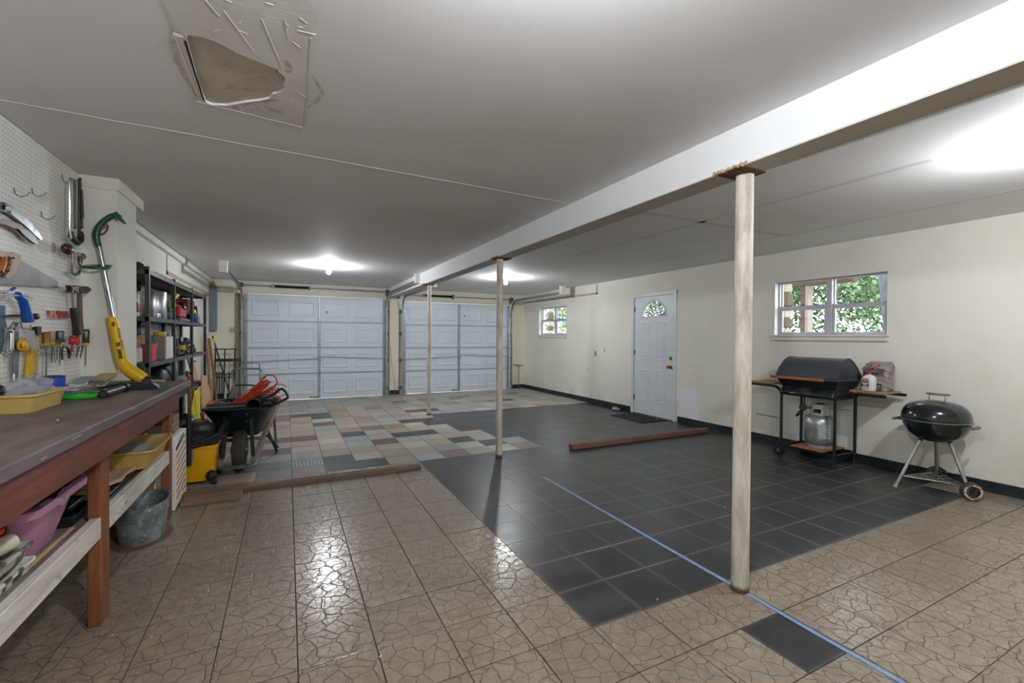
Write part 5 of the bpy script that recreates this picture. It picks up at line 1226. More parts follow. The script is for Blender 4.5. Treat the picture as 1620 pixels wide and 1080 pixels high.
t = thing('red_case', 'bright red plastic case in the middle bay of the second shelf', 'case', (-1.15, 4.3, z1))
P(t, 'body', MB().box(-1.20, 4.02, z1 + .04, -1.09, 4.40, z1 + .15, .02), mat('case_red', 'c4202f', 'a81926', .35)); P(t, 'handle', MB().tube([(-1.13, 4.1, z1 + .145), (-1.13, 4.15, z1 + .175), (-1.13, 4.27, z1 + .175), (-1.13, 4.32, z1 + .145)], .01, 8), mat('case_red', 'a', None))
solo('steel_tray', 'dented steel tray under the red case', 'tray', MB().box(-1.22, 3.98, z1, -1.075, 4.52, z1 + .035, .01), M_galvd)
t = thing('lamp_head', 'black round lamp head with a glossy dome behind the red case', 'lamp', (-1.2, 4.66, z1)); P(t, 'dome', MB().ell((-1.18, 4.62, z1 + .14), (.06, .08, .10), 18, 10), mat('gloss_black', '101112', '1a1b1c', .12, coat=.5)); P(t, 'foot', MB().box(-1.22, 4.56, z1, -1.13, 4.68, z1 + .06, .01), M_blkp)
t = thing('red_machine', 'dark red small machine with a black wheel at the far end of the second shelf', 'machine', (-1.2, 5.05, z1)); P(t, 'body', MB().box(-1.27, 4.72, z1 + .10, -1.12, 5.12, z1 + .29, .015), mat('maroon_enamel', '8d2530', '6d1a24', .35)); P(t, 'base', MB().box(-1.26, 4.85, z1, -1.14, 4.95, z1 + .10, .004), M_blkp); P(t, 'wheel', MB().tube(arc((-1.11, 5.12, z1 + .17), .05, 0, 2*PI*15/16, 16, (0, 1, 0), (0, 0, 1)), .01, 6, closed=True), M_blkp)
can('blue_bottle', 'blue squat bottle with a yellow cap at the far end of the second shelf', 'bottle', -1.10, 4.86, z1, .048, .12, mat('blue_jug', '27488c', '1d386f', .35), (.03, .045), M_yel)
can('grey_flask', 'grey flask right of the blue bottle', 'bottle', -1.10, 5.12, z1, .035, .10, M_galvd, (.015, .03), M_blkp)
z2 = SZ[2]
t = thing('orange_pail', 'square orange-red pail on the third shelf, near end', 'pail', (-1.15, 3.0, z2))
P(t, 'body', tubbox(-1.25, 2.90, -1.085, 3.08, z2 + .001, z2 + .155, .012, .006, .003, .02), mat('orange_pail', 'd9542f', 'c44522', .4))
t = thing('paint_can', 'white lettered paint can before the orange pail', 'can', (-1.15, 2.77, z2))
P(t, 'body', MB().box(-1.215, 2.72, z2 + .001, -1.135, 2.82, z2 + .125, .01), mat('white_tin', 'dedcd8', 'cfccc6', .4)); P(t, 'lid', MB().box(-1.21, 2.725, z2 + .125, -1.14, 2.815, z2 + .131, .002), M_galv)
tx = MB().join(text_mb('Z', .05, (-1.17, 2.7195, z2 + .075), (1, 0, 0), (0, 0, 1))).bar((-1.20, 2.7195, z2 + .045), (-1.15, 2.7195, z2 + .06), .001, .005).bar((-1.20, 2.7195, z2 + .06), (-1.15, 2.7195, z2 + .045), .001, .005)
P(t, 'print', tx, mat('navy_print', '2b3a55', '7c2a2a', .6), smooth=0)
solo('tan_cap', 'tan cap lying in the orange pail', 'cap', MB().ell((-1.19, 2.96, z2 + .165), (.055, .08, .07), 16, 10), mat('tan_cloth', 'bfa281', 'a58a6b', .9, scale=30))
solo('cloth_bundle', 'dark brown cloth heap behind the cap', 'cloth', blob((-1.25, 3.25, z2 + .07), (.07, .12, .11), 51, 16, 10, .2), mat('dark_cloth', '3f352d', '2c2520', .9, scale=22))
t = thing('storage_box', 'grey-brown box with a white side on the third shelf', 'box', (-1.16, 3.45, z2)); P(t, 'body', MB().box(-1.20, 3.30, z2 + .001, -1.075, 3.62, z2 + .22, .003), mat('grey_brown_card', 'a2948b', '8c7f77', .8)); P(t, 'white_side', MB().box(-1.0752, 3.32, z2 + .004, -1.072, 3.61, z2 + .216), M_trim, smooth=0)
solo('tape_roll', 'yellow tape roll lying on the storage box', 'tape roll', MB().lathe([(.02, .221), (.05, .221), (.052, .225), (.052, .26), (.05, .264), (.02, .264), (.02, .221)], (-1.14, 3.42, z2), n=22), mat('dull_yellow', 'a', None))
solo('clear_wrap', 'crumpled clear wrap behind the storage box', 'wrap', blob((-1.25, 3.35, z2 + .27), (.05, .1, .05), 61, 14, 9, .3).join(MB().box(-1.29, 3.27, z2, -1.21, 3.43, z2 + .235, .01)), M_clear2)
solo('black_jar', 'dark jar with a pale rim left of the storage box', 'jar', MB().lathe([(0, .001), (.04, .001), (.042, .16), (.034, .2), (.034, .23), (0, .23)], (-1.16, 3.18, z2), n=18), mat('dark_jar', '34363a', 'a7abb0', .35, scale=16, lo=.55, hi=.62))
solo('blue_rag', 'blue cloth bunched right of the yellow roll', 'cloth', blob((-1.15, 3.66, z2 + .225), (.035, .06, .05), 71, 12, 8, .2).join(MB().box(-1.18, 3.64, z2, -1.12, 3.72, z2 + .2, .01)), mat('royal_blue_cloth', '2344a0', '1a3580', .8))
solo('rope_coil', 'coil of pale rope hanging over the shelf edge', 'rope', MB().tube([(-1.12 + .004*i, 3.78 + .035*math.cos(i*.8), z2 + .03 + .11*(i % 20)/20) for i in range(40)], .006, 6), mat('pale_rope', 'b9a98d', '97876c', .9))
can('black_bottle', 'black bottle with a yellow label in the middle bay', 'bottle', -1.10, 4.18, z2, .034, .16, M_blkp, (.012, .05), M_trim, (.45, .75), M_yel)
can('black_bottle', 'taller black bottle with a grey nozzle left of the yellow-labelled one', 'bottle', -1.13, 4.00, z2, .034, .19, mat('grey_black_plastic', 'a', None), (.014, .05), M_galvd)
t = thing('blower_fan', 'dark snail-shaped blower housing on the third shelf', 'blower', (-1.16, 4.7, z2)); P(t, 'housing', MB().lathe([(0, -.05), (.09, -.05), (.10, -.03), (.10, .03), (.09, .05), (0, .05)], (-1.17, 4.68, z2 + .102), 'X', 28, sx=1, sy=1.45), mat('slate_plastic', '333b42', '262c32', .35)); P(t, 'inlet', MB().tube(arc((-1.118, 4.66, z2 + .11), .045, 0, 2*PI*15/16, 16, (0, 1, 0), (0, 0, 1)), .010, 8, closed=True).lathe([(0, 0), (.03, 0), (.026, .008), (0, .01)], (-1.12, 4.66, z2 + .11), 'X', 16), M_blkp); P(t, 'outlet', MB().cbox((-1.16, 4.86, z2 + .05), (.08, .14, .08), .01), mat('slate_plastic', 'a', None))
solo('small_sander', 'small dark tool lying at the far end of the third shelf', 'tool', MB().ell((-1.14, 5.05, z2 + .04), (.04, .10, .04), 14, 8).cbox((-1.14, 5.1, z2 + .09), (.03, .06, .04), .006), M_blkp)
z3 = SZ[3]
solo('black_case', 'black rounded case on the shelf behind the bench end', 'case', blob((-1.20, 3.75, z3 + .16), (.13, .36, .20), 81, 26, 16, .05, .78), mat('teal_black', '12191c', '0c1113', .45))
solo('grey_hose', 'grey coiled hose piece left of the black case', 'hose', MB().tube([(-1.2 + .05*math.cos(i*.6), 3.05 + .12*math.sin(i*.6), z3 + .02 + .008*i) for i in range(24)], .014, 8), mat('grey_black_plastic', 'a', None))
cm = MB(); rc = random.Random(5)
for k in range(5): cm.tube([(-1.16 + .05*math.cos(a*.7 + k) + rc.uniform(-.01, .01), 4.75 + .26*math.sin(a*.7 + k*.5), z3 + .04 + .02*k + .02*math.sin(a)) for a in range(10)], .008, 6, closed=False)
solo('extension_cable', 'yellow extension cord heaped on the shelf above the sack', 'cord', cm, mat('cord_yellow', 'd8ae3a', 'c2982a', .5))
solo('brown_strap', 'brown strap tangled with the yellow cord', 'strap', MB().tube([(-1.13 + .03*math.sin(i), 4.35 + .09*i, z3 + .16 + .03*math.sin(i*1.7)) for i in range(7)], .012, 6, flat=.3), mat('brown_strap', '7e4f34', '5e3823', .7))
# --- boards behind and under the shelves
solo('plywood_sheet', 'pinkish plywood sheet leaning on the wall behind the shelves', 'board', MB().bar((-1.374, 5.1, .0), (-1.374, 5.1, 1.05), .42, .006, .001, (1, 0, 0)), wood('pink_ply', 'c09c86', 'a58370', 2, .7, 2, knots=False))
solo('plywood_sheet', 'narrow tan plywood strip leaning behind the far shelf bay', 'board', MB().bar((-1.05, 5.72, .0), (-1.30, 5.74, 1.1), .02, .34, .001, (0, 1, 0)), wood('tan_ply', 'c7a78d', 'b08f76', 2, .7, 2, knots=False))
cb = thing('wall_cupboard', 'cream painted cupboard door with a small brass catch on the left wall beyond the shelves', 'cupboard', (-1.37, 6.4, 0))
P(cb, 'door', MB().box(XL + .001, 5.8, .0, XL + .022, 6.55, 1.45, .003), M_trim); P(cb, 'door', MB().box(XL + .001, 6.56, .0, XL + .022, 7.35, 1.45, .003), mat('ivory_paint', 'e0dac8', 'd3ccb8', .6)); P(cb, 'catch', MB().box(XL + .022, 6.50, .90, XL + .04, 6.62, .935, .003).cyl((XL + .03, 6.52, .918), (XL + .06, 6.52, .918), .012, 10), M_brass)
# --- floor beside the shelves
t = thing('terracotta_pot', 'large terracotta-coloured pot on the lowest shelf behind the vacuum', 'pot', (-1.205, 3.3, .252))
P(t, 'body', MB().lathe([(0, 0), (.11, .0), (.13, .25), (.14, .26), (.14, .31), (.13, .33), (.12, .38), (.13, .40), (.11, .40), (.10, .2), (0, .1)], (-1.205, 3.3, .252), n=28), mat('terracotta', 'a8592b', '7f3f1d', .6, scale=6))
sk = MB().sheet(lambda u, v: (-1.0 + .06*math.cos(2*PI*u)*(.35 + 1.0*v*(1 - .5*v)) + .015*math.sin(6*PI*u + 5*v), 4.3 + .30*math.sin(2*PI*u)*(.25 + 1.1*v*(1 - .45*v)) + .02*math.sin(10*PI*u), .70 - .55*v + .02*math.sin(4*PI*u)), 30, 14, cu=True)
solo('yellow_sack', 'crumpled bright yellow sack hanging under the shelf edge', 'sack', sk, mat('sack_yellow', 'ddd02f', 'c3b41f', .5, scale=7, bs=.3))
solo('cardboard_flap', 'light brown cardboard panel leaning behind the sack', 'cardboard', MB().prism([(5.0, .0), (5.95, .0), (5.75, .52), (5.35, .78), (5.0, .82)], (-1.04, 0, 0), (0, 1, 0), (0, 0, 1), .006), mat('cardboard', 'c39b7c', 'b28a6c', .85))
solo('cardboard_flap', 'second cardboard piece lying against the panel near the wheelbarrow', 'cardboard', MB().prism([(4.75, .0), (5.3, .0), (5.2, .42), (4.9, .40)], (-.96, 0, 0), (0, 1, 0), (0, 0, 1), .006), mat('cardboard', 'a', None))
solo('white_bundle', 'grey-white crumpled plastic beside the yellow sack', 'bundle', blob((-.95, 3.82, .22), (.06, .17, .24), 91, 20, 14, .12, .9), mat('grey_white_film', 'b9b9b6', '8b8b89', .35, scale=9))
# ================================================================ far left corner
ep = thing('electrical_panel', 'grey-blue electrical panel box on the far wall in the left corner', 'electrical panel', (-1.33, YF - .05, 1.4))
M_ep = mat('panel_blue_grey', '7d8d98', '6d7d88', .45)
P(ep, 'box', MB().box(XL + .002, YF - .10, 1.40, -1.262, YF, 2.27, .004), M_ep); P(ep, 'door', MB().box(XL + .004, YF - .108, 1.42, -1.275, YF - .10, 2.04, .002), M_ep); P(ep, 'upper_cover', MB().box(XL + .004, YF - .108, 2.055, -1.275, YF - .10, 2.25, .002), M_ep)
solo('wood_cone', 'yellowish wooden wedge standing on top of the electrical panel', 'wedge', MB().prism([(-1.375, 2.271), (-1.27, 2.271), (-1.31, 2.37), (-1.34, 2.405), (-1.365, 2.36)], (0, YF - .03, 0), (1, 0, 0), (0, 0, 1), .07), wood('yellow_wood', 'b89248', '94722f', 2, .7, 2))
ol = thing('wall_switch', 'beige two-gang switch plate right of the electrical panel', 'switch', (-1.01, YF, 1.38)); P(ol, 'plate', MB().box(-1.065, YF - .008, 1.375, -.95, YF, 1.49, .003), mat('beige_plate', 'cdc6b0', 'beb69f', .5))
for x in (-1.035, -.985): P(ol, 'toggle', MB().box(x - .006, YF - .02, 1.425, x + .006, YF - .008, 1.445, .002), M_blkp)
for (y, z, lb) in ((5.30, 1.01, 'beige outlet plate on the right wall between the small window and the door'),):
    o_ = thing('wall_outlet', lb, 'outlet', (XR, y, z)); P(o_, 'plate', MB().box(XR - .007, y - .04, z - .057, XR, y + .04, z + .057, .002), mat('beige_plate', 'a', None)); P(o_, 'socket', MB().box(XR - .009, y - .015, z + .01, XR - .006, y + .015, z + .035, .001).box(XR - .009, y - .015, z - .035, XR - .006, y + .015, z - .01, .001), M_blkp)
solo('wall_clip', 'small dark metal clip on the wall right of the outlet', 'clip', MB().tube([on('x', XR - .006, 955, 549), on('x', XR - .02, 957, 552), on('x', XR - .006, 955, 557)], .004, 6), M_blkp)
def f(px, py, y=8.15): return on('y', y, px, py)
rk = thing('garden_tool_rack', 'black steel rack for long-handled tools in the far left corner', 'rack', (-1.1, 8.2, 0))
for (a, b_) in (((338, 552), (375.5, 552)),): P(rk, 'top_rail', MB().bar(f(*a), f(*b_), .02, .02, .002), M_black)
for px in (341, 356, 372): P(rk, 'upright', MB().bar(f(px, 552), (f(px - 3, 600).x, 8.18, .01), .022, .022, .002, (0, 1, 0)), M_black)
P(rk, 'middle_rail', MB().bar(f(339, 569.5), f(379, 569.5), .015, .055, .002), M_black); P(rk, 'rust_bracket', MB().bar(f(374, 568.5), f(381, 568.5), .02, .06, .002), M_rust)
for z in (591, 597): P(rk, 'lower_rail', MB().bar(f(339, z), f(373, z), .02, .018, .002), M_black)
for i, px in enumerate((344, 349, 353, 361, 366)): P(rk, 'holder_ring', MB().tube(arc(f(px, 594), .035, 0, 2*PI*11/12, 12), .006, 6, closed=True), M_blkp)
for i, (px, lb) in enumerate(((343, 'thin dark tool handle, first in the rack'), (347, 'second dark tool handle in the rack'), (351, 'third dark tool handle in the rack'), (362, 'dark tool handle in the right half of the rack'))):
    solo('garden_tool', lb, 'garden tool', MB().tube([f(px, 588, 8.10), (f(px, 650, 8.10).x, 8.10, .02)], .010, 6).cbox((f(px, 640, 8.10).x, 8.10, .12), (.07, .02, .2), .01), M_blkp)
for i, (a, b_, y, c, lb) in enumerate((((327, 535), (333, 650), 7.5, 'b98f6c', 'tan wooden pole leaning in the corner, leftmost'), ((331, 535), (344, 656), 7.7, 'a87c58', 'brown wooden pole leaning right of the tan one'), ((325, 528), (322, 640), 7.2, 'c9a888', 'pale wooden pole behind the shelf end'))):
    p, q = f(a[0], a[1], y), f(b_[0], b_[1], y); q.z = .005
    solo('wooden_pole', lb, 'pole', MB().tube([q, p.lerp(q, .5) + Vector((0, .03, 0)), p], .021, 8), wood('pole%d' % i, c, '7d5a3e', 2, .6, 2, knots=False))
t = thing('extension_pole', 'black extension pole with a yellow grip leaning across the tool rack', 'pole', (-1.0, 7.95, 0)); p, q = f(336, 531, 7.95), f(363, 622, 7.95); d = (q - p).normalized()
P(t, 'pole', MB().tube([p, q + d*.25], .013, 8), M_blkp); P(t, 'grip', MB().tube([p + d*.05, p + d*.14], .02, 8), M_yel)
# hand truck
def g(px, py, y=6.9): return on('y', y, px, py)
ht = thing('hand_truck', 'grey steel hand truck standing behind the wheelbarrow', 'hand truck', (-.6, 6.9, 0))
P(ht, 'upper_handle', MB().tube([g(372, 574), g(408, 574), g(410.5, 575), g(411, 583)], .009, 8), M_galvd)
fr = MB().tube([g(362, 655), g(366, 640), g(370, 610), g(367, 590), g(369, 585), g(374, 583), g(408, 583), g(413, 586), g(413, 600), g(411, 660)], .016, 10)
P(ht, 'frame', fr, M_galvd); P(ht, 'grip', MB().tube([g(412.5, 587), g(412, 604)], .024, 10), M_galv)
P(ht, 'cross_bar', MB().tube([g(368, 620), g(370, 610.5), g(374, 609), g(396, 609), g(405, 610)], .014, 8), M_black)
P(ht, 'strut', MB().tube([g(368, 611), g(360, 640), g(351, 665)], .014, 8), M_galvd)
P(ht, 'toe_plate', MB().box(g(362, 655).x, 6.75, .003, g(411, 655).x, 6.95, .012, .002), M_galvd)
for x in (g(358, 655).x, g(414, 655).x): P(ht, 'wheel', MB().lathe([(0, -.02), (.1, -.02), (.115, 0), (.1, .02), (0, .02)], (x, 7.0, .116), 'X', 20), M_blkp)
# T handle tool in the right corner
solo('t_handle_tool', 'steel T-handled key standing in the right far corner', 'tool', MB().tube([(5.33, YF - .04, .0), (5.335, YF - .03, .60)], .010, 8).tube([(5.18, YF - .03, .615), (5.33, YF - .03, .60), (5.475, YF - .03, .595)], .008, 8).tube([(5.24, YF - .03, .60), (5.33, YF - .03, .56), (5.42, YF - .03, .585)], .005, 6), M_galvd)

# ================================================================ vacuum
vx, vy = -.775, 2.97
vc = thing('shop_vacuum', 'yellow and black wheeled shop vacuum beside the striped carton', 'vacuum cleaner', (vx, vy, 0))
def rsq(hx, hy, r, z, n=6):
    out = []
    for sx_, sy_, s in ((1, 1, 0), (-1, 1, 1), (-1, -1, 2), (1, -1, 3)):
        for k in range(n): a = PI/2*(s + k/(n-1)); out.append((vx + sx_*(hx - r) + r*math.cos(a), vy + sy_*(hy - r) + r*math.sin(a), z))
    return out
def loft(rings): 
    k = len(rings[0]); vs = [v for r_ in rings for v in r_]
    fs = [(i*k+j, i*k+(j+1) % k, (i+1)*k+(j+1) % k, (i+1)*k+j) for i in range(len(rings)-1) for j in range(k)]
    return MB().add(vs, fs + [tuple(range(k)), tuple((len(rings)-1)*k + j for j in range(k))])
P(vc, 'drum', loft([rsq(.135, .15, .07, .035), rsq(.145, .16, .07, .10), rsq(.158, .175, .07, .325), rsq(.175, .19, .07, .33), rsq(.175, .19, .07, .352), rsq(.15, .17, .07, .355)]), mat('vac_yellow', 'f0b313', 'dfa10c', .35, scale=3))
P(vc, 'lid', loft([rsq(.17, .185, .07, .352), rsq(.18, .195, .08, .37), rsq(.175, .19, .08, .42), rsq(.13, .15, .09, .47), rsq(.08, .1, .07, .49)]), M_blkp)
P(vc, 'motor_head', MB().lathe([(.11, 0), (.115, .02), (.10, .06), (.06, .08), (0, .085)], (vx + .03, vy - .02, .46), n=24), mat('grey_black_plastic', 'a', None))
P(vc, 'hose', MB().tube([(vx + .17*math.cos(a)*1.25, vy + .17*math.sin(a)*1.25, .40 + .09*math.sin(a*.5 + .4) + (.05 if a > 5 else 0)) for a in [i*.28 - 2.6 for i in range(24)]], .024, 10), M_blkp)
P(vc, 'hose', MB().tube([(vx - .06, vy - .2, .385), (vx + .06, vy - .22, .40), (vx + .18, vy - .15, .44), (vx + .215, vy - .02, .51), (vx + .19, vy + .1, .53)], .024, 10), M_blkp)
for dx, dy, lb in ((-.10, -.20, 0), (-.03, -.215, 0)): P(vc, 'wand', MB().tube([(vx + dx, vy + dy, .20), (vx + dx, vy + dy, .62 - .02*(dx < -.05))], .021, 14, cap=False).tube([(vx + dx, vy + dy, .2), (vx + dx, vy + dy, .60)], .016, 12), M_blkp)
P(vc, 'label', MB().box(vx - .09, vy - .176, .22, vx - .0, vy - .1725, .32, .001), mat('grey_label', 'a9a9a4', '6f6f6c', .5, scale=60)); P(vc, 'cable_loop', MB().tube(arc((vx + .03, vy - .05, .545), .06, 0, 2*PI*15/16, 16, (1, .3, 0), (-.2, .6, .3)), .006, 6, closed=True), M_blkp)
for sx_, sy_ in ((1, -1), (-1, -1), (1, 1), (-1, 1)):
    w_ = P(vc, 'caster_arm', MB().ell((vx + sx_*.125, vy + sy_*.15, .075), (.045, .045, .05), 14, 8), M_blkp)
    P(w_, 'caster', MB().lathe([(0, -.02), (.02, -.02), (.028, -.012), (.028, .012), (.02, .02), (0, .02)], (vx + sx_*.15, vy + sy_*.17, .028), 'X', 14), M_blkp)
solo('broomstick', 'brown wooden handle standing behind the vacuum', 'handle', MB().tube([(-.87, 3.22, .0), (-.88, 3.24, .95)], .016, 10), wood('handle_brown', '8c5f44', '6a4430', 2, .5, 2, knots=False))

# ================================================================ wheelbarrow (its own axes: x across, y from wheel to handles)
M_wbg = mat('chipped_dark_green', '12211f', '1c2e2c', .38, scale=5, spots='aab2ae', spot_t=.67, spot_s=22)
M_tan2 = wood('painted_tan_wood', 'a5968a', '7b6c62', 1, .7, 2)
wb = thing('wheelbarrow', 'dark green wheelbarrow with its wheel towards the camera, full of tools', 'wheelbarrow', (-.47, 2.98, 0), rz=-.05)
def wloft(rings):
    k = len(rings[0]); vs = [v for r_ in rings for v in r_]
    fs = [(i*k+j, i*k+(j+1) % k, (i+1)*k+(j+1) % k, (i+1)*k+j) for i in range(len(rings)-1) for j in range(k)]
    return MB().add(vs, fs + [tuple((len(rings)-1)*k + j for j in range(k))])
def wring(hw_f, hw_b, y0_, y1_, z_f, z_b, r=.1, n=7):
    out = []
    for cx_, cy_, s, rr in ((hw_b - r, y1_ - r, 0, r), (-hw_b + r, y1_ - r, 1, r), (-hw_f + r*1.3, y0_ + r*1.3, 2, r*1.3), (hw_f - r*1.3, y0_ + r*1.3, 3, r*1.3)):
        for k in range(n):
            a = PI/2*(s + k/(n-1)); x, y = cx_ + rr*math.cos(a), cy_ + rr*math.sin(a); out.append((x, y, z_f + (z_b - z_f)*(y - y0_)/(y1_ - y0_)))
    return out
rg_ = [wring(.15, .18, .24, .74, .33, .30, .05), wring(.21, .245, .15, .88, .45, .44, .08), wring(.295, .305, .03, 1.0, .62, .60, .1), wring(.302, .312, .02, 1.01, .626, .606, .1), wring(.288, .298, .04, .99, .62, .60, .1), wring(.2, .235, .16, .87, .455, .445, .08), wring(.14, .17, .25, .73, .34, .31, .05)]
k = len(rg_[0]); tb_ = wloft(rg_); tb_.f.append(tuple(range(k)))
P(wb, 'tray', tb_, M_wbg, local=True); P(wb, 'rolled_rim', MB().tube(wring(.30, .31, .025, 1.005, .628, .608, .1), .010, 8, closed=True), M_wbg, local=True)
tp_ = [(0.0, -.048), (.13, -.048), (.165, -.05), (.192, -.043), (.2, -.025), (.203, 0), (.2, .025), (.192, .043), (.165, .05), (.13, .048), (0, .048)]
P(wb, 'tyre', MB().lathe(tp_, (0, .20, .203), 'X', 36), mat('worn_tyre', '4b4640', '37332f', .85, scale=20, bs=.5), local=True)
gm = MB()
for i in range(5): gm.lathe([(.2035 - .0016*abs(i-2)**1.5, -.0018), (.2045 - .0016*abs(i-2)**1.5, 0), (.2035 - .0016*abs(i-2)**1.5, .0018)], (-.032 + .016*i, .20, .203), 'X', 36)
P(wb, 'tread', gm, M_blkp, local=True, kind='stuff'); P(wb, 'hub', MB().lathe([(0, -.075), (.03, -.075), (.03, .075), (0, .075)], (0, .2, .203), 'X', 14), M_galvd, local=True)
for s in (-1, 1):
    P(wb, 'handle_rail', MB().bar((s*.135, .0, .125), (s*.27, 1.45, .52), .04, .065, .004), M_tan2, local=True)
    P(wb, 'front_brace', MB().bar((s*.10 + .012, .055, .53), (s*.125 + .008, .03, .17), .034, .02, .004, (0, 1, 0)), M_wbg, local=True)
    P(wb, 'leg', MB().tube([(s*.2, .62, .32), (s*.28, .80, .02), (s*.27, .92, .02), (s*.235, 1.05, .40)], .014, 6), M_wbg, local=True)
    P(wb, 'leg_brace', MB().bar((s*.215, .45, .28), (s*.29, .84, .05), .03, .006, .001), M_wbg, local=True)
P(wb, 'nose_guard', MB().tube([(-.16, .10, .12), (-.15, -.02, .10), (-.1, -.07, .095), (.1, -.07, .095), (.15, -.02, .10), (.16, .10, .12)], .012, 8).box(-.16, -.02, .088, .16, 0, .104), M_galvd, local=True)
P(wb, 'cross_member', MB().box(-.2, .40, .245, .2, .46, .27, .003).box(-.24, .78, .30, .24, .82, .33, .003), M_tan2, local=True)
# its load
W_ = Matrix.Translation((-.47, 2.98, 0)) @ Matrix.Rotation(-.05, 4, 'Z')
def ww(x, y, z): return W_ @ Vector((x, y, z))
rc = random.Random(11); oc = MB()
A_, B_ = Vector((-.20, 3.25, .60)), Vector((-.20, 3.52, .86))
pts = []
for i in range(26):          # a long coiled loop leaning to the upper right
    o1 = Vector((rc.uniform(-.07, .09), rc.uniform(-.1, .1), rc.uniform(-.05, .04))); o2 = Vector((rc.uniform(-.05, .09), rc.uniform(-.1, .08), rc.uniform(-.12, .06)))
    a = Vector((-.52, 3.25, .615)) + o1*Vector((1.2, 1, .5)) if hasattr(Vector, '__mul__') and False else Vector((-.50 + o1.x, 3.28 + o1.y, .63 + o1.z*.5))
    b_ = Vector((-.26 + o2.x, 3.38 + o2.y, .81 + o2.z))
    side = Vector((.03, 0, .04)) * rc.choice((-1, 1)) * rc.uniform(.3, 1)
    pts += [a, a.lerp(b_, .5) + side*.7, b_ - side*.2, b_ + Vector((.02, .01, .01)), b_ - side]
oc.tube(pts, .0058, 6)
oc.tube(arc((-.215, 3.42, .84), .075, -1.0, 4.1, 16, (1, 0, .15), (-.1, .1, 1)), .0062, 6)
oc.tube([(-.73, 3.22, .58), (-.735, 3.22, .66), (-.70, 3.24, .70), (-.62, 3.24, .67), (-.52, 3.26, .645), (-.40, 3.28, .66)], .0062, 6)
for i in range(7): oc.tube(arc((-.13 + rc.uniform(-.05, .05), 3.42 + rc.uniform(-.1, .1), .71 + rc.uniform(-.03, .05)), rc.uniform(.05, .09), rc.uniform(0, 2), rc.uniform(4, 6), 14, (1, .1, rc.uniform(-.4, .4)), (rc.uniform(-.3, .3), .4, .8)), .0058, 6)
solo('extension_cable', 'bundle of orange-red extension cord heaped in the wheelbarrow', 'cord', oc, mat('cord_orange', 'd9482b', 'bf3a20', .4, scale=4))
lb_ = thing('leaf_blower', 'black leaf blower with a round open nozzle lying across the wheelbarrow', 'leaf blower', (-.33, 3.18, .6))
c0 = Vector((-.335, 3.03, .655)); dn = Vector((-.12, -1, .04)).normalized()
P(lb_, 'nozzle', MB().tube([c0 - dn*.28, c0 - dn*.1, c0], [.048, .056, .062], 24, cap=False).tube([c0 - dn*.28, c0 - dn*.1, c0 - dn*.002], [.044, .052, .057], 24, cap=False), mat('dark_grey_plastic', '2b2e31', '202325', .35))
P(lb_, 'nozzle_ring', MB().tube(arc(c0, .062, 0, 2*PI*23/24, 24, tuple(Vector((1, -.12, 0)).normalized()), (0, .04, 1)), .005, 6, closed=True), mat('grey_black_plastic', 'a', None))
P(lb_, 'housing', MB().ell((-.27, 3.26, .66), (.11, .12, .06), 20, 12).cbox((-.22, 3.12, .665), (.12, .1, .07), .02, rz=.1), M_blkp)
hd = MB().tube([(-.26, 3.10, .70), (-.17, 3.08, .745), (-.11, 3.08, .795), (-.085, 3.08, .80), (-.055, 3.08, .765), (-.035, 3.08, .715), (-.05, 3.08, .70), (-.13, 3.09, .655), (-.2, 3.1, .64)], .0125, 8)
P(lb_, 'handle', hd, M_blkp); P(lb_, 'trigger_block', MB().cbox((-.15, 3.09, .69), (.045, .03, .05), .006, ry=.5), M_blkp)
vs_ = MB()
for i in range(3): vs_.cbox((-.205 + .012*i, 3.068, .69 - .014*i), (.012, .004, .006), .001)
P(lb_, 'orange_switch', vs_, mat('orange_bits', 'd9643f', 'c4502c', .4), kind='stuff')
solo('blower_tube', 'grey-black oval tube end lying at the left of the wheelbarrow', 'tube', MB().tube([ww(-.26, .10, .655), ww(.05, .16, .65)], [.03, .032], 18, cap=False, flat=.6).tube([ww(-.25, .10, .655), ww(.05, .16, .65)], [.025, .025], 14, flat=.6), mat('grey_black_plastic', 'a', None))
# ================================================================ timbers and tape on the floor
W_old = wood('old_brown_timber', '8f7460', '5a4536', 0, .75, 3)
W_red2 = wood('reddish_timber', '946a58', '63443a', 0, .7, 3)
solo('long_timber', 'long brown two-by-four on the floor where tan and coloured tiles meet', 'timber', MB().box(-.98, 2.44, .001, 1.16, 2.53, .042, .005), W_old)
solo('short_board', 'short wide brown board lying before the long timber at the carton', 'timber', MB().box(-.78, 2.255, .001, -.375, 2.432, .034, .004), wood('pale_brown_board', 'a28b76', '6c5644', 0, .75, 3))
solo('reddish_timber', 'reddish square timber on the black tiles pointing at the right wall', 'timber', MB().box(2.97, 2.425, .001, 5.30, 2.50, .062, .005), W_red2)
tpm = MB(); p0 = Vector((2.148, 1.70, .0014)); p1 = Vector((2.098, -1.6, .0014)); d = (p1 - p0); n_ = 30
tpm.sheet(lambda u, v: tuple(p0 + d*v + Vector(((u - .5)*.026 + .0015*math.sin(23*v), 0, 0))), 2, n_)
solo('blue_tape', 'strip of blue masking tape along the floor under the beam', 'tape', tpm, mat('blue_masking_tape', '8fa9d0', '7d98c4', .6, scale=20), solid=.0006)

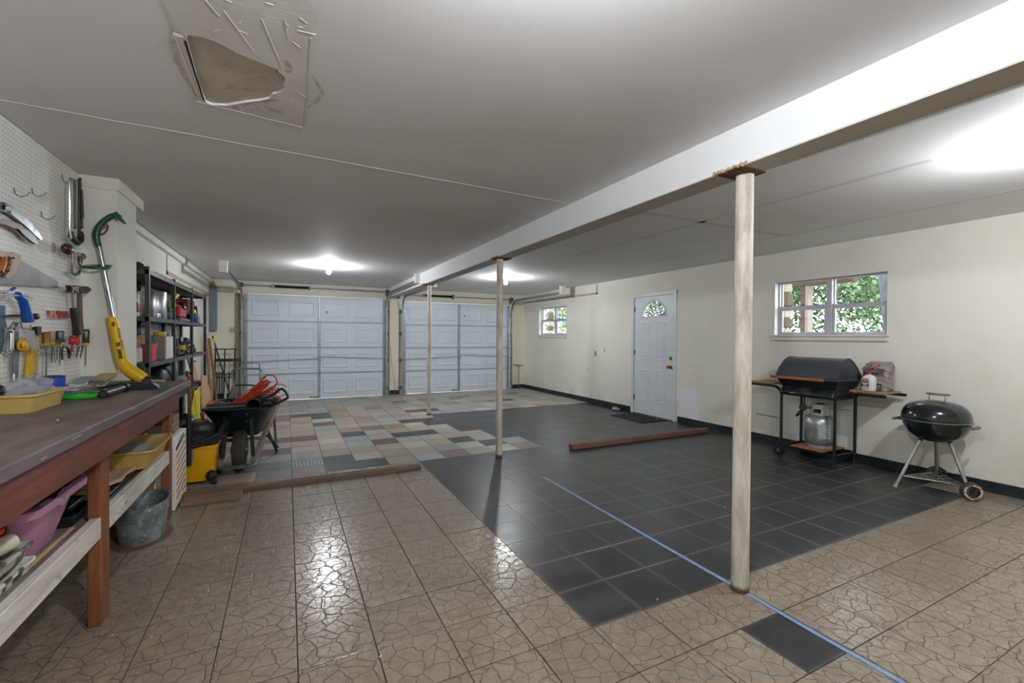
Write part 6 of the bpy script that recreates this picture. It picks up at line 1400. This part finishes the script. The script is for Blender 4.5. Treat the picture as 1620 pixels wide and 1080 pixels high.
# ================================================================ cart grill
M_lid = mat('lid_sheen_grey', '4b4e56', '3e4148', .42, .1, scale=3); M_tube = mat('black_tube', '121414', '1d2020', .35, scale=8, spots='5a5a56', spot_t=.76, spot_s=26)  # lid is black; its broad sheen is put into the grey-blue base colour
W_shelf = wood('grill_shelf_wood', 'bd8a55', '946338', 1, .6, 3); W_hand = wood('grill_handle_wood', 'b9754f', '95583a', 1, .5, 3, knots=False); W_slat = wood('grill_slat_wood', 'b07a5a', '8c5b42', 0, .6, 3, knots=False)
gr = thing('gas_grill', 'black cart gas grill with wooden handle and side shelves by the right wall', 'grill', (5.22, .94, 0))
ya, yb = .62, 1.27
prof = [(4.99, .895), (4.985, .925), (4.998, .95), (5.03, 1.02), (5.07, 1.075), (5.12, 1.115), (5.17, 1.132), (5.22, 1.13), (5.29, 1.095), (5.36, 1.03), (5.41, .965), (5.43, .92), (5.43, .895)]
lm = MB().prism(prof, (0, yb, 0), (1, 0, 0), (0, 0, 1), yb - ya)
def hip(m_):
    for v in m_.v:
        k = (v.z - .895)/.237; v.y += (-.045*k if v.y > .95 else .012*k)
    return m_
P(gr, 'lid', hip(lm), M_lid)
def off(p, k, c=(5.21, .95)): return (c[0] + (p[0] - c[0])*k, c[1] + (p[1] - c[1])*k)
for y in (ya, yb - .03):
    rim = MB(); o1 = [off(p, 1.018) for p in prof[1:-1]]; i1 = [off(p, .985) for p in prof[1:-1]]; k = len(o1)
    rim.add([(x, y - .006, z) for x, z in o1] + [(x, y - .006, z) for x, z in i1] + [(x, y + .036, z) for x, z in o1] + [(x, y + .036, z) for x, z in i1],
            [(i, i+1, i+1+k, i+k) for i in range(k-1)] + [(i+2*k, i+1+2*k, i+1+3*k, i+3*k) for i in range(k-1)] + [(i, i+1, i+1+2*k, i+2*k) for i in range(k-1)] + [(i+k, i+1+k, i+1+3*k, i+3*k) for i in range(k-1)])
    P(gr, 'lid_end_rib', hip(rim), M_lid, smooth=50)
P(gr, 'lid_lip', MB().box(4.978, ya - .008, .892, 5.438, yb + .008, .912, .004), M_lid)
bw = MB(); top = [(4.992, ya + .005), (5.425, ya + .005), (5.425, yb - .005), (4.992, yb - .005)]; bot = [(5.045, ya + .05), (5.37, ya + .05), (5.37, yb - .05), (5.045, yb - .05)]
bw.add([(x, y, .892) for x, y in top] + [(x, y, .79) for x, y in bot], [(0, 1, 5, 4), (1, 2, 6, 5), (2, 3, 7, 6), (3, 0, 4, 7), (4, 5, 6, 7), (0, 1, 2, 3)])
P(gr, 'firebox', bw, M_black, smooth=0)
P(gr, 'lid_handle', MB().box(4.952, .74, .885, 4.970, 1.32, .918, .004), W_hand, label='wooden front handle')
sc_ = MB()
for y in (.80, 1.26): sc_.cyl((4.949, y, .902), (4.99, y, .902), .006, 8)
P(gr, 'handle_screw', sc_, M_black); P(gr, 'side_latch', MB().box(5.36, ya - .012, .90, 5.375, ya - .002, .955, .002), M_black)
cp = MB().sheet(lambda u, v: (5.045 - .055*math.sin(v*PI/2) + .004*math.sin(17*u), .665 + .55*u, .805 - .085*v + .003*math.sin(23*u + 6*v)), 30, 8)
P(gr, 'control_panel', cp, mat('greasy_panel', '101818', '35403f', .25, scale=9, lo=.4, hi=.75, spots='b04a48', spot_t=.72, spot_s=12), label='greasy curved control panel', solid=.006)
for y in (.68, 1.20): P(gr, 'panel_end', MB().prism([(4.99, .72), (5.06, .72), (5.38, .72), (5.38, .80), (5.05, .81)], (0, y, 0), (1, 0, 0), (0, 0, 1), .004), M_black)
y0_, y1_ = .66, 1.22; r = .015
def legtube(x, y, s): return MB().tube([(x, y, .0 if s < 0 or x > 5.2 else .0), (x, y, .70), (x, y + s*.01, .735), (x, y + s*.035, .765), (x, y + s*.07, .783), (x, y + s*.12, .788), (x, y + s*(.44 if s < 0 else .40), .790)], r, 10)
for x in (5.02, 5.40):
    P(gr, 'leg', legtube(x, y0_, -1), M_tube)
    P(gr, 'leg', legtube(x, y1_, 1), M_tube)
for x in (5.02, 5.40): P(gr, 'cross_bar', MB().box(x - .012, y0_, .70, x + .012, y1_, .725, .003), M_tube); P(gr, 'bottom_rail', MB().box(x - .01, y0_, .10, x + .01, y1_, .135, .003), M_tube)
for y in (y0_, y1_): P(gr, 'side_rail', MB().box(5.02, y - .01, .70, 5.40, y + .01, .72, .003).box(5.02, y - .01, .10, 5.40, y + .01, .13, .003), M_tube)
P(gr, 'side_shelf', MB().box(5.03, .245, .806, 5.37, .54, .826, .003), W_shelf, label='wooden side shelf')
P(gr, 'side_shelf', MB().box(5.01, 1.30, .806, 5.37, 1.60, .826, .003), W_shelf, label='wooden side shelf')
for i in range(5): P(gr, 'wood_slat', MB().box(4.985, .76 + .068*i, .136, 5.42, .76 + .068*i + .062, .152, .003), W_slat, label=None)
for x in (4.985, 5.44):
    w_ = P(gr, 'wheel', MB().lathe([(.02, -.014), (.05, -.014), (.062, -.012), (.065, 0), (.062, .012), (.05, .014), (.048, .004), (.02, .004), (.02, -.014)], (x, 1.22, .066), 'X', 24), M_blkp)
    P(w_, 'hub', MB().lathe([(0, -.018), (.02, -.018), (.02, .018), (0, .018)], (x, 1.22, .066), 'X', 14), M_galvd)
    sp_ = MB()
    for k in range(6): sp_.bar((x, 1.22 + .018*math.cos(k*PI/3), .066 + .018*math.sin(k*PI/3)), (x, 1.22 + .05*math.cos(k*PI/3), .066 + .05*math.sin(k*PI/3)), .01, .01)
    P(w_, 'spokes', sp_, M_blkp)
P(gr, 'axle', MB().cyl((4.985, 1.22, .066), (5.44, 1.22, .066), .006, 8), M_galvd)
P(gr, 'warming_wire', MB().tube([(5.40, 1.2, .56), (5.40, 1.16, .555), (5.40, 1.0, .545), (5.40, .97, .56), (5.40, .95, .52), (5.40, .93, .565), (5.40, .9, .55), (5.40, .7, .57)], .003, 6), M_galvd)
# propane tank
tk = thing('propane_tank', 'silver propane tank standing on the wooden slats under the grill', 'gas tank', (5.20, .92, .153))
M_tank = mat('scuffed_silver_tank', 'b6babd', '7b8084', .35, .6, scale=5, lo=.35, hi=.75, spots='55585a', spot_t=.72, spot_s=18)
tc = (5.19, .90, .153)
P(tk, 'body', MB().lathe([(0, .02), (.10, .022), (.13, .045), (.146, .09), (.147, .26), (.138, .31), (.11, .345), (.06, .362), (0, .366)], tc, n=36), M_tank)
P(tk, 'foot_ring', MB().lathe([(.105, 0), (.11, 0), (.112, .03), (.106, .03), (.105, 0)], tc, n=32), mat('pale_grey_metal', 'c6c7c4', 'a9aaa7', .4, .3))
cl_ = MB()
for i in range(26):
    a = 2*PI*i/30 + 2.2
    if i in (4, 5, 6, 7): 
        cl_.bar((tc[0] + .088*math.cos(a), tc[1] + .088*math.sin(a), tc[2] + .345), (tc[0] + .088*math.cos(a), tc[1] + .088*math.sin(a), tc[2] + .375), .02, .006, 0, (math.cos(a), math.sin(a), 0)); z_lo = .42
    else: z_lo = .34
    cl_.bar((tc[0] + .088*math.cos(a), tc[1] + .088*math.sin(a), tc[2] + z_lo), (tc[0] + .088*math.cos(a), tc[1] + .088*math.sin(a), tc[2] + .465), .021, .006, 0, (math.cos(a), math.sin(a), 0))
cl_.tube(arc((tc[0], tc[1], tc[2] + .466), .088, 2.2, 2.2 + 2*PI*25/30, 24, (1, 0, 0), (0, 1, 0)), .005, 6)
P(tk, 'collar', cl_, mat('pale_grey_metal', 'a', None), smooth=50)
P(tk, 'valve', MB().cyl((tc[0], tc[1], tc[2] + .36), (tc[0], tc[1], tc[2] + .44), .018, 12).cyl((tc[0], tc[1], tc[2] + .44), (tc[0], tc[1], tc[2] + .48), .033, 14), M_blkp)
P(tk, 'label', MB().sheet(lambda u, v: (tc[0] + .1478*math.cos(3.55 + .8*u), tc[1] + .1478*math.sin(3.55 + .8*u), tc[2] + .11 + .15*v), 12, 2), mat('tank_label', 'c3c8cc', '9da3a8', .5, scale=40), label='faded printed label')
P(tk, 'label_print', MB().sheet(lambda u, v: (tc[0] + .1484*math.cos(3.05 + .35*u), tc[1] + .1484*math.sin(3.05 + .35*u), tc[2] + .12 + .10*v), 6, 2), mat('tank_print', '5b5f66', 'a2a6aa', .5, scale=60, lo=.48, hi=.54))
solo('gas_hose', 'black gas hose with a round regulator running down to the tank', 'hose', MB().tube([(5.08, 1.00, .72), (5.07, .995, .64), (5.05, 1.01, .56), (5.04, 1.06, .49), (5.06, 1.08, .47), (5.08, 1.04, .50), (5.07, .99, .57), (5.12, .93, .585)], .009, 8).join(MB().lathe([(0, -.016), (.035, -.014), (.04, 0), (.035, .014), (0, .016)], (5.055, 1.0, .58), (-.8, -.6, 0), 18)), M_blkp)
# bottle and charcoal bag on the right shelf
zs = .827
bt = thing('lighter_fluid_bottle', 'white plastic lighter fluid bottle with a red cap on the grill shelf', 'bottle', (5.12, .405, zs))
def ring_b(hx, hy, z, r=.018, n=5):
    out = []; c = Matrix.Rotation(-.12, 4, 'Z')
    for sx_, sy_, s in ((1, 1, 0), (-1, 1, 1), (-1, -1, 2), (1, -1, 3)):
        for k in range(n):
            a = PI/2*(s + k/(n-1)); v = c @ Vector((sx_*(hx - r) + r*math.cos(a), sy_*(hy - r) + r*math.sin(a), 0)); out.append((5.12 + v.x, .405 + v.y, zs + z*.88))
    return out
P(bt, 'body', loft([ring_b(.034, .050, .001), ring_b(.036, .052, .006), ring_b(.036, .052, .135), ring_b(.033, .046, .155), ring_b(.024, .03, .172), ring_b(.017, .017, .178, .0168), ring_b(.017, .017, .19, .0168)]), mat('white_bottle', 'e9ebf2', 'dfe2ea', .35), smooth=50)
P(bt, 'cap', MB().lathe([(0, .163), (.021, .163), (.021, .185), (.017, .19), (.017, .197), (0, .197)], (5.12, .405, zs), n=18), mat('cap_red', 'd8242b', 'c01c24', .35))
cR = Matrix.Rotation(-.12, 4, 'Z')
def bf(u, z, o=.0372): v = cR @ Vector((-o, u, 0)); return Vector((5.12 + v.x, .405 + v.y, zs + z*.88))
fx = (cR @ Vector((0, -1, 0))); fz = Vector((0, 0, 1))      # facing -x: right hand is -y
def bq(u0, z0, u1, z1, o=.0372): a = [bf(u0, z0, o), bf(u1, z0, o), bf(u1, z1, o), bf(u0, z1, o)]; return MB().add(a, [(0, 1, 2, 3)])
P(bt, 'label', bq(.048, .015, -.018, .14), mat('label_grey', 'b9bcc2', 'c8cbd0', .5), smooth=0)
P(bt, 'label_dark', bq(.048, .05, -.018, .10, .0376), mat('label_black', '1b1d20', '26282b', .5), smooth=0)
P(bt, 'label_pale', bq(.048, .018, -.018, .05, .0376), mat('label_fog', 'a9a49d', 'd2cec8', .5, scale=60), smooth=0)
def disc(u, z, ru, rz, o): 
    return MB().add([bf(u + ru*math.cos(2*PI*i/20), z + rz*math.sin(2*PI*i/20), o) for i in range(20)], [tuple(range(20))])
P(bt, 'oval_mark', disc(.015, .117, .03, .019, .0379), mat('oval_red', 'b8421c', 'a33415', .5), label='red oval with a yellow flame shape', smooth=0)
P(bt, 'flame_mark', disc(.015, .117, .018, .011, .0382), mat('flame_yellow', 'efb52b', 'e39a1f', .5), smooth=0)
P(bt, 'lettering', text_mb('LIGHTER', .014, bf(.015, .078, .0380), fx, fz, .0003, bold=.0012).join(text_mb('FLUID', .013, bf(.015, .062, .0380), fx, fz, .0003, bold=.0012)), mat('white_print', 'a', None), smooth=0)
bg = thing('charcoal_bag', 'grey paper bag of charcoal briquets behind the white bottle', 'bag', (5.24, .39, zs))
M_bag = mat('bag_grey', '8c8482', '9d9694', .5, scale=5, bs=.3); gx, gy = 5.25, .40
def bagf(u, v):
    a = 2*PI*u; hx = .075*(1 - .75*max(0, v - .72)/.28); hy = .125*(1 + .06*math.sin(3*v*PI)) * (1 - .12*v*v)
    c, s = math.cos(a), math.sin(a); e = .55
    x = hx*math.copysign(abs(c)**e, c); y = hy*math.copysign(abs(s)**e, s)
    wr = .006*math.sin(5*a + 9*v) + .005*math.sin(11*v*PI + 3*a)
    return (gx + x + wr + .02*v, gy + y + wr*.6 - .01*v, zs + .002 + .285*v - (.02*(y/.125 > .6) * v if v > .8 else 0))
P(bg, 'bag', MB().sheet(bagf, 44, 24, cu=True).add([bagf(i/44, 0) for i in range(44)], [tuple(range(44))]), M_bag, smooth=60, solid=.001)
def gf(u, z, k=0): return Vector((gx - .1 + .075*max(0, (z - .2)/.085)*.75*.9 + .02*z/.285 - k, gy + u, zs + z))
lt = text_mb('CHARCOAL', .038, gf(-.01, .198, .004), (0, -1, 0), (.18, 0, 1), .0004, shear=.2, bold=.0012).join(text_mb('BRIQUETS', .038, gf(-.01, .160, .004), (0, -1, 0), (.0, 0, 1), .0004, shear=.2, bold=.0012))
P(bg, 'lettering', lt, mat('print_dark', '211f20', '2b292a', .6), label='dark slanted lettering', smooth=0)
rm = MB(); 
rm.prism([(.042*math.cos(2*PI*i/20), .012*math.sin(2*PI*i/20)) for i in range(20)], gf(-.01, .250, .003), (0, -1, 0), (.5, 0, .87), .001)
P(bg, 'red_logo', rm, mat('logo_red', 'c0343c', 'ab2c34', .5), label='red oval logo', smooth=0)
P(bg, 'logo_lettering', text_mb('H-E-B', .018, gf(-.01, .244, .008), (0, -1, 0), (.5, 0, .87), .0003, bold=.0004), mat('white_print', 'a', None), smooth=0)
P(bg, 'coal_picture', MB().sheet(lambda u, v: tuple(gf(-.02 - .085*u, .02 + .055*v, .0035 + .004*math.sin(PI*u)*math.sin(PI*v))), 8, 5), mat('coal_print', '2a2c30', '9aa0a8', .5, scale=60, lo=.45, hi=.6), smooth=60)
P(bg, 'crumpled_corner', blob((gx + .02, gy - .115, zs + .24), (.015, .02, .025), 3, 12, 8, .4), M_blkp)
P(bg, 'tear', MB().sheet(lambda u, v: (gx - .055 + .01*v, gy - .095 - .028*u, zs + .13 + .07*v - .02*u), 4, 4), mat('tear_brown', '8a5346', 'c9b9b2', .6, scale=50), smooth=60)

# ================================================================ kettle grill
kx, ky, kz, KR = 5.125, -.105, .628, .232
M_kb = mat('kettle_dark_green', '0d1a18', '132421', .16, scale=3, coat=.4, spots='2c3a36', spot_t=.74); M_leg = mat('aluminium_leg', 'b9bab7', '8f908d', .35, .8, scale=9)
kg = thing('kettle_grill', 'round black-green charcoal kettle grill on three legs by the right wall', 'grill', (kx, ky, 0))
P(kg, 'bowl', MB().lathe([(0, -.20), (.06, -.196), (.11, -.183), (.155, -.158), (.19, -.125), (.214, -.082), (.226, -.035), (.229, 0), (.22, 0), (.2, -.08), (.12, -.16), (0, -.18)], (kx, ky, kz), n=48), M_kb)
P(kg, 'lid', MB().lathe([(.234, -.008), (.238, .0), (.237, .018), (.233, .048), (.222, .08), (.202, .11), (.172, .135), (.135, .152), (.09, .163), (.045, .169), (0, .17)], (kx, ky, kz), n=48), mat('lid_gloss_black', '14191a', '1a2022', .14, scale=3, coat=.4))
P(kg, 'rim', MB().lathe([(.232, -.012), (.242, -.01), (.243, -.003), (.236, .002), (.230, -.004)], (kx, ky, kz), n=48), M_galvd, label='worn metal rim')
P(kg, 'lid_vent', MB().lathe([(0, .168), (.045, .162), (.047, .166), (.03, .172), (0, .173)], (kx - .04, ky + .01, kz), n=20), mat('sooty_aluminium', '9b9a92', '6c6a60', .5, .5, scale=40))
P(kg, 'handle_bracket', MB().tube([(kx + .02, ky + .055, kz + .155), (kx + .02, ky + .055, kz + .215), (kx + .02, ky - .055, kz + .215), (kx + .02, ky - .055, kz + .155)], .0045, 6), M_galvd)
P(kg, 'lid_handle', MB().box(kx + .005, ky - .085, kz + .215, kx + .035, ky + .075, kz + .232, .004), wood('grey_handle_wood', '8f8379', '6e625a', 1, .7, 2, knots=False), label='weathered wooden lid handle')
for s in (1, -1):
    P(kg, 'side_bracket', MB().tube([(kx - .08, ky + s*.21, kz - .03), (kx - .08, ky + s*.27, kz - .028)], .005, 6).tube([(kx + .02, ky + s*.225, kz - .03), (kx + .02, ky + s*.27, kz - .028)], .005, 6), M_galvd)
    P(kg, 'side_handle', MB().box(kx - .10, ky + s*.27 - .012, kz - .04, kx + .04, ky + s*.27 + .012, kz - .018, .004), wood('grey_handle_wood', 'a', 'a'))
C_, A2, B2 = Vector((4.895, .085, 0)), Vector((5.075, -.345, .075)), Vector((5.40, -.02, .075))
tops = []
for q, nm in ((C_, 0), (A2, 1), (B2, 2)):
    dq = Vector((q.x - kx, q.y - ky, 0)).normalized(); tp0 = Vector((kx, ky, kz - .16)) + dq*.10
    P(kg, 'leg_socket', MB().tube([tp0 + Vector((0, 0, .03)) - dq*.01, tp0 + (q - tp0)*.08], .017, 12), M_blkp)
    P(kg, 'leg', MB().tube([tp0, q + (Vector((0, 0, .001)) if nm == 0 else Vector((0, 0, 0)))], .0135, 14), M_leg)
ax = (B2 - A2); ax.z = 0; axn = ax.normalized()
P(kg, 'axle', MB().cyl(A2 - axn*.05, B2 + axn*.02, .005, 8), M_galvd)
for q, s in ((A2 - axn*.035, -1), (B2 + axn*.0, 1)):
    w_ = P(kg, 'wheel', MB().lathe([(.055, -.026), (.070, -.026), (.0745, -.018), (.0755, 0), (.0745, .018), (.07, .026), (.055, .026), (.052, .0), (.055, -.026)], q, tuple(axn), 32), mat('worn_black_wheel', '37373a', '4b4744', .7, scale=20))
    P(w_, 'whitewall', MB().lathe([(.048, s*.0265), (.060, s*.0275), (.064, s*.0262), (.060, s*.02), (.048, s*.02), (.048, s*.0265)], q, tuple(axn), 32), mat('chalky_rim', 'cbb9a7', '6b5e54', .8, scale=30, lo=.5, hi=.62))
    sp_ = MB().lathe([(0, s*.026), (.014, s*.026), (.014, 0), (0, 0)], q, tuple(axn), 14); u_ = Vector((0, 0, 1)); v_ = axn.cross(u_)
    for k in range(10): a = 2*PI*k/10; e = u_*math.cos(a) + v_*math.sin(a); sp_.bar(q + axn*s*.014 + e*.012, q + axn*s*.014 + e*.052, .007, .012, 0, tuple(axn))
    P(w_, 'spokes', sp_, M_blkp)
sh = MB(); Q = [C_.lerp(Vector((kx, ky, kz - .16)), .17), A2.lerp(Vector((kx, ky, kz - .16)), .08), B2.lerp(Vector((kx, ky, kz - .16)), .08)]
for q in Q: q.z = .105
sh.tube([Q[0], Q[1], Q[2]], .004, 6, closed=True)
for i in range(1, 9): sh.tube([Q[0].lerp(Q[1], i/9), Q[0].lerp(Q[2], i/9)] if i % 2 else [Q[0], Q[1].lerp(Q[2], i/9)], .0028, 5)
P(kg, 'wire_shelf', sh, M_leg)
P(kg, 'foot_cap', MB().lathe([(0, 0), (.016, 0), (.016, .018), (0, .018)], C_, n=12), mat('ivory_cap', 'cfc3ae', 'b8ab94', .6)); 
P(kg, 'ash_vent_lever', MB().tube([(kx, ky, kz - .19), (kx - .03, ky - .06, kz - .20), (kx - .06, ky - .13, kz - .195)], .003, 6), M_galvd)

# ---- small debris and scuffs
for (px, py) in ((239, 1008), (349, 1015), (304, 948), (296, 951), (1040, 948), (602, 1038), (178, 1004), (330, 935), (1147, 802)):
    q = on('z', .001, px, py)
    solo('paint_flake', 'small white paint flake lying on the floor tiles', 'flake', MB().cbox((q.x, q.y, .0022), (U(.006, .016), U(.004, .007), .0016), .0005, rz=U(0, 3)), M_trim, group='white paint flakes on the floor')
M_scf = mat('dark_scuff', '8e8a80', 'cfcbc0', .8, scale=40, lo=.45, hi=.6)
wr_ = bpy.data.objects['wall_right']
for (a, b_, h_) in (((1196, 654), (1233, 661), .018), ((1200, 602), (1207, 603), .01), ((941, 645), (975, 647), .012), ((930, 582), (932, 586), .02)):
    p, q = on('x', XR - .0006, *a), on('x', XR - .0006, *b_)
    P(wr_, 'scuff_mark', MB().bar(p, q, .001, h_, 0), M_scf, smooth=0)
